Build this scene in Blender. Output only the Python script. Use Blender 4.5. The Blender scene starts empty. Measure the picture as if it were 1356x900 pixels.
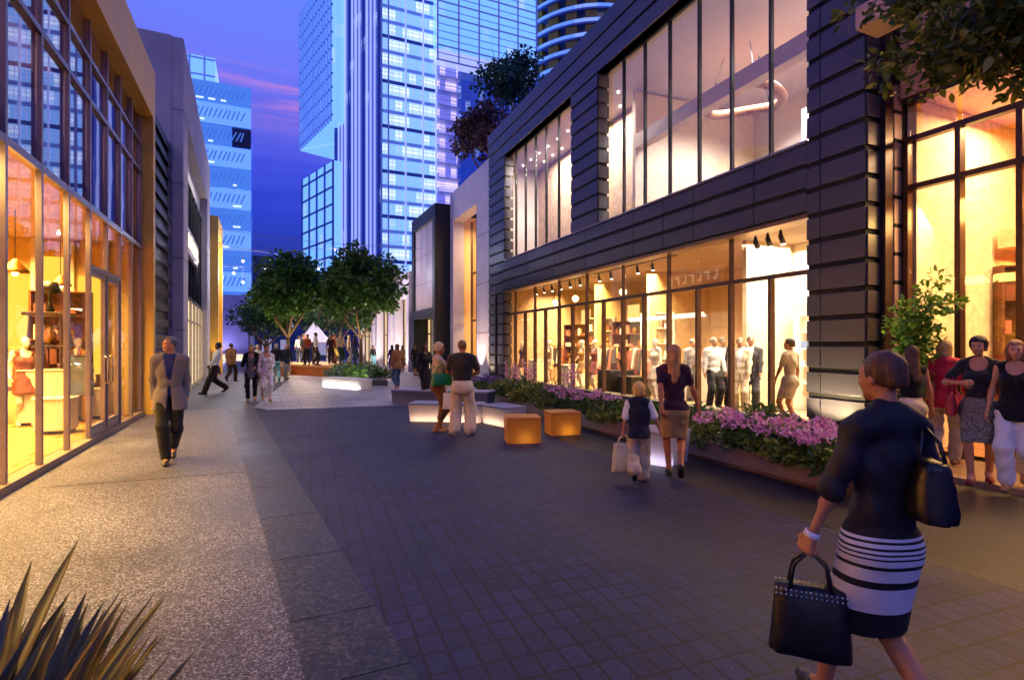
import bpy, math, random
import numpy as np
from mathutils import Vector, Matrix
random.seed(7); RNG = np.random.default_rng(7)
S = bpy.context.scene
COL = S.collection
PI = math.pi
R = math.radians

# ------------------------------------------------------------------ camera, sky, sun, exposure
TH = math.atan(328 / 715.0); ST, CT = math.sin(TH), math.cos(TH)
EYE = 1.65; F = 715.0; HOR = 457.0
cam_d = bpy.data.cameras.new('camera'); cam = bpy.data.objects.new('camera', cam_d); COL.objects.link(cam)
cam.location = (0, 0, EYE); cam.rotation_euler = (R(90), 0, -TH)
cam_d.sensor_width = 36; cam_d.lens = F / 1356 * 36; cam_d.shift_y = 0.0052
cam_d.clip_start = 0.05; cam_d.clip_end = 3000
S.camera = cam
S.view_settings.view_transform = 'Standard'; S.view_settings.look = 'None'
S.view_settings.exposure = 0.42; S.view_settings.gamma = 1.0
S.render.engine = 'CYCLES'
S.cycles.use_denoising = True
S.cycles.max_bounces = 8; S.cycles.transparent_max_bounces = 16
S.cycles.diffuse_bounces = 3; S.cycles.glossy_bounces = 3; S.cycles.transmission_bounces = 4
S.cycles.sample_clamp_indirect = 4.0; S.cycles.caustics_reflective = False; S.cycles.caustics_refractive = False

SUN_EL, SUN_AZ = R(4), R(215)

def lin(h):
    h = h.lstrip('#')
    c = [int(h[i:i + 2], 16) / 255 for i in (0, 2, 4)]
    return tuple((x / 12.92 if x <= .04045 else ((x + .055) / 1.055) ** 2.4) for x in c) + (1.0,)

world = bpy.data.worlds.new('World'); S.world = world; world.use_nodes = True
nt = world.node_tree; nt.nodes.clear()
def N(nt, t, **kw):
    n = nt.nodes.new(t)
    for k, v in kw.items(): setattr(n, k, v)
    return n
def ramp(nt, stops, fac=None):
    n = nt.nodes.new('ShaderNodeValToRGB'); e = n.color_ramp.elements
    while len(e) < len(stops): e.new(0.5)
    for i, (p, c) in enumerate(stops): e[i].position = p; e[i].color = c if not isinstance(c, str) else lin(c)
    if fac is not None: nt.links.new(fac, n.inputs['Fac'])
    return n
sky = N(nt, 'ShaderNodeTexSky', sky_type='NISHITA'); sky.sun_disc = False
sky.sun_elevation = SUN_EL; sky.sun_rotation = SUN_AZ
tc = N(nt, 'ShaderNodeTexCoord'); sep = N(nt, 'ShaderNodeSeparateXYZ')
nt.links.new(tc.outputs['Generated'], sep.inputs[0])
mp = N(nt, 'ShaderNodeMapping'); mp.inputs['Scale'].default_value = (1.6, 1.6, 14)
nz = N(nt, 'ShaderNodeTexNoise'); nz.inputs['Scale'].default_value = 2.2; nz.inputs['Detail'].default_value = 6
nt.links.new(tc.outputs['Generated'], mp.inputs[0]); nt.links.new(mp.outputs[0], nz.inputs['Vector'])
# dusk gradient with height above the horizon, pushed up and down a little by the cloud noise
ma = N(nt, 'ShaderNodeMath', operation='MULTIPLY_ADD'); ma.inputs[1].default_value = .10; ma.inputs[2].default_value = -.05
nt.links.new(nz.outputs['Fac'], ma.inputs[0])
ad = N(nt, 'ShaderNodeMath', operation='ADD'); nt.links.new(sep.outputs['Z'], ad.inputs[0]); nt.links.new(ma.outputs[0], ad.inputs[1])
dusk = ramp(nt, [(0.0, '#081a74'), (.15, '#0c2088'), (.23, '#182cae'), (.30, '#3440c2'), (.36, '#5656c8'), (.43, '#5c66d6'), (.52, '#5870dc'), (.75, '#4054bc'), (1.0, '#3848a4')], ad.outputs[0])
band = ramp(nt, [(0.0, (0, 0, 0, 1)), (.335, (0, 0, 0, 1)), (.385, (1, 1, 1, 1)), (.43, (0, 0, 0, 1)), (1, (0, 0, 0, 1))], sep.outputs['Z'])
nz2 = N(nt, 'ShaderNodeTexNoise'); nz2.inputs['Scale'].default_value = 3.1; nz2.inputs['Detail'].default_value = 5
mp2 = N(nt, 'ShaderNodeMapping'); mp2.inputs['Scale'].default_value = (1.5, 1.5, 26); mp2.inputs['Location'].default_value = (.3, .2, .35)
nt.links.new(tc.outputs['Generated'], mp2.inputs[0]); nt.links.new(mp2.outputs[0], nz2.inputs['Vector'])
cl = ramp(nt, [(.44, (0, 0, 0, 1)), (.74, (1, 1, 1, 1))], nz2.outputs['Fac'])
mm = N(nt, 'ShaderNodeMath', operation='MULTIPLY'); nt.links.new(band.outputs[0], mm.inputs[0]); nt.links.new(cl.outputs[0], mm.inputs[1])
mx = N(nt, 'ShaderNodeMix', data_type='RGBA'); mx.inputs['B'].default_value = lin('#b874b8')
nt.links.new(mm.outputs[0], mx.inputs['Factor']); nt.links.new(dusk.outputs[0], mx.inputs['A'])
# physical sky, mixed in faintly, with the dusk colours on top; Background strength stays at 0.1
sc1 = N(nt, 'ShaderNodeVectorMath', operation='SCALE'); sc1.inputs['Scale'].default_value = 10.5
nt.links.new(mx.outputs['Result'], sc1.inputs[0])
sc2 = N(nt, 'ShaderNodeVectorMath', operation='SCALE'); sc2.inputs['Scale'].default_value = .06
nt.links.new(sky.outputs[0], sc2.inputs[0])
av = N(nt, 'ShaderNodeVectorMath', operation='ADD'); nt.links.new(sc1.outputs[0], av.inputs[0]); nt.links.new(sc2.outputs[0], av.inputs[1])
bg = N(nt, 'ShaderNodeBackground'); bg.inputs['Strength'].default_value = .1
nt.links.new(av.outputs[0], bg.inputs['Color'])
wo = N(nt, 'ShaderNodeOutputWorld'); nt.links.new(bg.outputs[0], wo.inputs[0])

sd = bpy.data.lights.new('dusk_sun', 'SUN'); sd.energy = .16; sd.angle = R(25); sd.color = (1.0, .84, .96)
so = bpy.data.objects.new('dusk_sun', sd); COL.objects.link(so)
_d = Vector((math.sin(SUN_AZ) * math.cos(SUN_EL + R(24)), math.cos(SUN_AZ) * math.cos(SUN_EL + R(24)), math.sin(SUN_EL + R(24))))
so.rotation_euler = _d.to_track_quat('Z', 'Y').to_euler()

# ------------------------------------------------------------------ picture measurements -> world positions
def ray(px):
    u = (px - 678) / F
    return ST + u * CT, CT - u * ST
def g(px, py, z=0.0):
    d = F * (EYE - z) / (py - HOR); rx, ry = ray(px)
    return rx * d, ry * d
def depth(x, y): return x * ST + y * CT
def zat(x, y, py): return EYE + depth(x, y) * (HOR - py) / F
def y_at(px, X): rx, ry = ray(px); return ry * X / rx
def x_at(px, Y): rx, ry = ray(px); return rx * Y / ry

# ------------------------------------------------------------------ materials
MATS = {}
def _bsdf(m):
    m.use_nodes = True; nt = m.node_tree; nt.nodes.clear()
    b = nt.nodes.new('ShaderNodeBsdfPrincipled'); o = nt.nodes.new('ShaderNodeOutputMaterial')
    nt.links.new(b.outputs[0], o.inputs[0]); return nt, b, o
def mat(name, col, rough=.6, metal=0.0, var=.18, scale=6.0, bump=.0, bscale=None, emit=None, estr=1.0, spec=.5, col2=None, stretch=None, sheen=0):
    if name in MATS: return MATS[name]
    m = bpy.data.materials.new(name); MATS[name] = m
    nt, b, o = _bsdf(m)
    c = lin(col) if isinstance(col, str) else tuple(col) + (1.0,)
    tc = N(nt, 'ShaderNodeTexCoord'); v = tc.outputs['Object']
    if stretch:
        mp = N(nt, 'ShaderNodeMapping'); mp.inputs['Scale'].default_value = stretch
        nt.links.new(v, mp.inputs[0]); v = mp.outputs[0]
    nz = N(nt, 'ShaderNodeTexNoise'); nz.inputs['Scale'].default_value = scale; nz.inputs['Detail'].default_value = 5
    nt.links.new(v, nz.inputs['Vector'])
    c2 = lin(col2) if isinstance(col2, str) else None
    lo = c2 or tuple(x * (1 - var) for x in c[:3]) + (1,)
    hi = c if c2 else tuple(min(1, x * (1 + var)) for x in c[:3]) + (1,)
    rp = ramp(nt, [(.32, lo), (.68, hi)], nz.outputs['Fac'])
    nt.links.new(rp.outputs[0], b.inputs['Base Color'])
    b.inputs['Roughness'].default_value = rough; b.inputs['Metallic'].default_value = metal
    b.inputs['Specular IOR Level'].default_value = spec
    if sheen: b.inputs['Sheen Weight'].default_value = sheen
    mr = N(nt, 'ShaderNodeMapRange'); mr.inputs['To Min'].default_value = max(0, rough - .1); mr.inputs['To Max'].default_value = min(1, rough + .1)
    nt.links.new(nz.outputs['Fac'], mr.inputs[0]); nt.links.new(mr.outputs[0], b.inputs['Roughness'])
    if bump:
        n2 = N(nt, 'ShaderNodeTexNoise'); n2.inputs['Scale'].default_value = bscale or scale * 8; n2.inputs['Detail'].default_value = 4
        nt.links.new(v, n2.inputs['Vector'])
        bp = N(nt, 'ShaderNodeBump'); bp.inputs['Strength'].default_value = bump; bp.inputs['Distance'].default_value = .01
        nt.links.new(n2.outputs['Fac'], bp.inputs['Height']); nt.links.new(bp.outputs[0], b.inputs['Normal'])
    if emit:
        b.inputs['Emission Color'].default_value = lin(emit); b.inputs['Emission Strength'].default_value = estr
    return m
def glass(name, tint='#ffffff', refl=1.0, rough=.015, ior=1.5, wave=.0):
    if name in MATS: return MATS[name]
    m = bpy.data.materials.new(name); MATS[name] = m; m.use_nodes = True; nt = m.node_tree; nt.nodes.clear()
    o = N(nt, 'ShaderNodeOutputMaterial'); t = N(nt, 'ShaderNodeBsdfTransparent'); t.inputs[0].default_value = lin(tint)
    gl = N(nt, 'ShaderNodeBsdfGlossy'); gl.inputs['Roughness'].default_value = rough
    # Schlick reflectance from |N.I| so both faces of a thin pane behave alike
    ge = N(nt, 'ShaderNodeNewGeometry'); dt = N(nt, 'ShaderNodeVectorMath', operation='DOT_PRODUCT')
    nt.links.new(ge.outputs['Normal'], dt.inputs[0]); nt.links.new(ge.outputs['Incoming'], dt.inputs[1])
    ab = N(nt, 'ShaderNodeMath', operation='ABSOLUTE'); nt.links.new(dt.outputs['Value'], ab.inputs[0])
    om = N(nt, 'ShaderNodeMath', operation='SUBTRACT'); om.inputs[0].default_value = 1; nt.links.new(ab.outputs[0], om.inputs[1])
    pw_ = N(nt, 'ShaderNodeMath', operation='POWER'); pw_.inputs[1].default_value = 5; nt.links.new(om.outputs[0], pw_.inputs[0])
    f0_ = ((ior - 1) / (ior + 1)) ** 2
    k = N(nt, 'ShaderNodeMath', operation='MULTIPLY_ADD'); k.inputs[1].default_value = (1 - f0_) * .6 * min(refl, 1.3); k.inputs[2].default_value = f0_ * refl; k.use_clamp = True
    nt.links.new(pw_.outputs[0], k.inputs[0])
    if wave:
        nz = N(nt, 'ShaderNodeTexNoise'); nz.inputs['Scale'].default_value = .7; tcc = N(nt, 'ShaderNodeTexCoord')
        nt.links.new(tcc.outputs['Object'], nz.inputs['Vector'])
        bp = N(nt, 'ShaderNodeBump'); bp.inputs['Strength'].default_value = wave; bp.inputs['Distance'].default_value = .02
        nt.links.new(nz.outputs['Fac'], bp.inputs['Height']); nt.links.new(bp.outputs[0], gl.inputs['Normal'])
    mx = N(nt, 'ShaderNodeMixShader'); nt.links.new(k.outputs[0], mx.inputs[0]); nt.links.new(t.outputs[0], mx.inputs[1]); nt.links.new(gl.outputs[0], mx.inputs[2])
    nt.links.new(mx.outputs[0], o.inputs[0]); return m
def leaf_mat(name, c1, c2, c3, rough=.45, trans=.25, scale=3.0):
    if name in MATS: return MATS[name]
    m = bpy.data.materials.new(name); MATS[name] = m; nt, b, o = _bsdf(m)
    gm = N(nt, 'ShaderNodeNewGeometry')
    rp = ramp(nt, [(0, c1), (.5, c2), (1, c3)], gm.outputs['Random Per Island'])
    nt.links.new(rp.outputs[0], b.inputs['Base Color']); b.inputs['Roughness'].default_value = rough
    tr = N(nt, 'ShaderNodeBsdfTranslucent'); nt.links.new(rp.outputs[0], tr.inputs[0])
    mx = N(nt, 'ShaderNodeMixShader'); mx.inputs[0].default_value = trans
    nt.links.new(b.outputs[0], mx.inputs[1]); nt.links.new(tr.outputs[0], mx.inputs[2]); nt.links.new(mx.outputs[0], o.inputs[0])
    return m
def emis(name, col, s=1.0):
    if name in MATS: return MATS[name]
    m = bpy.data.materials.new(name); MATS[name] = m; m.use_nodes = True; nt = m.node_tree; nt.nodes.clear()
    e = N(nt, 'ShaderNodeEmission'); e.inputs[0].default_value = lin(col); e.inputs[1].default_value = s
    o = N(nt, 'ShaderNodeOutputMaterial'); nt.links.new(e.outputs[0], o.inputs[0]); return m
def shell_mat(name, col, trans=.5, rough=.35):
    "translucent acrylic of a lit bench or cube: lit from within by a lamp"
    if name in MATS: return MATS[name]
    m = bpy.data.materials.new(name); MATS[name] = m; nt, b, o = _bsdf(m)
    b.inputs['Base Color'].default_value = lin(col); b.inputs['Roughness'].default_value = rough
    tr = N(nt, 'ShaderNodeBsdfTranslucent'); tr.inputs[0].default_value = lin(col)
    mx = N(nt, 'ShaderNodeMixShader'); mx.inputs[0].default_value = trans
    nt.links.new(b.outputs[0], mx.inputs[1]); nt.links.new(tr.outputs[0], mx.inputs[2]); nt.links.new(mx.outputs[0], o.inputs[0])
    return m

# ------------------------------------------------------------------ object helpers
def tag(o, label=None, cat=None, group=None, kind=None):
    if label: o['label'] = label
    if cat: o['category'] = cat
    if group: o['group'] = group
    if kind: o['kind'] = kind
    return o
def thing(name, label, cat, loc=(0, 0, 0), rotz=0.0, group=None):
    o = bpy.data.objects.new(name, None); COL.objects.link(o); o.empty_display_size = .2
    o.location = loc; o.rotation_euler = (0, 0, rotz)
    return tag(o, label, cat, group)
def link(name, me, m=None, parent=None, smooth=False):
    o = bpy.data.objects.new(name, me); COL.objects.link(o)
    if m is not None:
        for q in (m if isinstance(m, (list, tuple)) else [m]): me.materials.append(q)
    if parent is not None: o.parent = parent
    if smooth:
        me.polygons.foreach_set('use_smooth', [True] * len(me.polygons))
    return o
def mesh_np(name, verts, faces):
    "verts (n,3), faces: list of index arrays of one size each"
    me = bpy.data.meshes.new(name); verts = np.asarray(verts, np.float32)
    me.vertices.add(len(verts)); me.vertices.foreach_set('co', verts.ravel())
    tot = [np.full(len(f), f.shape[1], np.int32) for f in faces]; tot = np.concatenate(tot)
    idx = np.concatenate([f.ravel() for f in faces]).astype(np.int32)
    me.loops.add(len(idx)); me.loops.foreach_set('vertex_index', idx)
    me.polygons.add(len(tot)); st = np.concatenate([[0], np.cumsum(tot)[:-1]]).astype(np.int32)
    me.polygons.foreach_set('loop_start', st); me.polygons.foreach_set('loop_total', tot)
    me.update(calc_edges=True); me.validate(); return me
class MB:
    def __init__(s): s.v = []; s.f = []; s.mi = []; s.cur = 0
    def add(s, vs, fs):
        o = len(s.v); s.v += [tuple(map(float, v)) for v in vs]; s.f += [tuple(i + o for i in f) for f in fs]; s.mi += [s.cur] * len(fs); return s
    def box(s, x0, x1, y0, y1, z0, z1):
        if x0 > x1: x0, x1 = x1, x0
        if y0 > y1: y0, y1 = y1, y0
        if z0 > z1: z0, z1 = z1, z0
        return s.add([(x0, y0, z0), (x1, y0, z0), (x1, y1, z0), (x0, y1, z0), (x0, y0, z1), (x1, y0, z1), (x1, y1, z1), (x0, y1, z1)],
              [(0, 3, 2, 1), (4, 5, 6, 7), (0, 1, 5, 4), (1, 2, 6, 5), (2, 3, 7, 6), (3, 0, 4, 7)])
    def prism(s, pts, z0, z1):
        n = len(pts)
        a = sum(pts[i][0] * pts[(i + 1) % n][1] - pts[(i + 1) % n][0] * pts[i][1] for i in range(n))
        if a < 0: pts = pts[::-1]
        vs = [(p[0], p[1], z0) for p in pts] + [(p[0], p[1], z1) for p in pts]
        return s.add(vs, [tuple(range(n - 1, -1, -1)), tuple(range(n, 2 * n))] + [(i, (i + 1) % n, n + (i + 1) % n, n + i) for i in range(n)])
    def sheet(s, pts, z):
        n = len(pts)
        a = sum(pts[i][0] * pts[(i + 1) % n][1] - pts[(i + 1) % n][0] * pts[i][1] for i in range(n))
        if a < 0: pts = pts[::-1]
        return s.add([(p[0], p[1], z) for p in pts], [tuple(range(n))])
    def wallbox(s, a, b, t, z0, z1):
        "box along plan line a-b, thickness t to the right of it"
        a = Vector(a); b = Vector(b); d = (b - a).normalized(); nn = Vector((d.y, -d.x)) * t
        return s.prism([tuple(a), tuple(b), tuple(b + nn), tuple(a + nn)], z0, z1)
    def tube(s, pts, rad, seg=8, caps=True):
        pts = [Vector(p) for p in pts]; n = len(pts)
        rad = rad if isinstance(rad, (list, tuple)) else [rad] * n
        vs = []; up = Vector((0, 0, 1)); px = None
        for i, p in enumerate(pts):
            t = (pts[min(i + 1, n - 1)] - pts[max(i - 1, 0)]).normalized()
            if px is None: px = t.orthogonal().normalized()
            px = (px - t * px.dot(t)).normalized(); py = t.cross(px)
            for k in range(seg):
                a = 2 * PI * k / seg; vs.append(p + (px * math.cos(a) + py * math.sin(a)) * rad[i])
        fs = [(i * seg + k, i * seg + (k + 1) % seg, (i + 1) * seg + (k + 1) % seg, (i + 1) * seg + k) for i in range(n - 1) for k in range(seg)]
        if caps: fs += [tuple(range(seg - 1, -1, -1)), tuple(range((n - 1) * seg, n * seg))]
        return s.add(vs, fs)
    def lathe(s, prof, seg=16, c=(0, 0)):
        vs = [(c[0] + r * math.cos(2 * PI * k / seg), c[1] + r * math.sin(2 * PI * k / seg), z) for r, z in prof for k in range(seg)]
        n = len(prof)
        fs = [(i * seg + k, i * seg + (k + 1) % seg, (i + 1) * seg + (k + 1) % seg, (i + 1) * seg + k) for i in range(n - 1) for k in range(seg)]
        fs += [tuple(range(seg - 1, -1, -1)), tuple(range((n - 1) * seg, n * seg))]
        return s.add(vs, fs)
    def build(s, name, m, parent=None, smooth=False, bevel=0):
        me = bpy.data.meshes.new(name); me.from_pydata(s.v, [], s.f); me.update()
        o = link(name, me, m, parent, smooth)
        if any(s.mi): me.polygons.foreach_set('material_index', s.mi)
        if bevel:
            b = o.modifiers.new('bevel', 'BEVEL'); b.width = bevel; b.segments = 2; b.limit_method = 'ANGLE'
        return o
def area(name, loc, size, power, col, rot=(0, 0, 0), size_y=None, spread=180):
    d = bpy.data.lights.new(name, 'AREA'); d.energy = power; d.color = col; d.size = size
    if size_y: d.shape = 'RECTANGLE'; d.size_y = size_y
    d.spread = R(spread)
    o = bpy.data.objects.new(name, d); COL.objects.link(o); o.location = loc; o.rotation_euler = rot; return o
def point(name, loc, power, col, r=.05):
    d = bpy.data.lights.new(name, 'POINT'); d.energy = power; d.color = col; d.shadow_soft_size = r
    o = bpy.data.objects.new(name, d); COL.objects.link(o); o.location = loc; return o
def spot(name, loc, to, power, col, ang=60, blend=.6, r=.04):
    d = bpy.data.lights.new(name, 'SPOT'); d.energy = power; d.color = col; d.spot_size = R(ang); d.spot_blend = blend; d.shadow_soft_size = r
    o = bpy.data.objects.new(name, d); COL.objects.link(o); o.location = loc
    o.rotation_euler = (Vector(to) - Vector(loc)).to_track_quat('-Z', 'Y').to_euler(); return o
WARM = (1.0, .70, .36); GOLD = (1.0, .66, .22); SOFT = (1.0, .88, .72)
# ------------------------------------------------------------------ bodies: one smooth surface from a distance field
def A3(*a): return np.array(a, float)
def surface(prims, cuts, vox, k0):
    lo = np.full(3, 1e9); hi = -lo
    for p in prims:
        if p[0] == 'rc':
            r = max(p[3], p[4]) * max(p[5])
            lo = np.minimum(lo, np.minimum(p[1], p[2]) - r); hi = np.maximum(hi, np.maximum(p[1], p[2]) + r)
        else:
            r = max(p[2]); lo = np.minimum(lo, p[1] - r); hi = np.maximum(hi, p[1] + r)
    lo -= 3 * vox; hi += 3 * vox
    n = np.ceil((hi - lo) / vox).astype(int) + 1
    ax = [lo[i] + vox * np.arange(n[i]) for i in range(3)]
    D = np.full(n, .5, np.float32)
    for p in prims:
        k = p[6] if p[6] is not None else k0
        if p[0] == 'rc':
            r = max(p[3], p[4]) * max(p[5]); a0 = np.minimum(p[1], p[2]) - r; a1 = np.maximum(p[1], p[2]) + r
        else:
            r = max(p[2]); a0 = p[1] - r; a1 = p[1] + r
        m = k + 3 * vox
        i0 = np.clip(np.floor((a0 - m - lo) / vox).astype(int), 0, n - 1); i1 = np.clip(np.ceil((a1 + m - lo) / vox).astype(int) + 1, 1, n)
        X = ax[0][i0[0]:i1[0], None, None]; Y = ax[1][None, i0[1]:i1[1], None]; Z = ax[2][None, None, i0[2]:i1[2]]
        if p[0] == 'rc':
            a, b, ra, rb, sc = p[1], p[2], p[3], p[4], p[5]
            dx = (X - a[0]) / sc[0]; dy = (Y - a[1]) / sc[1]; dz = (Z - a[2]) / sc[2]
            e = (b - a) / np.array(sc); L = max(1e-9, float(e @ e))
            t = np.clip((dx * e[0] + dy * e[1] + dz * e[2]) / L, 0, 1)
            d = np.sqrt((dx - t * e[0]) ** 2 + (dy - t * e[1]) ** 2 + (dz - t * e[2]) ** 2) - (ra + (rb - ra) * t)
            d = d * min(sc)
        else:
            c, rr, M = p[1], p[2], p[5]
            q = [(X - c[0]), (Y - c[1]), (Z - c[2])]
            if M is not None: q = [M[0][j] * q[0] + M[1][j] * q[1] + M[2][j] * q[2] for j in range(3)]
            k0_ = np.sqrt((q[0] / rr[0]) ** 2 + (q[1] / rr[1]) ** 2 + (q[2] / rr[2]) ** 2)
            k1_ = np.sqrt((q[0] / rr[0] ** 2) ** 2 + (q[1] / rr[1] ** 2) ** 2 + (q[2] / rr[2] ** 2) ** 2) + 1e-9
            d = k0_ * (k0_ - 1) / k1_
        sub = D[i0[0]:i1[0], i0[1]:i1[1], i0[2]:i1[2]]
        h = np.maximum(k - np.abs(sub - d), 0) / max(k, 1e-6)
        D[i0[0]:i1[0], i0[1]:i1[1], i0[2]:i1[2]] = np.minimum(sub, d) - h * h * k * .25
    G = (ax[0][:, None, None], ax[1][None, :, None], ax[2][None, None, :])
    for c in cuts: D = np.maximum(D, c(*G)).astype(np.float32) if not getattr(c, 'add', False) else (D + c(*G)).astype(np.float32)
    for i in range(3):
        sl = [slice(None)] * 3
        for e in (0, -1): sl[i] = e; D[tuple(sl)] = np.maximum(D[tuple(sl)], vox)
    return nets(D, lo, vox)
def nets(D, lo, vox):
    S_ = D < 0; nx, ny, nz_ = D.shape
    c = np.zeros((nx - 1, ny - 1, nz_ - 1), np.int8)
    for i in (0, 1):
        for j in (0, 1):
            for k in (0, 1): c += S_[i:nx - 1 + i, j:ny - 1 + j, k:nz_ - 1 + k]
    act = (c > 0) & (c < 8); I = np.argwhere(act); n = len(I)
    idx = np.full(act.shape, -1, np.int64); idx[act] = np.arange(n)
    P = np.zeros((n, 3)); cnt = np.zeros(n)
    for axis in range(3):
        o1, o2 = [a for a in range(3) if a != axis]
        for u in (0, 1):
            for v in (0, 1):
                a = I.copy(); a[:, o1] += u; a[:, o2] += v; b = a.copy(); b[:, axis] += 1
                d0 = D[a[:, 0], a[:, 1], a[:, 2]]; d1 = D[b[:, 0], b[:, 1], b[:, 2]]
                m = (d0 < 0) != (d1 < 0); t = np.where(m, d0 / np.where(m, d0 - d1, 1), 0)
                q = a.astype(float); q[:, axis] += t
                P[m] += q[m]; cnt[m] += 1
    P = P / cnt[:, None] * vox + lo
    F_ = []
    for axis in range(3):
        o1, o2 = (axis + 1) % 3, (axis + 2) % 3
        sl0 = [slice(None)] * 3; sl1 = [slice(None)] * 3; sl0[axis] = slice(0, -1); sl1[axis] = slice(1, None)
        s0 = S_[tuple(sl0)]; s1 = S_[tuple(sl1)]
        E = np.argwhere(s0 != s1); sgn = s0[E[:, 0], E[:, 1], E[:, 2]]
        ok = (E[:, o1] > 0) & (E[:, o2] > 0) & (E[:, o1] < D.shape[o1] - 1) & (E[:, o2] < D.shape[o2] - 1); E = E[ok]; sgn = sgn[ok]
        q = []
        for (u, v) in ((1, 1), (0, 1), (0, 0), (1, 0)):
            e = E.copy(); e[:, o1] -= u; e[:, o2] -= v; q.append(idx[e[:, 0], e[:, 1], e[:, 2]])
        q = np.stack(q, 1); q[~sgn] = q[~sgn][:, ::-1]; F_.append(q)
    return P, np.concatenate(F_)
def rc(a, b, ra, rb=None, sc=(1, 1, 1), k=None): return ('rc', np.array(a, float), np.array(b, float), ra, ra if rb is None else rb, sc, k)
def el(c, r, M=None, k=None): return ('el', np.array(c, float), tuple(r), None, None, M, k)
def grow(p, o):
    return ('rc', p[1], p[2], p[3] + o, p[4] + o, p[5], p[6]) if p[0] == 'rc' else ('el', p[1], tuple(x + o for x in p[2]), None, None, p[5], p[6])
def sdf_part(name, prims, m, parent, vox, k=.03, cuts=()):
    P, F_ = surface(prims, cuts, vox, k)
    return link(name, mesh_np(name, P, [F_]), m, parent, smooth=True)
def wrinkle(amp, seed, f=22, fz=None):
    fz = fz or f; r = random.Random(seed); ph = [r.uniform(0, 6.3) for _ in range(6)]
    def fn(X, Y, Z):
        return amp * (np.sin(f * X + 9 * Z + ph[0]) * np.sin(f * Y - 7 * Z + ph[1]) + .7 * np.sin(fz * Z * 1.7 + 11 * X + 13 * Y + ph[2]) * np.sin(9 * X - 8 * Y + ph[3]) + .4 * np.sin(2.2 * f * X + fz * 2 * Z + ph[4]) * np.cos(2 * f * Y + ph[5]))
    fn.add = True; return fn
def above(z): return lambda X, Y, Z: Z - z + 0 * X + 0 * Y          # keep below z
def below(z): return lambda X, Y, Z: z - Z + 0 * X + 0 * Y          # keep above z
def rotm(yaw, pitch, roll=0):
    return np.array((Matrix.Rotation(yaw, 3, 'Z') @ Matrix.Rotation(-pitch, 3, 'X') @ Matrix.Rotation(roll, 3, 'Y')))
def ik(a, t, l1, l2, pole):
    a = np.array(a, float); t = np.array(t, float); d = t - a; L = np.linalg.norm(d)
    mx_ = (l1 + l2) * .998
    if L > mx_: t = a + d / L * mx_; d = t - a; L = mx_
    L = max(L, abs(l1 - l2) + .02)
    u = d / np.linalg.norm(d); x = (l1 * l1 - l2 * l2 + L * L) / (2 * L); h = math.sqrt(max(0, l1 * l1 - x * x))
    p = np.array(pole, float); p = p - u * (p @ u); p /= (np.linalg.norm(p) + 1e-9)
    return a + u * x + p * h, t
FOLD = 0
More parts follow.
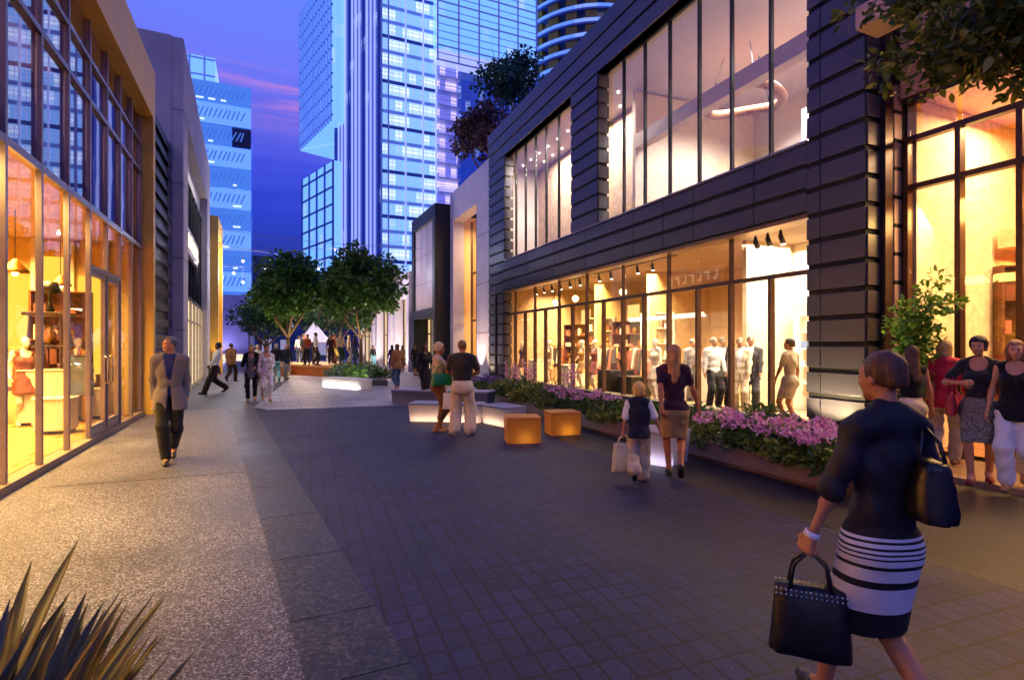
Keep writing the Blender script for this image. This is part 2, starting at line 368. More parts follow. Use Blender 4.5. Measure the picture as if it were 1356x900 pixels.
class Body:
    """joint positions and primitives of one figure; forward is +Y, its left is -X"""
    def __init__(s, H=1.75, sex='m', feet=None, hands=None, lean=0.0, twist=0.0, head=(0, 0), drop=0.0, shift=(0, 0), elbow=None, child=False, curl=.5, fat=1.0, tilt=0.0, palm=None, fine=True):
        k = H / 1.75; s.H, s.k, s.sex = H, k, sex; f = fat
        P = A3(shift[0], shift[1], (.925 - drop) * k); s.P = P
        Rt = rotm(twist, -lean, tilt); s.Rt = Rt
        T = lambda x, y, z: P + Rt @ (A3(x, y, z) * k)
        sw = (.185 if sex == 'm' else .158) * (.5 + .5 * f)
        if child: sw = .165
        s.sh = {-1: T(-sw, -.01, .495), 1: T(sw, -.01, .495)}
        s.neck0 = T(0, -.015, .53); hs = (.95 if not child else 1.18) * (1 if f > .9 else .93)
        Rh = rotm(head[0], head[1]); s.Rh = Rh; s.hs = hs * k
        hc = T(0, .012, .615) + Rh @ (A3(0, .012, .09) * k); s.hc = hc
        Hd = lambda x, y, z: hc + Rh @ (A3(x, y, z) * s.hs); s.Hd = Hd
        pr = {}
        if sex == 'm':
            pr['torso'] = [el(T(0, 0, 0), A3(.160, .112, .125) * k * f), el(T(0, .005, .17), A3(.145 * f, .105 * f, .14) * k), el(T(0, 0, .345), A3(.172 * (.3 + .7 * f), .118 * f, .19) * k),
                           rc(s.sh[-1] * .8 + s.sh[1] * .2, s.sh[1] * .8 + s.sh[-1] * .2, .062 * k), rc(T(-.07, -.02, .52), T(.07, -.02, .52), .048 * k),
                           el(T(-.075, -.06, -.05), A3(.085, .085, .09) * k), el(T(.075, -.06, -.05), A3(.085, .085, .09) * k)]
        else:
            pr['torso'] = [el(T(0, -.005, -.01), A3(.168, .118, .13) * k * f), el(T(0, 0, .17), A3(.118 * f, .09 * f, .14) * k), el(T(0, -.005, .35), A3(.143 * (.3 + .7 * f), .102 * f, .18) * k),
                           rc(s.sh[-1] * .85 + s.sh[1] * .15, s.sh[1] * .85 + s.sh[-1] * .15, .050 * k), rc(T(-.05, -.02, .515), T(.05, -.02, .515), .042 * k),
                           el(T(-.068, .075, .345), A3(.058, .052, .06) * k), el(T(.068, .075, .345), A3(.058, .052, .06) * k),
                           el(T(-.075 * f, -.04, -.055), A3(.088, .082, .095) * k * (.4 + .6 * f)), el(T(.075 * f, -.04, -.055), A3(.088, .082, .095) * k * (.4 + .6 * f))]
        nr = (.050 if sex == 'm' else .041) * k
        tz = [rc(s.neck0 + Rt @ A3(q * .03, 0, .015) * k, s.sh[q] * .8 + s.neck0 * .2 + Rt @ A3(0, 0, .012) * k, .042 * k, .040 * k) for q in (-1, 1)]
        pr['torso'][3:3] = tz
        pr['neck'] = [rc(s.neck0, Hd(0, -.022, -.045), nr * 1.05, nr * .95)]
        hd = [el(Hd(0, -.014, .03), A3(.074, .094, .088) * s.hs, Rh), el(Hd(0, .026, -.035), A3(.058, .066, .076) * s.hs, Rh), el(Hd(0, .062, -.093), A3(.026, .024, .022) * s.hs, Rh)]
        if fine:
            hd += [rc(Hd(0, .088, .012), Hd(0, .103, -.026), .0075 * s.hs, .0125 * s.hs, k=.012), el(Hd(0, .074, .030), A3(.048, .018, .014) * s.hs, Rh, .02),
                   el(Hd(0, .084, -.060), A3(.023, .011, .011) * s.hs, Rh, .01), el(Hd(-.034, .066, -.022), A3(.022, .02, .02) * s.hs, Rh, .02), el(Hd(.034, .066, -.022), A3(.022, .02, .02) * s.hs, Rh, .02)]
            hd += [el(Hd(q * .075, -.008, -.012), A3(.011, .02, .031) * s.hs, Rh, .01) for q in (-1, 1)]
        pr['head'] = hd
        feet = feet or {-1: (-.1, .0, 0), 1: (.1, .0, 0)}
        hands = hands or {-1: (-.27, .04, .80), 1: (.27, .04, .80)}
        elbow = elbow or {}
        s.hip, s.knee, s.ank, s.toe, s.elb, s.wri, s.hd_dir = {}, {}, {}, {}, {}, {}, {}
        lw = 1.0 if sex == 'm' else .96
        for q in (-1, 1):
            hp = P + rotm(twist * .4, 0) @ (A3(q * .092, 0, -.035) * k); s.hip[q] = hp
            ft = feet[q]; pit = ft[3] if len(ft) > 3 else 0; yaw = ft[4] if len(ft) > 4 else -q * .12
            an = A3(ft[0] * k, ft[1] * k, (ft[2] + .085 + .1 * math.sin(max(0, pit))) * k)
            kn, an = ik(hp, an, .435 * k, .42 * k, (q * .12, 1, 0))
            s.knee[q], s.ank[q] = kn, an
            fd = rotm(yaw, 0) @ A3(0, math.cos(pit), -math.sin(pit)); up = rotm(yaw, 0) @ A3(0, math.sin(pit), math.cos(pit))
            heel = an - fd * .045 * k - up * .055 * k; ball = an + fd * .115 * k - up * .06 * k; toe = ball + (fd * .55 + rotm(yaw, 0) @ A3(0, .45, 0)) * .06 * k
            if pit > 0: toe = ball + rotm(yaw, 0) @ A3(0, .06, -.012 * pit) * k
            s.toe[q] = (heel, ball, toe, up)
            pr['thigh%d' % q] = [rc(hp + A3(0, .01, -.02) * k, kn, .088 * k * lw * f, .054 * k)]
            cm = kn * .68 + an * .32 - fd * .016 * k
            pr['calf%d' % q] = [rc(kn, an, .05 * k, .034 * k), rc(kn * .8 + an * .2 - fd * .012 * k, kn * .5 + an * .5 - fd * .018 * k, .046 * k * lw, .04 * k * lw)]
            pr['foot%d' % q] = [rc(heel + up * .005 * k, ball, .034 * k, .032 * k, (1, 1, 1)), rc(ball, toe, .034 * k, .024 * k), rc(an, ball * .6 + an * .4, .035 * k, .032 * k)]
            hw = A3(*hands[q]) * k
            pole = elbow.get(q, (q * .45, -1, -.1))
            eb, wr = ik(s.sh[q], hw, .285 * k, .245 * k, pole); s.elb[q], s.wri[q] = eb, wr
            ar = [q_ * (.4 + .6 * f) for q_ in ((.046, .037, .036, .025) if sex == 'm' else (.040, .032, .031, .022))]
            pr['uarm%d' % q] = [rc(s.sh[q], eb, ar[0] * k, ar[1] * k), el(s.sh[q] - A3(0, 0, .02) * k, A3(.052, .055, .06) * k * (.94 if sex == 'm' else .76))]
            pr['farm%d' % q] = [rc(eb, wr, ar[2] * k, ar[3] * k), rc(eb, eb * .65 + wr * .35, ar[2] * k, ar[2] * 1.06 * k)]
            d = (wr - eb) / np.linalg.norm(wr - eb)
            pn = A3(*(palm or {}).get(q, (-q, .25, 0))); pn = pn - d * (pn @ d); pn /= np.linalg.norm(pn)
            sd_ = np.cross(d, pn); sd_ = sd_ if sd_[1] > 0 else -sd_
            hh = []; kk = k
            if fine:
                cu = curl.get(q, .5) if isinstance(curl, dict) else curl
                for off, ln in ((.032, .068), (.011, .078), (-.011, .073), (-.031, .057)):
                    b0 = wr + d * .008 * kk + sd_ * off * .5 * kk; b1 = wr + d * (.088 - abs(off) * .25) * kk + sd_ * off * kk
                    hh.append(rc(b0, b1, .0155 * kk, .0135 * kk, k=.012))
                    d1 = d * math.cos(cu) + pn * math.sin(cu); d2 = d * math.cos(2.1 * cu) + pn * math.sin(2.1 * cu)
                    b2 = b1 + d1 * ln * .52 * kk; b3 = b2 + d2 * ln * .5 * kk
                    hh += [rc(b1, b2, .0108 * kk, .0098 * kk, k=.004), rc(b2, b3, .0096 * kk, .0082 * kk, k=.003)]
                t0 = wr + d * .022 * kk + sd_ * .024 * kk; t1 = t0 + (d * .62 + sd_ * .6 + pn * .35) * .048 * kk; t2 = t1 + (d * .85 + sd_ * .12 + pn * .5) * .034 * kk
                hh += [rc(t0, t1, .0165 * kk, .0125 * kk, k=.012), rc(t1, t2, .0118 * kk, .0095 * kk, k=.004)]
            else:
                hh = [rc(wr, wr + d * .08 * kk, .022 * kk, .024 * kk), rc(wr + d * .08 * kk, wr + d * .15 * kk + pn * .03 * kk, .022 * kk, .014 * kk), rc(wr + d * .03 * kk + sd_ * .02 * kk, wr + d * .085 * kk + sd_ * .04 * kk, .012 * kk, .01 * kk)]
            pr['hand%d' % q] = hh; s.hd_dir[q] = (d, pn, sd_)
        s.pr = pr; s.T = T
    def tags(s, *t):
        out = []
        for a in t:
            for q in ((a,) if a in s.pr else (a + '-1', a + '1')): out += s.pr[q]
        return out
    def hand_point(s, q, f=.09):
        return s.wri[q] + s.hd_dir[q][0] * f * s.k + s.hd_dir[q][1] * .03 * s.k

SKIN = lambda n, c: mat('skin_' + n, c, rough=.5, var=.07, scale=9, spec=.4)
def cloth(n, c, var=.16, bump=.25, scale=14, rough=.85, **kw): return mat('cloth_' + n, c, rough=rough, var=var, scale=scale, bump=bump, spec=.25, sheen=.15, **kw)
NPERS = [0]
def person(label, pos, heading, body, skin='#c08a68', hair=('short', '#241810'), wear=(), vox=.012, group=None, z=0.0, face=True, name='person'):
    NPERS[0] += 1; sd_ = NPERS[0]
    B = body; k = B.k
    t = thing(name, label, 'person', (pos[0], pos[1], z), heading, group)
    sk = SKIN(skin.strip('#'), skin) if isinstance(skin, str) else skin
    allp = B.tags('torso', 'neck', 'head', 'thigh', 'calf', 'foot', 'uarm', 'farm', 'hand')
    sdf_part('body', allp, sk, t, vox, .022 * k)
    Hd, hs, Rh = B.Hd, B.hs, B.Rh
    if face:
        em = mat('eye_dark', '#1a120e', rough=.25, var=.05); lm = mat('lip', '#8c4038', rough=.45, var=.05)
        for q in (-1, 1):
            sdf_part('eye', [el(Hd(q * .031, .0815, .004), A3(.0125, .009, .0065) * hs, Rh)], em, t, .003)
            sdf_part('eyebrow', [rc(Hd(q * .018, .091, .023), Hd(q * .046, .078, .024), .0045 * hs, .003 * hs)], mat('brow_' + hair[1].strip('#'), hair[1], rough=.8), t, .003)
        sdf_part('lips', [el(Hd(0, .0905, -.060), A3(.021, .0075, .0075) * hs, Rh)], lm, t, .003)
    # hair
    hm = mat('hair_' + hair[1].strip('#'), hair[1], rough=.55, var=.35, scale=30, stretch=(1, 1, .25), bump=.5, bscale=120)
    st = hair[0]
    cap = [el(Hd(0, -.024, .042), A3(.087, .103, .096) * hs, Rh)]
    # hairline: local head coordinates
    c0 = Hd(0, 0, 0)
    def local(X, Y, Z):
        a, b, c = X - c0[0], Y - c0[1], Z - c0[2]
        return [(Rh[0][j] * a + Rh[1][j] * b + Rh[2][j] * c) / hs for j in range(3)]
    def hairline(X, Y, Z):
        x, y, z = local(X, Y, Z)
        f1 = np.minimum(y - .030, .066 + .25 * (y - .05) - z)        # forehead and face stay free
        f2 = -.050 - z                                                # nape
        return np.maximum(f1, f2) * hs
    def hl_long(X, Y, Z):
        x, y, z = local(X, Y, Z)
        return np.minimum(y - .028 - .02 * np.clip(-z / .1, 0, 1), .070 - z) * hs
    pr = cap; cuts = [hairline]
    if st == 'bob': pr = cap + [rc(Hd(-.062, -.02, .0), Hd(-.060, -.02, -.10), .04 * hs, .034 * hs), rc(Hd(.062, -.02, .0), Hd(.060, -.02, -.10), .04 * hs, .034 * hs), rc(Hd(0, -.06, 0), Hd(0, -.06, -.10), .06 * hs, .05 * hs)]; cuts = [hl_long]
    elif st == 'short_full': pr = [el(Hd(0, -.022, .046), A3(.098, .112, .106) * hs, Rh), el(Hd(0, -.05, -.025), A3(.082, .07, .075) * hs, Rh)]
    elif st == 'long':
        pr = cap + [rc(Hd(q * .055, -.03, .0), B.T(q * .06, -.075, .40), .045 * hs, .03 * hs) for q in (-1, 1)] + [rc(Hd(0, -.07, 0), B.T(0, -.11, .36), .06 * hs, .045 * hs)]; cuts = [hl_long]
    elif st == 'pony': pr = cap + [el(Hd(0, -.115, .05), A3(.03, .03, .03) * hs), rc(Hd(0, -.12, .045), Hd(0, -.145, -.06), .034 * hs, .02 * hs), rc(Hd(0, -.145, -.06), Hd(.01, -.12, -.19), .02 * hs, .008)]
    elif st == 'updo': pr = cap + [el(Hd(0, -.085, -.02), A3(.055, .045, .05) * hs, Rh)]
    elif st == 'hat': pr = cap
    sdf_part('hair', pr, hm, t, max(vox * .7, .005), .025, cuts + [wrinkle(.0026, sd_, 75, 14)])
    for w in wear:
        garment(t, B, w, vox, sd_)
    return t, B
def garment(t, B, w, vox, sd_):
    kind, m = w['kind'], w['m']; k = B.k; off = w.get('off', .014); H = B.H
    nm = w.get('name', kind); v = w.get('vox', vox)
    pr = []; cuts = []; kk = .03 * k
    if kind in ('top', 'jacket', 'dress', 'vest'):
        pr += [grow(p, off) for p in B.tags('torso')]
        sl = w.get('sleeve', 1.0)
        for q in (-1, 1):
            if sl <= 0: continue
            a = B.pr['uarm%d' % q][0]; fr = min(1, sl / .5)
            e = a[1] * (1 - fr) + a[2] * fr; r1 = a[3] + (a[4] - a[3]) * fr
            pr.append(rc(a[1], e, a[3] + off * 1.15, r1 + off * w.get('cuff', 1.1)))
            pr.append(grow(B.pr['uarm%d' % q][1], off))
            if sl > .5:
                f2 = (sl - .5) / .5; b = B.pr['farm%d' % q][0]; e2 = b[1] * (1 - f2) + b[2] * f2
                pr.append(rc(b[1], e2, b[3] + off, b[3] + (b[4] - b[3]) * f2 + off * .9))
        if w.get('boxy'): pr.insert(0, rc(B.T(0, -.005, .33), B.T(0, -.005, w.get('hem', 0) - .05), w['boxy'] * k, w['boxy'] * 1.04 * k, (1, .68, 1)))
        nk = w.get('neck', 'round'); nb = B.neck0; Rt = B.Rt
        if nk == 'round': cuts.append(lambda X, Y, Z: .062 * k - np.sqrt((X - nb[0]) ** 2 + ((Y - nb[1] - .035 * k)) ** 2 + ((Z - nb[2] - .035 * k) * .8) ** 2))
        elif nk == 'scoop': cuts.append(lambda X, Y, Z: .092 * k - np.sqrt((X - nb[0]) ** 2 + ((Y - nb[1] - .075 * k)) ** 2 + ((Z - nb[2] + .0 * k) * .75) ** 2))
        elif nk == 'open':
            z0 = B.T(0, 0, w.get('vz', .22))[2]
            def vcut(X, Y, Z):
                x = np.abs(X - B.P[0]); wv = .014 * k + np.clip((Z - z0), 0, .4) * .16 + np.clip(z0 - .05 * k - Z, 0, .5) * .07 - .014 * k * (np.abs(Z - z0 + .02) < .045 * k)
                return np.minimum(np.minimum(wv - x, Y - B.P[1] - .02), 1.0)
            cuts.append(vcut)
            if w.get('collar', True): pr += [rc(B.T(-.06, -.05, .535), B.T(.06, -.05, .535), .026 * k), rc(B.T(-.065, -.04, .53), B.T(-.06, .07, .46), .022 * k, .016 * k), rc(B.T(.065, -.04, .53), B.T(.06, .07, .46), .022 * k, .016 * k)]
        if nk == 'collar': pr.append(rc(B.neck0 + A3(0, 0, .0), B.neck0 + A3(0, 0, .03) * k, .066 * k, .062 * k))
        if kind == 'dress' or w.get('skirt'):
            pr += skirt_prims(B, w['hem'], off, w.get('flare', .0)); cuts.append(below(w['hem'] * k))
        else:
            hem = B.T(0, 0, w.get('hem', -.08))[2]
            if w.get('hem', -.08) < -.11:
                dz = -w['hem']; pr += [rc(B.T(0, .0, -.02), B.T(0, .01, -dz - .04), .176 * k + off, .198 * k + off * 1.3, (1, .70, 1))]
            # keep arms, cut the trunk only
            wd = .24 * k
            def hemcut(X, Y, Z): return np.where((np.abs(X - B.P[0]) < wd) | True, hem - Z, -1.)
            arms_low = min(B.elb[q][2] for q in (-1, 1)) if sl <= .5 else min(B.wri[q][2] for q in (-1, 1))
            if sl <= 0 or arms_low > hem: cuts.append(hemcut)
            else:
                # arms hang lower than the hem: build the sleeves as their own pass
                nt_ = len(B.tags('torso')) + (1 if w.get('boxy') else 0); ap = [p for p in pr[nt_:]]
                tp = pr[:nt_] + ([pr[-1]] if w.get('hem', -.08) < -.11 else [])
                pr = [('grp', tp, [hemcut]), ('grp', [p for p in ap if not any(p is q_ for q_ in tp)], [])]
    elif kind == 'trousers':
        wide = w.get('wide', 0.0)
        pr += [grow(p, off) for p in (B.tags('torso')[0],)] + [grow(p, off) for p in B.tags('torso')[-2:]]
        ln = w.get('len', 1.0)
        for q in (-1, 1):
            pr.append(rc(B.hip[q] + A3(0, .01, -.02) * k, B.knee[q], .085 * k + off, .060 * k + off + wide * .5))
            e = B.knee[q] * (1 - ln) + (B.ank[q] + A3(0, 0, .03) * k) * ln
            pr.append(rc(B.knee[q], e, .060 * k + off + wide * .5, .050 * k + off + wide))
            if not w.get('tight'): pr.append(rc(B.knee[q] * .75 + B.ank[q] * .25, B.knee[q] * .5 + B.ank[q] * .5, .055 * k + off, .05 * k + off))
        kk = .05 * k; cuts.append(above(B.T(0, 0, w.get('waist', .09))[2]))
    elif kind == 'skirt':
        pr += [grow(p, off) for p in (B.tags('torso')[0], B.tags('torso')[1])] + [grow(p, off) for p in B.tags('torso')[-2:]]
        pr += skirt_prims(B, w['hem'], off, w.get('flare', 0)); cuts += [below(w['hem'] * k), above(B.T(0, 0, w.get('waist', .13))[2])]
    elif kind == 'shoes':
        for q in (-1, 1):
            heel, ball, toe, up = B.toe[q]
            pp = [rc(heel + up * .004 * k, ball, .039 * k, .038 * k), rc(ball, toe, .039 * k, .028 * k)]
            if w.get('closed', True): pp.append(rc(B.ank[q] - up * .02 * k, ball * .55 + B.ank[q] * .45 - up * .01 * k, .042 * k, .038 * k))
            if w.get('heel'): pp.append(rc(heel, heel - up * .05 * k - A3(0, 0, .0), .018 * k, .008 * k))
            sdf_part('shoe', pp, m, t, min(v, .009), .02)
        return
    if pr and pr[0][0] == 'grp':
        Ps = []; Fs = []; o = 0
        for _, pp, cc in pr:
            P_, F_ = surface(pp, list(cuts) + cc + [wrinkle(w.get('wr', .005), sd_)], v, kk); Ps.append(P_); Fs.append(F_ + o); o += len(P_)
        link(nm, mesh_np(nm, np.concatenate(Ps), [np.concatenate(Fs)]), m, t, smooth=True); return
    sdf_part(nm, pr, m, t, v, kk, [wrinkle(w.get('wr', .005), sd_)] + cuts)
def skirt_prims(B, hem, off, flare):
    k = B.k; kn = (B.knee[-1] + B.knee[1]) / 2; hp = B.P
    f = np.clip((hp[2] - hem * k) / max(.1, hp[2] - kn[2]), .2, 1.4)
    mid = hp * (1 - f) + A3(kn[0] * .9, kn[1] * .75, kn[2]) * f; mid[2] = hem * k - .03
    spread = abs(B.knee[-1][1] - B.knee[1][1])
    r0 = .165 * k + off; r1 = .142 * k + off + flare
    return [grow(B.pr['thigh%d' % q][0], off * .9) for q in (-1, 1)] + [rc(hp + A3(0, 0, -.04) * k, mid, r0, r1, (1, max(.72, min(1.15, .66 + spread * .9)), 1), .02)]
def W(kind, m, **kw): d = dict(kind=kind, m=m); d.update(kw); return d
def face_to(dx, dy): return math.atan2(-dx, dy)
# ------------------------------------------------------------------ ground: granite walks, strip, pavers, plaza
def speckle(name, dark, mid, light, scale=90, rough=.55, bump=.4, big='#000000', bigf=.0, rot=0, tile=None, gap='#101014'):
    if name in MATS: return MATS[name]
    m = bpy.data.materials.new(name); MATS[name] = m; nt, b, o = _bsdf(m)
    tc = N(nt, 'ShaderNodeTexCoord'); mp = N(nt, 'ShaderNodeMapping'); mp.inputs['Rotation'].default_value = (0, 0, rot)
    nt.links.new(tc.outputs['Object'], mp.inputs[0]); v = mp.outputs[0]
    vo = N(nt, 'ShaderNodeTexVoronoi'); vo.inputs['Scale'].default_value = scale * 1.9; nt.links.new(v, vo.inputs['Vector'])
    sp = N(nt, 'ShaderNodeSeparateColor'); nt.links.new(vo.outputs['Color'], sp.inputs[0])
    rp = ramp(nt, [(.0, dark), (.22, dark), (.45, mid), (.70, mid), (.95, light), (1, light)], sp.outputs[0])
    nz = N(nt, 'ShaderNodeTexNoise'); nz.inputs['Scale'].default_value = .9; nz.inputs['Detail'].default_value = 8; nt.links.new(v, nz.inputs['Vector'])
    st = ramp(nt, [(.28, (.42, .42, .45, 1)), (.5, (.85, .84, .84, 1)), (.72, (1.2, 1.18, 1.14, 1))], nz.outputs['Fac'])
    mx = N(nt, 'ShaderNodeMix', data_type='RGBA', blend_type='MULTIPLY'); mx.inputs['Factor'].default_value = 1
    nt.links.new(rp.outputs[0], mx.inputs['A']); nt.links.new(st.outputs[0], mx.inputs['B']); col = mx.outputs['Result']
    hgt = sp.outputs[0]
    if tile:
        br = N(nt, 'ShaderNodeTexBrick'); br.offset = tile[2]; br.inputs['Scale'].default_value = 1; br.inputs['Brick Width'].default_value = tile[0]; br.inputs['Row Height'].default_value = tile[1]
        br.inputs['Mortar Size'].default_value = tile[3] * 1.5; br.inputs['Mortar Smooth'].default_value = .1; br.inputs['Bias'].default_value = 0
        br.inputs['Color1'].default_value = (.65, .65, .65, 1); br.inputs['Color2'].default_value = (1.3, 1.27, 1.3, 1); br.inputs['Mortar'].default_value = (.012, .012, .014, 1)
        nt.links.new(v, br.inputs['Vector'])
        m2 = N(nt, 'ShaderNodeMix', data_type='RGBA', blend_type='MULTIPLY'); m2.inputs['Factor'].default_value = 1
        nt.links.new(col, m2.inputs['A']); nt.links.new(br.outputs['Color'], m2.inputs['B']); col = m2.outputs['Result']
    nt.links.new(col, b.inputs['Base Color'])
    rr = N(nt, 'ShaderNodeMapRange'); rr.inputs['To Min'].default_value = max(.05, rough - .18); rr.inputs['To Max'].default_value = rough + .15
    nt.links.new(nz.outputs['Fac'], rr.inputs[0]); nt.links.new(rr.outputs[0], b.inputs['Roughness'])
    bp = N(nt, 'ShaderNodeBump'); bp.inputs['Strength'].default_value = bump; bp.inputs['Distance'].default_value = .004
    if tile:
        sb = N(nt, 'ShaderNodeMath', operation='MULTIPLY_ADD'); sb.inputs[1].default_value = -2.0
        nt.links.new(br.outputs['Fac'], sb.inputs[0]); nt.links.new(hgt, sb.inputs[2]); hgt = sb.outputs[0]
    nt.links.new(hgt, bp.inputs['Height']); nt.links.new(bp.outputs[0], b.inputs['Normal'])
    return m
SLANT = math.atan(-.075)
def struct(name, mb, m): o = mb.build(name, m); o['kind'] = 'structure'; return o
def ext(a, b, y):                   # point at height y on the plan line a-b
    t = (y - a[1]) / (b[1] - a[1]); return (a[0] + (b[0] - a[0]) * t, y)
sl0, sl1 = g(403.5, 896), g(317, 592)          # left edge of the dark slab strip
sr0, sr1 = g(553.4, 896), g(338, 543.2)        # right edge of it = left edge of the pavers
pr0, pr1 = (4.60, 5.0), (4.62, 14.0)
struct('ground', MB().sheet([(-900, -60), (900, -60), (900, 1500), (-900, 1500)], -.02), mat('far_ground', '#26262c', rough=.8, scale=.2))
m_walk = speckle('granite_walk', '#181822', '#4a4c60', '#9496ac', 58, .55, .5)
struct('left_sidewalk', MB().sheet([ext(sl0, sl1, -4), ext(sl0, sl1, 15.9), (-3.2, 15.9), (-3.2, -4)], .004), m_walk)
m_strip = speckle('granite_strip', '#0e0e10', '#29292c', '#4c4b4e', 27, .5, .5)
mb = MB(); yy = -3.5; k = 0
ys = [-3.5]
for py in (1200, 1010, 896, 807, 726, 672, 633, 606, 586, 571, 560, 551, 545): ys.append(g(.5 * (400 + 550), py)[1])
ys = sorted(ys) + [16.4]
for a, b in zip(ys[:-1], ys[1:]):
    mb.sheet([ext(sl0, sl1, a + .006), ext(sr0, sr1, a + .006), ext(sr0, sr1, b - .006), ext(sl0, sl1, b - .006)], .009)
struct('slab_strip', mb, m_strip)
m_joint = mat('joint', '#0c0c0f', rough=.9, var=.1)
struct('strip_joint', MB().sheet([ext(sl0, sl1, -3.5), ext(sr0, sr1, -3.5), ext(sr0, sr1, 16.4), ext(sl0, sl1, 16.4)], .0055), m_joint)
m_pav = speckle('paver', '#121536', '#1d204c', '#2f3166', 60, .62, .25, rot=-SLANT, tile=(.138, .19, 0.0, .0062))
f0, f1 = g(338, 543.2), g(541, 536.5)
farR = ext(f0, f1, 0)
tt = (4.62 - f0[0]) / (f1[0] - f0[0]); farR = (4.62, f0[1] + (f1[1] - f0[1]) * tt)
struct('road', MB().sheet([ext(sr0, sr1, -3.5), (4.6, -3.5), (4.6, 5), farR, f0], .0075), m_pav)
m_rwalk = speckle('granite_right', '#0c0b0e', '#222024', '#4c4648', 80, .5, .5)
struct('right_sidewalk', MB().sheet([(4.608, -3.5), (9.6, -3.5), (9.6, 18), (4.628, 18), (4.628, 14), (4.608, 5)], .004), m_rwalk)
m_plaza = speckle('plaza_stone', '#7c7c8c', '#9c9cae', '#b0b0c4', 40, .4, .25, tile=(.9, .6, .5, .008))
struct('plaza', MB().sheet([ext(sr0, sr1, 15.9), (f0[0] + .3, f0[1]), f1, farR, (9, 13.5), (9.5, 62), (-1.0, 62), g(385, 500)], .0005), m_plaza)
m_asph = mat('dark_paving', '#3a3a44', rough=.55, var=.25, scale=3, bump=.3, bscale=60)
struct('dark_paving', MB().sheet([(-6, 15.92), ext(sl0, sl1, 15.92), ext(sr0, sr1, 16.0), g(384, 500), (-1.2, 62), (-9, 62)], .0025), m_asph)
# expansion joint across the left walk
j0, j1 = g(48, 646.5), g(322, 625.5)
struct('walk_joint', MB().sheet([j0, j1, (j1[0], j1[1] + .018), (j0[0], j0[1] + .018)], .0065), m_joint)
# step in front of the shop on the right
struct('shop_step', MB().box(7.66, 9.3, -3, 4.98, 0, .06), mat('step_stone', '#8a6a50', rough=.45, var=.2, scale=5, bump=.2))
struct('shop_step_edge', MB().box(7.52, 7.657, -3, 4.98, 0, .075), mat('step_edge', '#a08468', rough=.5, var=.15, scale=7, bump=.2))

# ------------------------------------------------------------------ left shop with the tall glazing and ochre frame
LX = -2.64
m_mull = mat('mullion', '#8c8086', rough=.35, metal=.5, var=.08)
m_ochre = mat('ochre_panel', '#dcb24c', rough=.5, var=.10, scale=1.2, bump=.05)
m_gl_low = glass('glass_low', '#fff6e6', 1.0, .01, 1.45)
m_gl_up = glass('glass_up', '#d8d0e0', 5.0, .01, 1.6, wave=.05)
lb = thing('shop_building', 'shop with a tall gridded glass front in an ochre frame on the left', 'building', (LX, 0, 0))
YM = [1.4, 2.48, 3.56, 4.64, 5.72, 6.8, 7.88, 8.96, 10.04, 11.12, 12.2, 13.2, 14.25, 15.22]
Z1, Z2, Z3, Z4 = 3.96, 5.74, 6.42, 7.07
# ochre surround (projects 0.24 towards the street)
MB().box(-.3, .24, .6, 15.5, 7.07, 8.22).box(-4.5, -.3, .6, 15.5, 7.6, 8.2).build('fascia', m_ochre, lb, bevel=.01)
MB().box(-.3, .24, 15.27, 15.5, 0, 7.068).build('end_pier', m_ochre, lb, bevel=.01)
MB().box(-.3, .24, .6, .9, 0, 7.068).build('end_pier', m_ochre, lb, bevel=.01)
mb = MB()
for y in YM: mb.box(-.06, .012, y - .03, y + .03, .10, 7.066)
mb.build('mullion', m_mull, lb, bevel=.004)
for z, h in ((Z1, .10), (Z2, .075), (Z3, .06)):
    mb = MB(); mb.box(-.056, .008, YM[0], YM[-1], z - h / 2, z + h / 2); mb.build('transom', m_mull, lb)
MB().box(-.14, .05, .9, 15.26, 0, .098).build('sill', mat('sill_stone', '#7c6a5c', rough=.5), lb)
mb = MB()
for i, (a, b) in enumerate(zip(YM[:-1], YM[1:])):
    dz = 3.0 if i in (9, 10) else .10
    MB().box(-.052, -.044, a + .047, b - .047, dz, Z1 - .05).build('lower_pane', m_gl_low, lb)
    for z0, z1 in ((Z1 + .05, Z2 - .04), (Z2 + .04, Z3 - .03), (Z3 + .03, Z4)):
        MB().box(-.052, -.044, a + .047, b - .047, z0, z1).build('upper_pane', m_gl_up, lb)
# double door between two mullions
for a, b, hs in ((11.17, 12.15, 1), (12.25, 13.15, -1)):
    mb = MB(); mb.box(-.075, -.01, a, a + .07, .1, 2.93).box(-.075, -.01, b - .07, b, .1, 2.93).box(-.075, -.01, a + .07, b - .07, 2.84, 2.93).box(-.075, -.01, a + .07, b - .07, .1, .28)
    dr = mb.build('door', m_mull, lb)
    MB().box(-.05, -.044, a + .07, b - .07, .28, 2.84).build('pane', m_gl_low, dr)
    hy = b - .12 if hs > 0 else a + .12
    MB().tube([(.0, hy, .95), (.05, hy, .98), (.05, hy, 1.42), (.0, hy, 1.45)], .013, 8).build('handle', mat('steel', '#b0a8a0', rough=.25, metal=1), dr, smooth=True)
MB().box(-.10, .02, 11.17, 13.15, 2.93, 3.0).build('door_head', m_mull, lb)
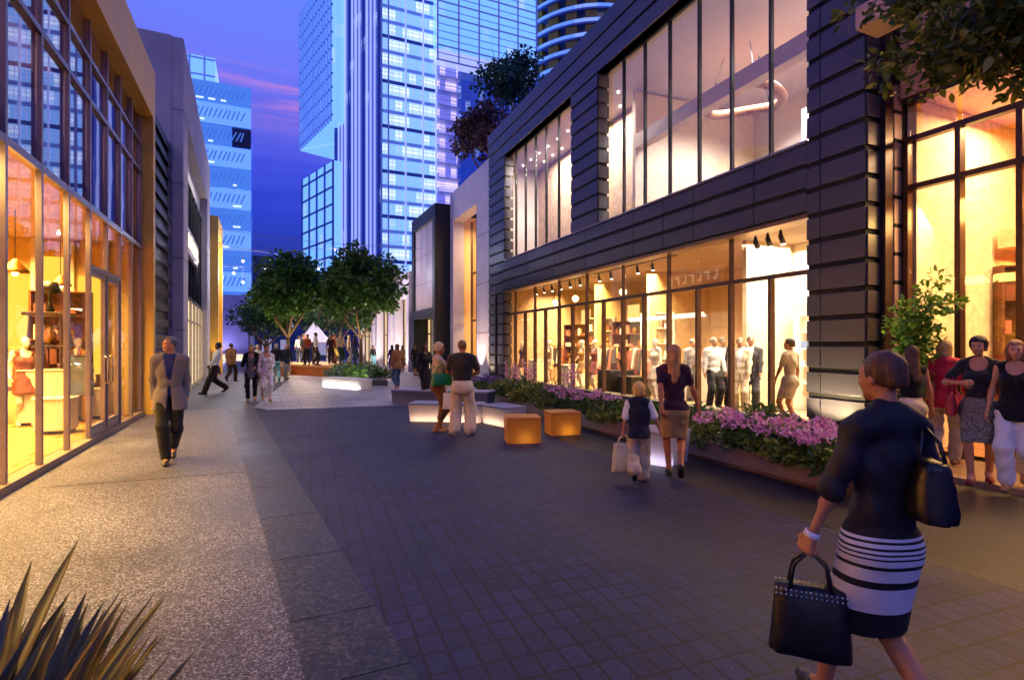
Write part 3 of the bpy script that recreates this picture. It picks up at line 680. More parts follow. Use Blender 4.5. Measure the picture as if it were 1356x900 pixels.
# rooms behind the glass
m_lwall = mat('gold_plaster', '#e6c884', rough=.7, var=.10, scale=1.5, stretch=(1, 1.5, .12))
m_lfloor = mat('oak_floor', '#a8854e', rough=.3, var=.25, scale=2, stretch=(6, .5, 1))
m_cream = mat('cream_plaster', '#e8dcc4', rough=.7, var=.06, scale=2)
MB().box(-4.2, -4.05, .9, 15.2, .1, 3.95).build('back_wall', m_lwall, lb)
MB().box(-4.05, -.15, .9, 15.2, .02, .10).build('floor', m_lfloor, lb)
MB().box(-4.05, -.14, .9, 15.2, 3.98, 4.42).build('ceiling', mat('rose_slab', '#c8a890', rough=.7), lb)
MB().box(-4.05, -.15, 15.05, 15.2, .1, 3.97).build('side_wall', m_lwall, lb)
mb = MB()
for x in (-3.9, -3.25, -2.6, -1.95, -1.3, -.7): mb.box(x, x + .10, 14.93, 15.048, .1, 3.97)
mb.build('wall_fin', m_cream, lb)
for i, x in enumerate((-3.75, -3.1, -2.45, -1.8, -1.15)): MB().box(x, x + .45, 15.03, 15.045, .35 if i % 2 else 1.0, 3.6 if i % 2 else 3.2).build('backlit_panel', emis('amber_panel', '#ffcc50', 1.5), lb)
MB().box(-4.2, -4.05, .9, 15.2, 4.43, 7.55).build('upper_back_wall', mat('upper_room', '#a08890', rough=.8, var=.15, scale=.8), lb)
MB().box(-4.04, -.14, .9, 15.2, 7.3, 7.55).build('upper_ceiling', mat('upper_ceil', '#b08a62', rough=.7, var=.1), lb)
for y in (3.2, 6.2, 8.2, 9.8): area('shop_lamp', (LX - 2.0, y, 3.9), 1.2, 260, GOLD, size_y=1.6, spread=115)
for y in (11.6, 13.6): area('shop_lamp', (LX - 2.0, y, 3.9), 1.6, 440, GOLD, size_y=1.6, spread=125)
for y in (4.2, 6.9, 9.2): area('window_lamp', (LX - .45, y, 3.75), .5, 45, GOLD, rot=(0, R(-26), 0), size_y=1.8)  # added lights tilted outward to throw warm spill on the sidewalk
area('pavement_fill', (LX - .25, 5.6, 2.9), .3, 135, (1, .72, .28), rot=(0, R(-22), 0), size_y=3.4, spread=80)  # added light, no fixture: makes the warm pool on the pavement
area('upper_lamp', (LX - 2, 8, 7.2), 1.5, 160, (1, .62, .4), size_y=12)

# ------------------------------------------------------------------ louvre panel and the concrete portal building behind it
lv = thing('louvre_screen', 'tall dark louvre screen between the ochre shop and the concrete building', 'screen', (-2.47, 15.52, 0))
m_black = mat('black_metal', '#17151a', rough=.5, var=.2, scale=3)
MB().box(-.25, -.08, 0, 2.92, 0, 7.6).build('backing', m_black, lv)
mb = MB()
for z in np.arange(.15, 7.5, .42): mb.add([(-.08, 0.05, z), (.0, 0.05, z - .10), (.0, 2.87, z - .10), (-.08, 2.87, z), (-.08, .05, z + .16), (.0, .05, z + .10), (.0, 2.87, z + .10), (-.08, 2.87, z + .16)], [(0, 1, 2, 3), (7, 6, 5, 4), (0, 4, 5, 1), (1, 5, 6, 2), (2, 6, 7, 3)])
mb.build('louvre_blade', mat('louvre', '#2b2626', rough=.45, metal=.3), lv)
m_conc = mat('concrete', '#aca8b2', rough=.75, var=.12, scale=1.2, bump=.25, bscale=30)
cb = thing('concrete_building', 'grey concrete portal building with dark windows behind the louvre screen', 'building', (-2.16, 18.48, 0), math.atan(.0285))
# plan local: x into the street, y along it (0 .. 13.2); portal frame around a deep recess
MB().box(-9, -.3, 0, 13.1, 7.6, 10.7).box(-9, -.3, .02, 13.08, 0, 7.598).build('wall', m_conc, cb)
MB().box(-.298, 0, 0, 1.4, 0, 10.68).build('near_jamb', m_conc, cb, bevel=.02)
MB().box(-.298, 0, 11.0, 13.1, 0, 10.68).build('far_jamb', m_conc, cb, bevel=.02)
MB().box(-.298, -.002, 1.402, 10.998, 8.6, 10.676).build('lintel', m_conc, cb)
mb = MB()
for z in (2.1, 4.2, 6.4, 8.55): mb.box(-.3, .006, -.006, 1.2, z, z + .018)
mb.build('panel_joint', mat('joint_grey', '#4a464c', rough=.8), cb)
m_dkglass = mat('dark_glass', '#10131c', rough=.06, var=.1, spec=.9)
wf = MB()
for y in np.arange(1.45, 11.0, 1.27): wf.box(-.3, -.2, y, y + .07, 3.35, 7.6)
wf.box(-.3, -.2, 1.45, 10.95, 3.3, 3.42).box(-.3, -.2, 1.45, 10.95, 7.5, 7.62).build('window_frame', m_black, cb)
fr = [o for o in cb.children if o.name.startswith('window_frame')][0]
MB().box(-.28, -.26, 1.5, 10.9, 3.42, 7.5).build('pane', m_dkglass, fr)
sg = MB().box(-.19, -.08, 2.0, 6.6, 4.75, 5.6).build('sign_panel', mat('sign_face', '#c8b8a8', rough=.4), cb)
mb = MB()
for i, y in enumerate(np.arange(2.4, 6.2, .62)):
    mb.box(-.08, -.05, y, y + .09, 4.95, 5.4)
    if i % 2: mb.box(-.08, -.05, y + .09, y + .36, 5.3, 5.4)
    else: mb.box(-.08, -.05, y + .09, y + .3, 4.95, 5.04)
mb.build('lettering', emis('sign_glow', '#ffe2b8', 1.6), sg)
MB().box(-.29, -.24, 1.5, 10.95, .12, 3.28).build('lit_storefront', emis('frosted_lit', '#f6dcae', .95), cb)
mb = MB()
for y in np.arange(1.5, 11.0, 1.575): mb.box(-.235, -.15, y, y + .07, 0, 3.29)
mb.box(-.23, -.15, 1.57, 10.94, 2.5, 2.56).build('storefront_frame', mat('pale_frame', '#b8a898', rough=.5), cb)
area('portal_lamp', (-2.0, 24.8, 8.3), .6, 60, SOFT, size_y=6)
area('portal_lamp', (-1.9, 24.8, 3.2), .3, 60, SOFT, rot=(0, R(-50), 0), size_y=7)
yb = thing('ochre_portal', 'narrow ochre portal at the far end of the left shops', 'building', (-2.35, 33.0, 0))
MB().box(-4, .1, 0, .35, 0, 8.6).box(-4, .1, 3.0, 3.4, 0, 8.6).box(-4, .098, .352, 2.998, 7.7, 8.59).build('wall', m_ochre, yb)
MB().box(-4, -.5, .352, 2.998, 0, 7.69).build('lit_wall', mat('gold_wall2', '#d8a850', rough=.6), yb)
area('portal_lamp', (-2.3, 34.7, 7.4), .4, 70, GOLD, size_y=2)
spot('pier_uplight', (-2.0, 32.4, .3), (-2.3, 33.0, 5), 160, GOLD, 70)
# ------------------------------------------------------------------ black banded building on the right (two storeys)
PHI = math.atan(.041); RT = Vector((math.sin(PHI), math.cos(PHI))); RN = Vector((math.cos(PHI), -math.sin(PHI)))
def rl(px, x=0.0):
    "local y on the plane x behind the facade, seen at picture column px"
    rx, ry = ray(px); o = Vector((7.95, 0)) + RN * x
    # o + t*RT = d*(rx,ry)
    det = rx * (-RT.y) - ry * (-RT.x); d = (o.x * (-RT.y) - o.y * (-RT.x)) / det
    p = Vector((rx, ry)) * d - o; return p.dot(RT)
def RW(x, y, z=0): v = Vector((7.95, 0)) + RN * x + RT * y; return Vector((v.x, v.y, z))
rb = thing('black_building', 'two storey shop building clad in black bands with big lit windows', 'building', (7.95, 0, 0), -PHI)
m_band = mat('black_band', '#46454f', rough=.36, metal=.15, var=.16, scale=1.1, bump=.12, bscale=30, stretch=(1, .4, 2))
m_gap = mat('band_gap', '#060607', rough=.7, var=.1)
m_glc = glass('shop_glass', '#fffaf2', 1.8, .01, 1.5)
m_gle = glass('upper_glass', '#f6f4f8', 1.8, .01, 1.5)
yN, yWn, yWf, yF = rl(1147), rl(1070), rl(667), rl(648)         # corner, near jamb, far jamb, far corner
yUa, yUb, yUc, yUd = rl(1070), rl(796, .1), rl(757), rl(669)     # upper windows: near pair, far pair
ZG0, ZG1, ZS, ZH, ZT = .35, 3.83, 5.02, 9.25, 10.62
PIT, GAP = .43, .085
def bands(mb, y0, y1, z0, z1, joints=(), x0=-.035, x1=.0):
    n = max(1, round((z1 - z0) / PIT)); p = (z1 - z0) / n
    cuts_ = [y0] + sorted([j for j in joints if y0 + .1 < j < y1 - .1]) + [y1]
    for i in range(n):
        for a, b in zip(cuts_[:-1], cuts_[1:]):
            e = .008; mb.box(x0, x1, a + (e if a != y0 else 0), b - (e if b != y1 else 0), z0 + i * p + GAP / 2, z0 + (i + 1) * p - GAP / 2)
J = [rl(1088), rl(1000), rl(920), rl(879), rl(840), rl(776), rl(735), rl(700)]
# dark backing
mb = MB(); B0, B1 = .002, .30
mb.box(B0, B1, yN + .012, yUa - .012, 0, ZT - .02).box(B0, B1, yUa, yWf, ZG1, ZS - .02).box(B0, B1, yWf + .002, yF - .012, 0, ZT - .02)
mb.box(B0, B1, yUa, yWf, ZH + .02, ZT - .02).box(B0, B1, yUb + .01, yUc - .01, ZS, ZH)
mb.build('backing_wall', m_gap, rb)
mb = MB()
bands(mb, yN, yUa, 0.0, ZS, J); bands(mb, yN, yUa, ZS, ZH, J)                 # near pier
bands(mb, yUa + .001, yWf - .001, ZG1, ZS, J)                                 # spandrel
bands(mb, yWf, yF, 0.0, ZS, J); bands(mb, yUd, yF, ZS, ZH, J)                  # far pier
bands(mb, yUb, yUc, ZS, ZH, ())                                               # pier between upper windows
mb.build('cladding_band', m_band, rb, bevel=.006)
for y0_, y1_, z0_, z1_ in ((yN - .03, yN + .01, 0, ZS), (yN - .03, yN + .01, ZS, ZH), (yUb - .03, yUb + .01, ZS, ZH), (yWf - .03, yWf - .002, ZG0, ZG1), (yUd - .03, yUd, ZS, ZH)):
    mb = MB(); bands(mb, y0_, y1_, z0_, z1_, (), .004, .34); mb.build('corner_band', m_band, rb)     # reveals, so the bands turn the corners
mb = MB()
for i, (z, x) in enumerate(((ZH + .02, -.035), (ZH + .48, -.06), (ZH + .92, -.085))): mb.box(x, .30, yN - .03, yF, z, z + (.40 if i < 2 else .45))
mb.build('parapet', m_band, rb, bevel=.006)
MB().box(-.07, .10, yUa, yUd, ZS - .02, ZS + .02).build('window_ledge', mat('ledge', '#8a8490', rough=.35, metal=.5), rb)
MB().box(-.02, .34, yWn, yWf - .03, ZG1 - .07, ZG1 - .002).build('shop_lintel', mat('lintel_bronze', '#8a6c50', rough=.35, metal=.5), rb)
MB().box(-.04, .34, yWn, yWf - .03, 0, ZG0).build('shop_plinth', mat('plinth', '#3a3434', rough=.5), rb)
m_bronze = mat('bronze', '#5c463a', rough=.38, metal=.6, var=.1)
m_dark = mat('dark_frame', '#1c1a20', rough=.4, metal=.4, var=.1)
# ground-floor shop windows
gx = [1070, 1022, 969, 925, 886.5, 854, 826, 800, 778, 759, 741, 723, 709, 696, 683]
gy = [rl(p, .22) for p in gx]; gy[0] = yWn; gy.append(yWf - .03)
MB().box(.16, .27, yWn, yWf - .03, 2.86, 2.94).build('transom', m_bronze, rb)
mb = MB()
for y in gy[1:-1]: mb.box(.15, .27, y - .03, y + .03, ZG0, 2.858)
for y in gy[2:-1:2]: mb.box(.17, .26, y - .02, y + .02, 2.942, ZG1 - .07)
mb.build('mullion', m_bronze, rb)
for a, b in zip(gy[:-1], gy[1:]):
    MB().box(.205, .213, a + .03, b - .03, ZG0, 2.858).build('shop_pane', m_glc, rb)
    MB().box(.205, .213, a + .01, b - .01, 2.942, ZG1 - .07).build('shop_pane', m_glc, rb)
# upper windows
for nm, y0, y1, pxs in (('near', yUa, yUb - .03, (1022, 970, 927, 888, 855, 827)), ('far', yUc, yUd - .03, (740.7, 724, 710, 696.7, 684, 671))):
    ys_ = [y0] + [rl(p, .24) for p in pxs if y0 + .05 < rl(p, .24) < y1 - .05] + [y1]
    mb = MB(); mb.box(.2, .28, y0, y1, ZS + .02, ZS + .07).box(.2, .28, y0, y1, ZH - .06, ZH + .015)
    for y in ys_[1:-1]: mb.box(.19, .27, y - .025, y + .025, ZS + .072, ZH - .062)
    wn = mb.build('upper_window', m_dark, rb)
    for a, b in zip(ys_[:-1], ys_[1:]): MB().box(.225, .233, a + .026, b - .026, ZS + .07, ZH - .06).build('pane', m_gle, wn)
# rooms: ground floor shop
DX = 5.6
m_rfloor = mat('shop_floor', '#8a7660', rough=.25, var=.2, scale=2)
MB().box(.28, DX, yN + .1, yF - .1, .02, .12).build('shop_floor', m_rfloor, rb)
MB().box(.302, DX, yN + .1, yF - .1, 4.1, 4.5).build('shop_ceiling', mat('shop_ceiling', '#a08a78', rough=.8, var=.1), rb)
ySp = rl(900, .3) - .4
MB().box(DX - .2, DX, yN + .1, yF - .1, .12, 4.098).build('back_wall', mat('amber_wall', '#d8bc90', rough=.7, var=.12, scale=1.0, stretch=(1, 2.2, .15)), rb)
MB().box(.32, DX - .2, yN + .05, yN + .2, .12, 4.098).box(.32, DX - .2, yF - .3, yF - .12, .12, 4.098).build('end_wall', mat('end_wall', '#c8a888', rough=.7), rb)
mb = MB(); mb.box(1.9, DX - .2, ySp, ySp + .12, .12, 4.098)
for y in (rl(860, 3.0), rl(790, 3.0), rl(735, 3.0)): mb.box(3.0, DX - .2, y, y + .15, .12, 4.098)
mb.build('partition', mat('partition', '#e0c498', rough=.7, var=.1), rb)
mb = MB(); mb.box(3.4, 3.55, yN + 1.9, ySp - .001, .12, 4.09).build('white_feature_wall', mat('feature_white', '#ece4d4', rough=.6, var=.05), rb)
m_lit = emis('lit_shelf', '#fff0d4', 1.5)
for px, x in ((838, 4.2), (808, 4.2), (775, 4.0), (745, 4.0), (716, 4.0)):
    y = rl(px, x); MB().box(x, x + .06, y - .35, y + .35, .5, 3.2).box(x - .02, x + .08, y - .4, y + .4, .12, .499).build('backlit_panel', emis('amber_panel2', '#ffd480', 1.2), rb)
MB().box(3.1, 3.38, yN + 1.5, ySp - .2, 2.35, 2.62).build('lit_bulkhead', m_lit, rb)
for y, p_, c in ((yN + 1.6, 170, SOFT), (yN + 3.9, 280, SOFT), (yN + 6.6, 280, WARM), (yN + 9.4, 280, WARM), (yN + 12.6, 280, GOLD), (yN + 15.2, 170, WARM)):
    area('shop_lamp', RW(2.6, y, 4.0), 1.4, p_ * 1.55, c, size_y=1.6, spread=112)
for y in (yN + 2.6, yN + 6.2, yN + 9.8, yN + 13.4): area('window_lamp', RW(.55, y, 3.7), .25, 55, SOFT, rot=(0, R(-32), 0), size_y=2.5, spread=110)
# rooms: upper floor
MB().box(.302, 6.5, yN + .1, yF - .1, 4.6, 4.95).build('upper_floor', mat('upper_floor', '#6a5a50', rough=.5), rb)
MB().box(.302, 6.5, yN + .1, yF - .1, ZH + .05, ZH + .4).build('upper_ceiling', mat('upper_ceiling', '#d4c8c8', rough=.7, var=.05), rb)
MB().box(6.3, 6.5, yN + .1, yF - .1, 4.95, ZH + .05).build('upper_back_wall', mat('upper_wall', '#e0d4c8', rough=.7, var=.14, scale=.8), rb)
MB().box(1.6, 1.9, yN + .3, yUb + .6, 7.55, 7.95).box(1.6, 6.3, yUb + .5, yUb + .65, 4.95, ZH).box(1.9, 6.3, yN + 2.2, yN + 2.4, 7.0, ZH).build('upper_beam', mat('beam_cream', '#ecd8b8', rough=.6, var=.08), rb)
MB().box(.5, 6.3, yN + .12, yN + .25, 4.95, ZH + .05).box(.35, 6.3, yF - .25, yF - .12, 4.95, ZH + .05).build('upper_end_wall', mat('upper_wall', '#e0d4c8'), rb)
MB().box(2.2, 2.3, yUc - .5, yF - .3, 4.96, ZH).build('linen_screen', mat('linen', '#c8ac8c', rough=.8, var=.2, scale=5, bump=.3), rb)
MB().box(3.2, 3.3, yN + 1.0, yUb - .5, 4.96, 6.4).box(4.0, 4.1, yN + 2.5, yN + 4.4, 6.4, 7.6).build('upper_partition', mat('pale_partition', '#d8d0d4', rough=.6, var=.1), rb)
for y in (yN + 2, yN + 5): area('upper_lamp', RW(3.6, y, ZH - .1), 1.6, 760, (1, .93, .86), size_y=1.8, spread=140)
for y in (yN + 10, yN + 13.5): area('upper_lamp', RW(1.3, y, ZH - .1), .9, 330, (1, .86, .70), size_y=1.8)
mb = MB()
for y in np.arange(yN + 8.4, yF - .8, .8):
    for x in (1.2, 1.8): mb.lathe([(.035, ZH + .0), (.04, ZH + .02), (.04, ZH + .048)], 10, (x, y))
mb.build('downlight', emis('downlight', '#fff0d8', 6), rb)

# ------------------------------------------------------------------ second shop, right edge of the picture
SX = 8.85
m_bronze2 = mat('bronze_dark', '#4a3024', rough=.38, metal=.5, var=.1)
sb = thing('bronze_shop', 'tall glazed shop with bronze mullions and amber interior at the right edge', 'building', (SX, 0, 0))
y0s, y1s = -2.2, 4.98
m_rose = mat('rose_panel', '#b8907c', rough=.5, var=.1, scale=2)
mb = MB()                                            # banded return between the two shops
for z in np.arange(.02, 5.4, .43): mb.box(-.20, -.02, 5.00, 5.12, z + .03, z + .40)
mb.build('return_band', m_rose, sb)
MB().box(-.18, .3, 5.005, 5.115, 0, 8.6).build('return_wall', m_gap, sb)
MB().box(-.42, -.24, 5.0, 5.10, 0, 8.6).build('steel_column', mat('column_steel', '#3c2e30', rough=.35, metal=.6), sb)
mbs = MB(); my = [4.93, 4.26, 3.58, 2.9, 2.2, 1.5, .8, .1, -.6, -1.3, -2.0]
for y in my: mbs.box(-.06, .08, y - .035, y + .035, .06, 4.70)
mbs.build('mullion', m_bronze2, sb)
for z in (4.02, 4.74, 5.32): MB().box(-.055, .075, y0s, y1s, z - .04, z + .04).build('transom', m_bronze2, sb)
for a, b in zip(my[1:], my[:-1]):
    for z0, z1 in ((.07, 3.978), (4.062, 4.698), (4.782, 5.278)): MB().box(.0, .008, a + .036, b - .036, z0, z1).build('pane', m_glc, sb)
MB().box(-.1, .28, y0s, y1s, 5.37, 6.9).build('upper_panel', m_rose, sb)
MB().box(-.35, -.101, y0s, y1s, 6.9, 8.5).box(-.1, .3, y0s, y1s, 6.901, 8.5).build('upper_wall', m_band, sb)
MB().box(.05, 6, y0s, y1s, .0, .06).build('floor', mat('amber_floor', '#9a6434', rough=.25, var=.2), sb)
MB().box(3.6, 3.8, y0s, y1s + 3, .06, 5.3).build('back_wall', mat('amber_wall2', '#dca04c', rough=.65, var=.22, scale=1.2, stretch=(1, 2.5, .2)), sb)
MB().box(.09, 3.6, y0s, y1s, 5.38, 5.6).build('ceiling', mat('amber_ceiling', '#e0b890', rough=.7), sb)
MB().box(.1, 3.6, 4.86, 4.99, .06, 5.37).build('end_wall', mat('end_cream', '#f0dcb8', rough=.7), sb)
mb = MB()
for z in (1.1, 1.7, 2.3, 2.9): mb.box(3.2, 3.6, 1.0, 4.4, z, z + .05)
for y in (.95, 2.1, 3.25, 4.4): mb.box(3.2, 3.6, y, y + .05, .06, 3.0)
mb.build('shelving', mat('walnut', '#6a3c1c', rough=.45, var=.25, scale=3, stretch=(1, 1, 6)), sb)
MB().box(2.2, 3.6, y0s, y1s - .2, 3.25, 3.55).build('lit_gallery', mat('gallery', '#e8c898', rough=.6), sb)
for y in (3.9, 2.0, 0): area('shop_lamp', (SX + 1.5, y, 5.2), 1.2, 170, (1, .66, .34), size_y=1.4)
for y in (4.2, 2.6): area('window_lamp', (SX + .35, y, 3.6), .4, 35, GOLD, rot=(0, R(42), 0), size_y=1.3)
for y in (4.0, 2.0): area('shop_lamp', (SX + 2.8, y, 3.1), .8, 60, (1, .5, .14), size_y=1.4)
cn = thing('canopy', 'pale boxed canopy edge above the shop at the upper right', 'canopy', (7.6, 4.92, 6.1))
MB().box(0, .5, -6.5, 0, 0, .32).build('canopy_box', mat('canopy_cream', '#c8a48c', rough=.5, var=.06), cn, bevel=.01)
mb = MB()
for y in (-.6, -2.4, -4.2): mb.box(.5, 1.22, y, y + .08, .1, .2)
mb.build('bracket', m_bronze2, cn)
# ------------------------------------------------------------------ buildings further along on the right
wb = thing('white_building', 'pale stone portal building next to the black building', 'building', (7.95, 0, 0), -PHI)
m_pale = mat('pale_stone', '#ccc4cc', rough=.6, var=.08, scale=1.4, bump=.1)
wy0, wy1 = yF + .02, rl(596)
wa, wbb = rl(631), rl(600)
ZW = 9.75
MB().box(0, .6, wy0, wa, 0, ZW).build('near_jamb', m_pale, wb, bevel=.015)
MB().box(0, .6, wbb, wy1, 0, ZW).build('far_jamb', m_pale, wb, bevel=.015)
MB().box(0.002, .6, wa + .002, wbb - .002, 8.2, ZW - .002).build('lintel', m_pale, wb)
mb = MB()
for z in (2.2, 4.4, 6.6): mb.box(-.004, .02, wy0 + .02, wa - .02, z, z + .02)
mb.build('panel_joint', mat('joint_grey', '#4a464c'), wb)
fm = MB()
for y in np.linspace(wa + .1, wbb - .1, 5): fm.box(.95, 1.07, y - .05, y + .05, .05, 8.2)
for z in (2.9, 5.4): fm.box(.97, 1.05, wa, wbb, z, z + .1)
f_ = fm.build('window_frame', m_bronze, wb); MB().box(1.0, 1.008, wa, wbb, .05, 8.2).build('pane', m_glc, f_)
MB().box(3.6, 3.8, wa - 1, wbb + 3, 0, 8.6).box(.62, 3.6, wbb + .6, wbb + .8, 0, 8.6).build('back_wall', mat('amber_wall3', '#d8b078', rough=.7, var=.15, scale=.8), wb)
MB().box(.61, 3.6, wy0 + .02, wa - .02, 0, 8.4).build('inner_wall', m_pale, wb)
area('lobby_lamp', RW(2.2, (wa + wbb) / 2, 8.0), 1.2, 330, WARM, size_y=3)
area('lobby_lamp', RW(2.2, (wa + wbb) / 2, 3.4), 1.2, 160, WARM, size_y=3)
spot('jamb_uplight', RW(-.5, wa - .6, .3), RW(0, wa - .8, 4), 420, (1, .66, .5), 80)
# black box with the big pale screen
X0 = 8.27; yb0, yb1 = 27.9, 32.9
bb = thing('black_box_building', 'black boxed shop front framing a large pale screen', 'building', (X0, yb0, 0))
MB().box(0, 3, 0, .5, 0, 9.25).box(0, 3, 4.5, 5.0, 0, 9.25).box(0, 3, .502, 4.498, 8.5, 9.248).box(0, 3, .502, 4.498, 3.2, 3.7).build('frame', mat('box_black', '#16131a', rough=.5, var=.15), bb, bevel=.02)
m_scr = mat('screen_pale', '#b8a8ac', rough=.35, var=.14, scale=.9)
MB().box(.12, .3, .502, 4.498, 3.702, 8.498).build('screen', m_scr, bb)
mb = MB()
for z in (5.2, 6.8): mb.box(.112, .12, .51, 4.49, z, z + .02)
for y in (1.9, 3.2): mb.box(.112, .12, y, y + .02, 3.71, 8.49)
mb.build('screen_joint', mat('joint_grey', '#4a464c'), bb)
MB().box(.9, 1.0, .502, 4.498, 0, 3.198).build('lit_shopfront', emis('lit_front', '#f4d49c', .9), bb)
mb = MB()
for y in np.linspace(.55, 4.4, 6): mb.box(.8, .9, y, y + .08, 0, 3.19)
mb.box(.8, .9, .6, 4.4, 2.3, 2.38).build('shopfront_frame', m_bronze, bb)
area('screen_lamp', (X0 - .9, yb0 + 2.5, 3.0), .3, 90, (1, .7, .6), rot=(0, R(155), 0), size_y=3.5)
# low white colonnade beyond
wy = 33.4
for i, (L_, hgt, lab) in enumerate(((4.4, 6.3, 'nearer white gateway building with lit doors past the black box'), (5.6, 5.9, 'middle white gateway building in the row past the black box'), (7.5, 7.4, 'farthest white gateway building in the row past the black box'))):
    x = 8.2 - .12 * i
    cbld = thing('gateway_building', lab, 'building', (x, wy, 0), 0, 'white gateway buildings beyond the black box')
    MB().box(0, .7, 0, .7, 0, hgt).box(0, .7, L_ - .7, L_, 0, hgt).box(.002, .7, .702, L_ - .702, hgt - 1.5, hgt - .002).box(.7, 5, 0, L_, 0, hgt - .3).build('wall', m_pale, cbld)
    MB().box(.6, .69, .71, L_ - .71, .1, hgt - 1.51).build('lit_doorway', emis('lit_front2', '#f2cfa8', .7), cbld)
    mb = MB()
    for y in np.linspace(.75, L_ - .82, 4): mb.box(.5, .6, y, y + .08, 0, hgt - 1.51)
    mb.box(.5, .6, .75, L_ - .75, 2.4, 2.5).build('door_frame', m_bronze, cbld)
    area('gate_lamp', (x - .5, wy + L_ / 2, .25), .4, 260, (1, .80, .72), rot=(0, R(160), 0), size_y=L_ * .8)
    wy += L_ + .5
# ------------------------------------------------------------------ towers
def tower_glass(name, base, cell, lit=.25, litc='#cfe2ff', s=1.6, glow='#1a3fae', gs=.55, horiz=True, streak=True):
    "curtain wall glass: each pane keeps its own tone, some rooms are lit"
    m = bpy.data.materials.new(name); nt, b, o = _bsdf(m)
    tc = N(nt, 'ShaderNodeTexCoord'); sp = N(nt, 'ShaderNodeSeparateXYZ'); nt.links.new(tc.outputs['Object'], sp.inputs[0])
    # plan distance along the wall: x + y works for any upright face
    su = N(nt, 'ShaderNodeMath', operation='ADD'); nt.links.new(sp.outputs[0], su.inputs[0]); nt.links.new(sp.outputs[1], su.inputs[1])
    def fl(sock, c):
        d = N(nt, 'ShaderNodeMath', operation='DIVIDE'); d.inputs[1].default_value = c; nt.links.new(sock, d.inputs[0])
        f = N(nt, 'ShaderNodeMath', operation='FLOOR'); nt.links.new(d.outputs[0], f.inputs[0]); return f.outputs[0]
    cb_ = N(nt, 'ShaderNodeCombineXYZ'); nt.links.new(fl(su.outputs[0], cell[0]), cb_.inputs[0]); nt.links.new(fl(sp.outputs[2], cell[1]), cb_.inputs[1])
    wn = N(nt, 'ShaderNodeTexWhiteNoise', noise_dimensions='2D'); nt.links.new(cb_.outputs[0], wn.inputs[0])
    rp = ramp(nt, [(0, tuple(x * .55 for x in lin(base)[:3]) + (1,)), (1, base)], wn.outputs['Value'])
    nt.links.new(rp.outputs[0], b.inputs['Base Color'])
    b.inputs['Roughness'].default_value = .12; b.inputs['Metallic'].default_value = .0; b.inputs['Specular IOR Level'].default_value = 1.0
    cb2 = N(nt, 'ShaderNodeCombineXYZ'); nt.links.new(fl(su.outputs[0], cell[0]), cb2.inputs[0]); nt.links.new(fl(sp.outputs[2], cell[1]), cb2.inputs[1])
    w2 = N(nt, 'ShaderNodeTexWhiteNoise', noise_dimensions='2D'); nt.links.new(cb2.outputs[0], w2.inputs[0])
    # ceiling-light streaks inside lit rooms
    dz = N(nt, 'ShaderNodeMath', operation='DIVIDE'); dz.inputs[1].default_value = cell[1]; nt.links.new(sp.outputs[2], dz.inputs[0])
    frc = N(nt, 'ShaderNodeMath', operation='FRACT'); nt.links.new(dz.outputs[0], frc.inputs[0])
    st = ramp(nt, [(0, (.25, .25, .25, 1)), (.45, (.35, .35, .35, 1)), (.62, (1, 1, 1, 1)), (.72, (.3, .3, .3, 1)), (.82, (.9, .9, .9, 1)), (.92, (.25, .25, .25, 1))], frc.outputs[0])
    lt = ramp(nt, [(0, (0, 0, 0, 1)), (1 - lit - .02, (0, 0, 0, 1)), (1 - lit + .02, (.7, .7, .7, 1)), (1, (1, 1, 1, 1))], w2.outputs['Value'])
    ml = N(nt, 'ShaderNodeMath', operation='MULTIPLY'); nt.links.new(lt.outputs[0], ml.inputs[0])
    if streak: nt.links.new(st.outputs[0], ml.inputs[1])
    else: ml.inputs[1].default_value = .6
    ec = N(nt, 'ShaderNodeMix', data_type='RGBA'); ec.inputs['A'].default_value = tuple(x * gs for x in lin(glow)[:3]) + (1,); ec.inputs['B'].default_value = tuple(x * s for x in lin(litc)[:3]) + (1,)  # glow: blue emission added to every pane
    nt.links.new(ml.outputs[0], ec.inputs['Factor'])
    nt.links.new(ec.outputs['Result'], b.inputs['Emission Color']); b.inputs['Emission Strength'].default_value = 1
    return m
def metal_blue(n, c, **kw): return mat(n, c, rough=.4, var=.08, scale=.3, **kw)
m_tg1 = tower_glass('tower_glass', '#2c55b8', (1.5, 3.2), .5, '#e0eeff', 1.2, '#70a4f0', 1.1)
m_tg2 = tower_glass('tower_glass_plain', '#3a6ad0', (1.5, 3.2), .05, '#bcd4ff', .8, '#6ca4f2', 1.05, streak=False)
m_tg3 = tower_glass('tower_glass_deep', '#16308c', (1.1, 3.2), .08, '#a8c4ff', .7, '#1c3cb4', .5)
m_tgb = tower_glass('balcony_glow', '#8090d0', (1.3, 3.2), .5, '#ffe6f0', 1.0, '#7070d8', .7)
m_slab = metal_blue('slab_blue', '#a4bcec', emit='#5a84e4', estr=.25); m_white = metal_blue('white_rail', '#d4defa'); m_fin = metal_blue('fin_pale_glow', '#d8e0ff', emit='#a4b4f8', estr=.6); m_steelb = metal_blue('steel_blue', '#5470b8')  # slabs and fins carry added emission to look brighter; they are no lamps
m_railg = tower_glass('rail_glass', '#5a84d8', (1.2, 1.2), .0, '#ffffff', 1, '#6a9af4', .6, streak=False)

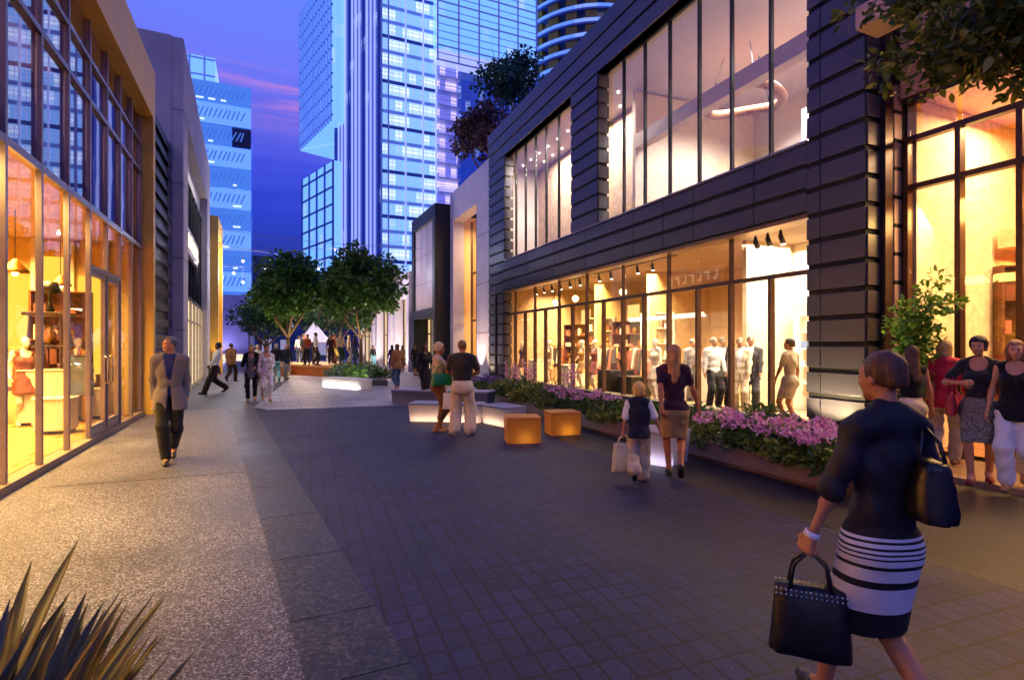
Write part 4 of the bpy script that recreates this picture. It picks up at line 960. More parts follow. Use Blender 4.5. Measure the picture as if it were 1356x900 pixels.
# --- main tower: plan corner nearest the street, broad face towards the camera
TY = 116.0; TX0, TX1 = x_at(505, TY), x_at(722, TY); FH = 3.2; NF = 27
tw = thing('glass_tower', 'tall blue glass tower with balconies and vertical fins behind the trees', 'tower', (TX0, TY, 0))
WD = TX1 - TX0
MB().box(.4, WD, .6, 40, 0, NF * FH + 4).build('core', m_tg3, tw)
xA = x_at(578, TY) - TX0; xB = x_at(604, TY) - TX0
for f in range(4, NF):
    z = f * FH
    mb = MB(); mb.box(0, xA - .02, 0, .58, z + .75, z + FH); mb.cur = 1
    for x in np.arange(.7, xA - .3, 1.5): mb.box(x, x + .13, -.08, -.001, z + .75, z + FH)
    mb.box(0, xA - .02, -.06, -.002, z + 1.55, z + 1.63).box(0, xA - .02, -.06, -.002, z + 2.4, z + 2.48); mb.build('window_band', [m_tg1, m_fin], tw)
    mb = MB(); mb.box(xB + .62, WD, 1.6, 2.2, z + .6, z + FH); mb.cur = 1
    for x in np.arange(xB + 1.5, WD, 1.9): mb.box(x, x + .14, 1.5, 1.599, z + .6, z + FH)
    mb.build('window_band', [m_tg1, m_steelb], tw)
    mb = MB(); mb.box(-.12, xA, -.10, .58, z, z + .748).box(xB + .48, WD, 1.45, 2.2, z, z + .6)
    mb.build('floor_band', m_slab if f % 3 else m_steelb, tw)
    MB().box(xA + .02, xB + .46, .1, .58, z + .3, z + FH - .02).build('balcony_lit_backing', m_tgb, tw)  # glowing backing added to brighten the balcony bay
    bl = MB(); bl.box(xA, xB + .6, -1.5, 2.2, z, z + .28).build('balcony', m_white, tw)
    b_ = [c for c in tw.children if c.name.startswith('balcony')][-1]
    mb = MB()
    for x in np.arange(xA + .03, xB + .5, .62): mb.box(x, x + .07, -1.5, -1.43, z + .28, z + 1.35)
    mb.box(xA, xB + .6, -1.52, -1.42, z + 1.35, z + 1.43).box(xA, xA + .08, -1.5, 1.0, z + .3, z + 1.2).build('railing', m_white, b_)
mb = MB()
for px in (505, 514): x = x_at(px, TY) - TX0; mb.box(x - .14, x + .14, -.45, 0, 0, NF * FH)
mb.build('corner_fin', m_white, tw)
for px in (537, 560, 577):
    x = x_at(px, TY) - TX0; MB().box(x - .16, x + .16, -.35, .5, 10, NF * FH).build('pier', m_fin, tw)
for px in (607, 652):
    x = x_at(px, TY) - TX0; MB().box(x - .2, x + .2, 1.1, 1.6, 10, 64).build('pier', m_steelb, tw)
# upper glass box on the right of the balconies
u0, u1 = x_at(574, TY) - TX0, x_at(704, TY) - TX0
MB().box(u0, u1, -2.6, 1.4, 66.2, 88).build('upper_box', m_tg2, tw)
for x in np.linspace(u0, u1 - .3, 6): MB().box(x, x + .32, -2.85, -2.6, 63.8, 88).build('box_mullion', m_white, tw)
mb = MB()
for z in np.arange(63.6, 88, 1.6): mb.box(u0 - .1, u1, -2.8, -2.605, z, z + (.3 if abs((z - 63.6) % 3.2) < .1 else .12))
mb.build('box_transom', m_white, tw)
MB().box(u0, u1, -2.6, 1.4, 63.9, 66.19).build('lit_soffit_band', tower_glass('lit_band', '#88a8e8', (5.5, 3), .0, '#ffffff', 1, '#a8b4f0', .8, streak=False), tw)
# fin face going back along the street
fa, fb = Vector((0, 0)), Vector((x_at(443, 137) - TX0, 137 - TY))
dd = (fb - fa).normalized(); nn = Vector((-dd.y, dd.x))
Lf = (fb - fa).length
MB().prism([tuple(fa), tuple(fb), tuple(fb + Vector((8, 3))), (3, 3)], 0, NF * FH + 4).build('fin_wall', m_tg3, tw)
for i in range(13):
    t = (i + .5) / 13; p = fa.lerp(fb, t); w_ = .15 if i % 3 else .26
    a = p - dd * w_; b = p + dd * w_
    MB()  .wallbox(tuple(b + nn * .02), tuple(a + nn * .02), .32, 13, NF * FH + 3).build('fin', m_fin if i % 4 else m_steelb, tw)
# overhanging box to the left and the gridded block below it
q0 = Vector((x_at(441, 131) - TX0, 131 - TY)); q1 = Vector((x_at(397, 156) - TX0, 156 - TY)); back = Vector((16, 6))
zb = zat(x_at(441, 131), 131, 158)
MB().prism([tuple(q0), tuple(q1), tuple(q1 + back), tuple(q0 + back)], zb, NF * FH + 4).build('hanging_box', m_tg2, tw)
mb = MB(); e = (q1 - q0); en = Vector((e.y, -e.x)).normalized()
if en.x > 0: en = -en
for i in range(14):
    p = q0 + e * (i + .5) / 14; dn = e.normalized() * .28
    mb.prism([tuple(p - dn), tuple(p + dn), tuple(p + dn + en * .4), tuple(p - dn + en * .4)], zb - .2, NF * FH + 4)
mb.build('box_rib', m_slab, tw)
mb = MB()
for z in np.arange(zb + 1, NF * FH + 3, 3.2): mb.prism([tuple(q0), tuple(q1), tuple(q1 + en * .2), tuple(q0 + en * .2)], z, z + .3)
mb.build('floor_line', m_steelb, tw)
r0 = Vector((x_at(442, 133) - TX0, 133 - TY)); r1 = Vector((x_at(401, 152) - TX0, 152 - TY))
zt = zat(x_at(441, 133), 133, 212)
MB().prism([tuple(r0), tuple(r1), tuple(r1 + back), tuple(r0 + back)], 0, zt).build('lower_block', m_tg2, tw)
mb = MB(); e = (r1 - r0)
for i in range(5):
    p = r0 + e * i / 4; dn = e.normalized() * .2; mb.prism([tuple(p - dn), tuple(p + dn), tuple(p + dn + en * .35), tuple(p - dn + en * .35)], 0, zt)
for z in np.arange(6, zt, 4.1): mb.prism([tuple(r0), tuple(r1), tuple(r1 + en * .3), tuple(r0 + en * .3)], z, z + .4)
mb.build('block_grid', m_steelb, tw)

# --- pale blue tower on the left with slanted perforations
BY = 112.0; bx1 = x_at(332.5, BY); bx0 = bx1 - 22
bt = thing('blue_tower', 'pale blue tower with bands of slanted slots rising above the left shops', 'tower', (bx0, BY, 0))
BW = bx1 - bx0; ZB = zat(bx1, BY, 117)
m_bp = mat('blue_panel_glow', '#8cb4ee', rough=.35, var=.12, scale=.25, emit='#6aa6ee', estr=.66)  # brightness put in as emission on panels and slots; none is a lamp
m_bp2 = mat('blue_panel_dim_glow', '#5c88d4', rough=.35, var=.10, scale=.25, emit='#4a86e2', estr=.55)
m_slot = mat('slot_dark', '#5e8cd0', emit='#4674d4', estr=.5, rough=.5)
MB().box(.1, BW - .1, .3, 18, 0, ZB - .1).build('core', m_tg3, bt)
nb = 13; ph = ZB / nb
for i in range(nb):
    z0, z1 = i * ph, (i + 1) * ph
    if i in (nb - 3,):
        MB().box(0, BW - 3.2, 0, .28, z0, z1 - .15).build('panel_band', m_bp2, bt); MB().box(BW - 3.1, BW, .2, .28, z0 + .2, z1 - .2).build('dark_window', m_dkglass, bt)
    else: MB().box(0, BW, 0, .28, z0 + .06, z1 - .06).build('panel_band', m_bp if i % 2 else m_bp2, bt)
    if i > 2:
        mb = MB(); r_ = random.Random(i)
        for x in np.arange(BW - 11.5, BW - 1.2, .74):
            w_ = .26; s_ = .5 + .3 * r_.random(); a = z0 + ph * .3; b = z1 - ph * .26
            mb.add([(x, -.03, a), (x + w_, -.03, a), (x + w_ + s_, -.03, b), (x + s_, -.03, b), (x, .02, a), (x + w_, .02, a), (x + w_ + s_, .02, b), (x + s_, .02, b)], [(0, 1, 2, 3), (7, 6, 5, 4), (0, 4, 5, 1), (1, 5, 6, 2), (2, 6, 7, 3), (3, 7, 4, 0)])
        mb.build('slot_row', m_slot, bt)
        mb = MB()
        for x in np.arange(BW - 11, BW - 1, 2.0):
            if r_.random() < .4: mb.box(x, x + .5 + r_.random() * .9, -.05, .02, z0 + ph * .12, z0 + ph * .12 + .32)
        mb.build('lit_window', emis('cool_window', '#cfe6ff', 1.0), bt)
MB().box(2, x_at(283, BY) - bx0, 3, 14, ZB - .1, zat(bx1 - 8, BY, 64)).build('setback_block', m_tg2, bt)
mb = MB()
for x in np.arange(2, x_at(283, BY) - bx0, 2.4): mb.box(x, x + .3, 2.8, 3, ZB, zat(bx1 - 8, BY, 64))
for z in np.arange(ZB + 2, zat(bx1 - 8, BY, 64), 3): mb.box(2, x_at(283, BY) - bx0, 2.85, 2.99, z, z + .3)
mb.build('setback_frame', m_slab, bt)
lvb = thing('low_wall_building', 'low violet lit wall block under the pale blue tower', 'building', (-9, 64, 0))
MB().box(0, 9 + x_at(329, 64), 0, 6, 0, zat(-1.6, 64, 391)).build('wall', mat('violet_wall', '#8a86b8', rough=.7, var=.12, scale=.4), lvb)
MB().box(9 + x_at(334, 63) - .25, 9 + x_at(334, 63) + .15, -1, 5.9, 0, 4.6).build('pillar', m_pale, lvb)
MB().box(1, 9 + x_at(322, 64), -.2, -.005, 0, .7).build('base_light', emis('base_lit', '#f2e0c8', .9), lvb)
area('wall_wash', (-4, 63, .4), .4, 240, (.62, .55, 1.0), rot=(R(-150), 0, 0), size_y=.4)

# --- curved apartment tower behind the black parapet
CY = 118.0; CXc = x_at(792, CY); RC = CXc - x_at(703, CY)
ct = thing('curved_tower', 'curved apartment tower with ochre piers and blue balconies above the black parapet', 'tower', (CXc, CY + 4, 0))
def arc(r, a0, a1, n=28): return [(r * math.cos(a0 + (a1 - a0) * i / n), r * math.sin(a0 + (a1 - a0) * i / n)) for i in range(n + 1)]
ring = arc(RC, 0, 2 * PI, 48)[:-1]
MB().prism(arc(RC - 1.6, 0, 2 * PI, 48)[:-1], 0, 96).build('core', tower_glass('apt_glass', '#12183a', (2.2, 3.3), .18, '#c8c4d0', .35, '#141c50', .4, streak=False), ct)
m_ctb = mat('ct_slab', '#5a78c8', rough=.5, var=.06, scale=.4); m_cto = mat('ct_pier', '#8c742c', rough=.6, var=.1, scale=.5)
for f in range(9, 29):
    z = f * 3.3; MB().prism(ring, z, z + .42).build('balcony_slab', m_ctb, ct)
    b_ = [c for c in ct.children if c.name.startswith('balcony_slab')][-1]
    mb = MB(); n_ = 46
    for i in range(n_):
        a0 = 2 * PI * i / n_; a1 = 2 * PI * (i + 1) / n_
        mb.prism([(RC * .985 * math.cos(a0), RC * .985 * math.sin(a0)), (RC * .985 * math.cos(a1), RC * .985 * math.sin(a1)), (RC * .975 * math.cos(a1), RC * .975 * math.sin(a1)), (RC * .975 * math.cos(a0), RC * .975 * math.sin(a0))], z + .43, z + 1.4)
    mb.build('balustrade', m_railg, b_)
for i in range(26):
    a = 2 * PI * i / 26 + .05; w_ = .07
    mb = MB()
    for f in range(9, 29): mb.prism([(r_ * math.cos(a + s_), r_ * math.sin(a + s_)) for r_, s_ in ((RC - 1.7, -w_), (RC - .35, -w_), (RC - .35, w_), (RC - 1.7, w_))], f * 3.3 + .43, f * 3.3 + 3.29)
    mb.build('pier', m_cto, ct)
# --- dim blocks that close the street behind the plaza trees
for i, (pa, pb, Y, py, c, lab) in enumerate(((334, 362, 150, 338, .06, 'dim narrow block beside the pale blue tower behind the trees'), (360, 404, 165, 352, .10, 'dim wide block in the gap behind the left plaza tree'), (398, 470, 96, 396, .12, 'dim low block behind the plaza crowd'), (525, 560, 100, 378, .02, 'plain low block behind the black box building'))):
    x0, x1 = x_at(pa, Y), x_at(pb, Y); z = zat(x0, Y, py)
    o = thing('distant_block', lab, 'building', (x0, Y, 0))
    MB().box(0, x1 - x0, 0, 12, 0, z).build('wall', tower_glass('dim_glass%d' % i, '#18204a', (2.2, 3.2), c, '#d8d0ff', .5, '#10184c', .5, streak=False), o)
    mb = MB()
    for q in np.arange(3.2, z, 3.2): mb.box(-.05, x1 - x0 + .05, -.15, 0, q, q + .4)
    mb.build('floor_band', mat('dim_band', '#2a3260', rough=.6), o)
# ------------------------------------------------------------------ foliage
def leaves(name, pts, size, m, parent=None, aspect=.5, droop=.35, seed=1, jitter=.35, out=None, flat=.0):
    "one mesh of folded leaf blades (8 vertices each) at the given points"
    r = np.random.default_rng(seed); pts = np.asarray(pts, float); n = len(pts)
    d = r.normal(size=(n, 3)); d[:, 2] = d[:, 2] * .6 - droop
    if out is not None: d += out * 1.1
    d /= np.linalg.norm(d, axis=1)[:, None]
    u = r.normal(size=(n, 3)); u[:, 2] += flat; u -= d * (u * d).sum(1)[:, None]; u /= np.linalg.norm(u, axis=1)[:, None]
    w = np.cross(d, u)
    s = size * (1 + jitter * r.normal(size=n)).clip(.45, 1.7); s = s[:, None]
    bend = (u * -.12)
    v = np.stack([pts, pts + d * s * .3 + w * s * aspect * .46 + u * s * .06, pts + d * s * .68 + w * s * aspect * .40 + u * s * .03 + bend * s, pts + d * s + bend * s * 2.2,
                  pts + d * s * .68 - w * s * aspect * .40 + u * s * .03 + bend * s, pts + d * s * .3 - w * s * aspect * .46 + u * s * .06, pts + d * s * .5 - u * s * .02 + bend * .4 * s], 1).reshape(-1, 3)
    b = (np.arange(n) * 7)[:, None]
    f3 = np.concatenate([b + np.array([[0, 6, 1]]), b + np.array([[0, 5, 6]]), b + np.array([[2, 6, 3]]), b + np.array([[6, 4, 3]]), b + np.array([[1, 6, 2]]), b + np.array([[5, 4, 6]])])
    return link(name, mesh_np(name, v, [f3]), m, parent)
def clump_points(centers, rad, n, r, squash=.75):
    c = centers[r.integers(0, len(centers), n)]; q = r.normal(size=(n, 3)); q /= np.linalg.norm(q, axis=1)[:, None]
    rr = rad * (r.random(n) ** .45)[:, None]; q = q * rr; q[:, 2] *= squash
    return c + q, q / (np.linalg.norm(q, axis=1)[:, None] + 1e-9)
m_bark = mat('bark', '#5a4636', rough=.85, var=.3, scale=6, bump=.6, stretch=(1, 1, .25))
m_tree = leaf_mat('tree_leaf', '#1c3a14', '#2e581c', '#486f26', trans=.3); m_tree2 = leaf_mat('tree_leaf_deep', '#122a12', '#1e401a', '#2d5520'); m_roofleaf = leaf_mat('roof_leaf', '#1c4038', '#2f604c', '#4a7a58'); m_roofred = leaf_mat('roof_leaf_russet', '#3c2c2c', '#604640', '#786050')
def tree(name, label, loc, H, crown_r, crown_h, z0, leaf, n, m, seed, lean=(0, 0), group=None, forks=4, trunk_r=.11, ncl=60, clr=.75):
    r = random.Random(seed); rr = np.random.default_rng(seed)
    t = thing(name, label, 'tree', loc, 0, group)
    mb = MB(); fork = Vector((lean[0] * .3, lean[1] * .3, z0 * .62))
    mb.tube([(0, 0, -.05), (lean[0] * .1, lean[1] * .1, z0 * .3), tuple(fork)], [trunk_r * 1.25, trunk_r, trunk_r * .85], 9)
    C = Vector((lean[0], lean[1], z0 + crown_h * .5)); cs = []
    for i in range(forks):
        a = 2 * PI * i / forks + r.uniform(-.4, .4); e = Vector((C.x + math.cos(a) * crown_r * .55, C.y + math.sin(a) * crown_r * .55, z0 + crown_h * r.uniform(.25, .55)))
        m1 = fork.lerp(e, .5) + Vector((math.cos(a) * .15, math.sin(a) * .15, -.1)); mb.tube([tuple(fork), tuple(m1), tuple(e)], [trunk_r * .7, trunk_r * .5, trunk_r * .25], 7)
        for j in range(5):
            b = a + r.uniform(-1.1, 1.1); q = r.uniform(.6, .98)
            e2 = Vector((C.x + math.cos(b) * crown_r * q, C.y + math.sin(b) * crown_r * q, z0 + crown_h * r.uniform(.1, .9))); s0 = fork.lerp(e, r.uniform(.5, 1))
            mb.tube([tuple(s0), tuple(s0.lerp(e2, .5) + Vector((0, 0, .12))), tuple(e2)], [trunk_r * .3, trunk_r * .2, trunk_r * .06], 5)
    mb.build('trunk', m_bark, t, smooth=True)
    q = rr.normal(size=(ncl, 3)); q /= np.linalg.norm(q, axis=1)[:, None]; q *= (rr.random(ncl) ** .4)[:, None]
    cen = np.array(C)[None] + q * np.array([crown_r, crown_r, crown_h * .5]); 
    p, o = clump_points(cen, clr, n, rr)
    leaves('crown', p, leaf, m, t, seed=seed, out=o, aspect=.62)
    return t
# plaza trees
def loc(px, py, z=0): x, y = g(px, py, 0); return (x, y, z)
tx, ty = x_at(381, 30.5), 30.5
tree('plaza_tree', 'left of the two round crowned trees on the lit wooden terrace', (tx, ty, .5), 7, 1.75, 3.3, 2.5, .19, 9500, m_tree, 3, trunk_r=.10, lean=(.05, 0), ncl=66, clr=.56)
tx, ty = x_at(478, 29), 29
tree('plaza_tree', 'right of the two round crowned trees, the taller one by the white gateways', (tx, ty, .3), 8, 2.2, 3.7, 2.7, .19, 12500, m_tree, 5, trunk_r=.10, lean=(.0, 0), ncl=70, clr=.56)
for i, (px, Y, h, lab) in enumerate(((352, 44, 6.0, 'dark tree behind the left plaza tree, nearest the violet wall'), (415, 42, 6.6, 'dark tree in the middle behind the two round plaza trees'), (446, 50, 6.4, 'dark tree far behind the plaza crowd'), (503, 47, 6.2, 'dark tree beside the farthest white gateway'), (345, 58, 6.5, 'smallest looking dark tree at the far end by the violet wall'))):
    tree('background_tree', lab, (x_at(px, Y), Y, 0), h, 2.4, 3.4, h - 3.6, .24, 3000, m_tree2, 30 + i, group=None, ncl=40, clr=.8, trunk_r=.12)
# trees on the roof behind the black building
for i, (px, py, rr_, Y, m, lab) in enumerate(((676, 108, 1.75, 27.5, m_roofleaf, 'green tree on the roof, the upper of the two roof trees'), (640, 172, 1.5, 27.0, m_roofred, 'russet tree on the roof, the lower of the two roof trees'))):
    X = x_at(px, Y); z = zat(X, Y, py)
    tree('roof_tree', lab, (X, Y, 9.7), z - 8, rr_, rr_ * 2.3, z - 9.7 - rr_ * 1.15, .2, 3800, m, 50 + i, ncl=40, clr=.62, trunk_r=.09)
# small tree in front of the shop on the right
X, Y = 8.2, y_at(1216, 8.2)
t_ = thing('potted_tree', 'small bright green tree beside the pillar of the bronze shop', 'tree', (X, Y, .06))
MB().tube([(0, 0, 0), (.02, 0, .6), (0, .02, 1.2), (.03, 0, 2.0)], [.03, .025, .02, .01], 7).build('trunk', m_bark, t_, smooth=True)
rr = np.random.default_rng(9); cen = np.array([0, 0, 1.55]) + rr.normal(size=(44, 3)) * np.array([.12, .13, .40])
p, o = clump_points(cen, .16, 2300, rr); leaves('crown', p, .08, leaf_mat('bright_leaf', '#3e6a1c', '#5c8a26', '#86ac3c'), t_, seed=9, out=o)
# overhanging branch of a street tree standing outside the frame on the right
ov = thing('street_tree', 'leafy street tree whose branches hang in from the upper right corner', 'tree', (6.3, .55, 0))
m_over = leaf_mat('over_leaf', '#2c4014', '#4c6022', '#8a8c3c', trans=.4)
mb = MB(); mb.tube([(0, 0, 0), (.03, .02, 1.5), (0, .05, 3.0), (-.05, .15, 4.0)], [.16, .14, .125, .11], 10)
r = random.Random(4); cen = []
def wpt(px, py, d):
    rx, ry = ray(px); return Vector((rx * d - 6.3, ry * d - .55, EYE + d * (HOR - py) / F))
tips = [(1150, 95, 4.9), (1175, 20, 5.2), (1150, 12, 5.0), (1190, 60, 4.8), (1215, 110, 4.7), (1245, 85, 4.5), (1280, 60, 4.3), (1320, 40, 4.2), (1300, 95, 4.4), (1335, 110, 4.3), (1350, 70, 4.1), (1250, 30, 4.7), (1200, 15, 4.9), (1310, 10, 4.4), (1280, 20, 4.2), (1225, 55, 4.6), (1340, 20, 4.0), (1400, 60, 4.2), (1420, 20, 4.5), (1380, 100, 4.1), (1260, 55, 4.4), (1300, 65, 4.2), (1330, 85, 4.2), (1270, 92, 4.6)]
crotch = Vector((-.05, .15, 4.0))
for i, (px, py, d) in enumerate(tips):
    e = wpt(px, py, d); m1 = crotch.lerp(e, .5) + Vector((0, 0, .35)); mb.tube([tuple(crotch), tuple(m1), tuple(e)], [.035, .02, .006], 6)
    for k in range(7): cen.append(m1.lerp(e, .45 + .55 * k / 6) + Vector((r.gauss(0, .09), r.gauss(0, .09), r.gauss(0, .06))))
for i in range(90):
    q = Vector((r.gauss(0, 1), r.gauss(0, 1), r.gauss(0, .6))); cen.append(Vector((.2, -.4, 5.4)) + q * .8)
mb.build('trunk', m_bark, ov, smooth=True)
rr = np.random.default_rng(12); p, o = clump_points(np.array([tuple(c) for c in cen]), .17, 6500, rr); leaves('crown', p, .085, m_over, ov, seed=12, out=o, droop=.6)

# ------------------------------------------------------------------ planter along the black building
PLX = 5.70
pl = thing('long_planter', 'long brown metal planter with sloped face in front of the shop window', 'planter', (PLX, 4.1, 0))
m_plm = mat('planter_metal', '#6a5450', rough=.42, metal=.35, var=.12, scale=1.5)
L_ = 17.2
mb = MB(); pf = [(0, .06), (.10, .27), (.14, .27), (.14, .2), (2.1, .2), (2.1, 0), (.04, 0), (.04, .06)]
n = len(pf); mb.add([(x, 0, z) for x, z in pf] + [(x, L_, z) for x, z in pf], [tuple(range(n)), tuple(range(2 * n - 1, n - 1, -1))] + [(i, n + i, n + (i + 1) % n, (i + 1) % n) for i in range(n)])
mb.build('trough', m_plm, pl)
MB().box(.16, 2.05, .05, L_ - .05, .2, .235).build('soil', mat('soil', '#1e1610', rough=.95, bump=.6, scale=10), pl)
m_lf = leaf_mat('bush_leaf', '#26401a', '#3c5c24', '#5c7c34'); m_lf2 = leaf_mat('bush_leaf_yellow', '#4a5c20', '#6a7c2c', '#96a042'); m_lf3 = leaf_mat('box_leaf', '#2c4c20', '#3c6428', '#64883c')
m_pk = leaf_mat('pink_petal', '#cc74b0', '#e6a0d0', '#f6dcee', trans=.4); m_vi = leaf_mat('violet_petal', '#4a2c6c', '#6a4a92', '#8868b0', trans=.3); m_pw = leaf_mat('pale_petal', '#d88ab8', '#e6b0cc', '#f0d4e0', trans=.3)
def blossoms(name, centers, r_h, m, parent, seed, petal=.030, per=16):
    r = np.random.default_rng(seed); n = len(centers) * per
    q = r.normal(size=(n, 3)); q /= np.linalg.norm(q, axis=1)[:, None]; q[:, 2] = np.abs(q[:, 2]) * .8
    p = np.repeat(np.asarray(centers), per, 0) + q * r_h
    return leaves(name, p, petal, m, parent, aspect=.95, droop=-.1, seed=seed, out=q * 1.2)
def bush(name, label, pos, rx, ry, h, m, n, leaf, seed, flower=None, nfl=0, group=None, base=.22, cat='flower bush', petal=.034, r_h=.045):
    t = thing(name, label, cat, (pos[0], pos[1], base), 0, group); r = np.random.default_rng(seed)
    ncl = 30; a = r.random(ncl) * 2 * PI; q = np.sqrt(r.random(ncl)); cen = np.stack([rx * q * np.cos(a), ry * q * np.sin(a), h * (.15 + .6 * r.random(ncl) * (1 - .5 * q))], 1)
    p, o = clump_points(cen, min(rx, ry) * .45, n, r); p[:, 2] = np.abs(p[:, 2]); leaves('foliage', p, leaf, m, t, seed=seed, out=o, droop=-.1)
    mb = MB(); rr_ = random.Random(seed)
    for i in range(7): e = cen[i]; mb.tube([(rr_.uniform(-.04, .04), rr_.uniform(-.04, .04), -.02), tuple(e * .5 + np.array([0, 0, .04])), tuple(e)], [.007, .006, .003], 5)
    mb.build('stem', m_bark, t)
    if flower:
        a = r.random(nfl) * 2 * PI; q = np.sqrt(r.random(nfl)) ; c = np.stack([rx * 1.0 * q * np.cos(a), ry * 1.0 * q * np.sin(a), h * (.80 + .28 * r.random(nfl)) * (1 - .32 * q)], 1)
        blossoms('blossoms', c, r_h, flower, t, seed + 100, petal)
    return t
yl = lambda px, x: y_at(px, x)
specs = [  # pink bushes near, from the woman's shoulder back to her hand
 (1105, 6.0, 'pink flowering bush closest to the striped skirt woman, at the near end of the planter'), (1050, 6.05, 'pink flowering bush in the planter below the pillar edge'), (1005, 6.1, 'pink flowering bush in front of the round clipped shrub'), (955, 6.1, 'pink flowering bush right beside the tan skirt woman'), (1080, 6.5, 'pink flowering bush behind the near ones, against the banded pillar')]
for i, (px, x, lab) in enumerate(specs):
    bush('pink_flower_bush', lab, (x, yl(px, x)), .40, .50, .48, m_lf2 if i % 2 else m_lf, 750, .085, 200 + i, m_pk, 46, group='pink flower bushes in the long planter')
for i, (px, x, lab) in enumerate(((765, 6.1, 'pink flowering bush just right of the far orange cube'), (738, 6.2, 'pink flowering bush above the far orange cube'), (795, 6.2, 'pink flowering bush left of the boy in the vest'))):
    bush('pink_flower_bush', lab, (x, yl(px, x)), .42, .55, .50, m_lf, 700, .085, 220 + i, m_pk if i < 2 else m_pw, 30, group='pink flower bushes in the long planter')
bush('clipped_shrub', 'round clipped green shrub behind the pink flowers by the shop window', (6.6, yl(1010, 6.6)), .42, .42, .80, m_lf3, 2200, .055, 240, cat='shrub')
bush('pale_bloom', 'pale cream bloom beside the round clipped shrub', (6.9, yl(1042, 6.9)), .14, .14, .5, m_lf, 160, .05, 241, m_pw, 14, cat='flower')
for i, (px, x, h, m, lab) in enumerate(((850, 6.5, .42, m_lf, 'low green shrub behind the boy in the vest'), (905, 6.6, .45, m_lf, 'low green shrub behind the tan skirt woman'), (822, 6.6, .40, m_lf2, 'yellow green shrub left of the boy and close to the glass'), (716, 6.15, .52, m_lf2, 'leafy shrub left of the far pink flowers'), (698, 6.2, .55, m_lf2, 'yellow lit shrub in the middle of the far planting'), (684, 6.25, .55, m_lf, 'bushy shrub by the end of the shop window'), (670, 6.3, .5, m_lf2, 'yellow shrub by the foot of the dark post'), (935, 6.9, .35, m_lf3, 'small green plant close to the glass by the woman'))):
    bush('green_shrub', lab, (x, yl(px, x)), .45, .6, h, m, 700, .09, 260 + i, cat='shrub', group='green shrubs in the long planter')
for i, (px, lab) in enumerate(((655, 'violet flowering plant at the far end of the planter, next to the post'), (643, 'violet flowering plant at the far end of the planter, behind the bench'))):
    bush('violet_flower_bush', lab, (6.3, yl(px, 6.3)), .4, .6, .5, m_lf, 500, .08, 280 + i, m_vi, 40, group='violet flower bushes')
for i, px in enumerate((1090, 1040, 880, 800, 720, 690)):
    bush('ground_foliage', ('leafy ground plant spilling over the planter edge below the pink flowers at the near end', 'leafy ground plant spilling over the planter edge right of the tan skirt woman', 'leafy ground plant between the boy and the tan skirt woman', 'leafy ground plant right of the far orange cube', 'leafy ground plant above the far orange cube', 'leafy ground plant left of the near orange cube')[i], (5.86, yl(px, 5.86)), .18, .55, .30, m_lf2, 420, .085, 290 + i, cat='plant')
# tall pink flower spikes against the shop glass at the far end
for i, (px, lab) in enumerate(((680, 'tall pink flower spike nearest the dark post at the window'), (697, 'tall pink flower spike in the middle of the far window'), (752, 'tall reddish flower spike above the far orange cube'))):
    t = thing('flower_spike', lab, 'flower', (7.4, yl(px, 7.4), .23), 0, 'tall flower spikes by the glass'); r = np.random.default_rng(300 + i)
    mb = MB(); pts = []
    for k in range(9):
        x, y = r.normal() * .12, r.normal() * .3; h = .7 + .25 * r.random(); mb.tube([(x, y, 0), (x * 1.1, y, h * .5), (x * 1.2, y, h)], [.007, .006, .004], 5)
        for z in np.linspace(h * .45, h, 22): pts.append((x * 1.1 + r.normal() * .02, y + r.normal() * .02, z))
    mb.build('stem', m_tree, t); leaves('blossoms', pts, .06, m_pk, t, seed=310 + i, aspect=.7); leaves('foliage', [(r.normal() * .16, r.normal() * .32, abs(r.normal()) * .2) for _ in range(120)], .12, m_lf, t, seed=320 + i, droop=-.4)
# spiky plant in the lower left corner
fx = thing('flax_plant', 'spiky sword leaved plant in the lower left corner', 'plant', (-.78, 1.62, 0)); r = random.Random(21)
cvs, cfs = [], []
def blade(base, tip, w, sag, fold=.3):
    base = Vector(base); tip = Vector(tip); n_ = 9; ax = (tip - base); sd_ = ax.cross(Vector((0, 0, 1)))
    sd_ = (sd_.normalized() if sd_.length > 1e-4 else Vector((1, 0, 0))); sd_ = (sd_ + Vector((r.uniform(-.5, .5), r.uniform(-.5, .5), 0))).normalized(); up = sd_.cross(ax).normalized()
    o = len(cvs)
    for i in range(n_):
        t = i / (n_ - 1); p = base + ax * t + Vector((0, 0, sag * 4 * t * (1 - t))); ww = w * (math.sin(PI * min(1, .25 + .75 * (1 - abs(t - .35) / .8))) * .9 + .1) * (1 - t ** 4) + .001
        cvs.extend([tuple(p - sd_ * ww + up * ww * fold), tuple(p - up * .001), tuple(p + sd_ * ww + up * ww * fold)])
    for i in range(n_ - 1):
        a = o + i * 3; cfs.extend([(a, a + 1, a + 4, a + 3), (a + 1, a + 2, a + 5, a + 4)])
def wl(px, py, d): rx, ry = ray(px); return (rx * d + .78, ry * d - 1.62, EYE + d * (HOR - py) / F)
for px, py, d, w in ((105, 712, 2.05, .022), (42, 742, 2.0, .02), (93, 783, 1.95, .022), (164, 790, 2.0, .026), (117, 797, 1.95, .02), (160, 782, 2.05, .01), (207, 805, 2.05, .024), (213, 835, 2.05, .016), (266, 853, 2.1, .012), (228, 862, 2.1, .010), (88, 808, 1.9, .018), (-6, 760, 2.0, .028), (-30, 800, 1.9, .03), (245, 880, 2.0, .012), (278, 890, 2.05, .01), (20, 800, 1.85, .022), (70, 830, 1.8, .02), (130, 850, 1.85, .018)):
    b = (r.uniform(-.10, .10), r.uniform(-.10, .10), 0); blade(b, wl(px, py, d), w * 1.9, r.uniform(.02, .07))
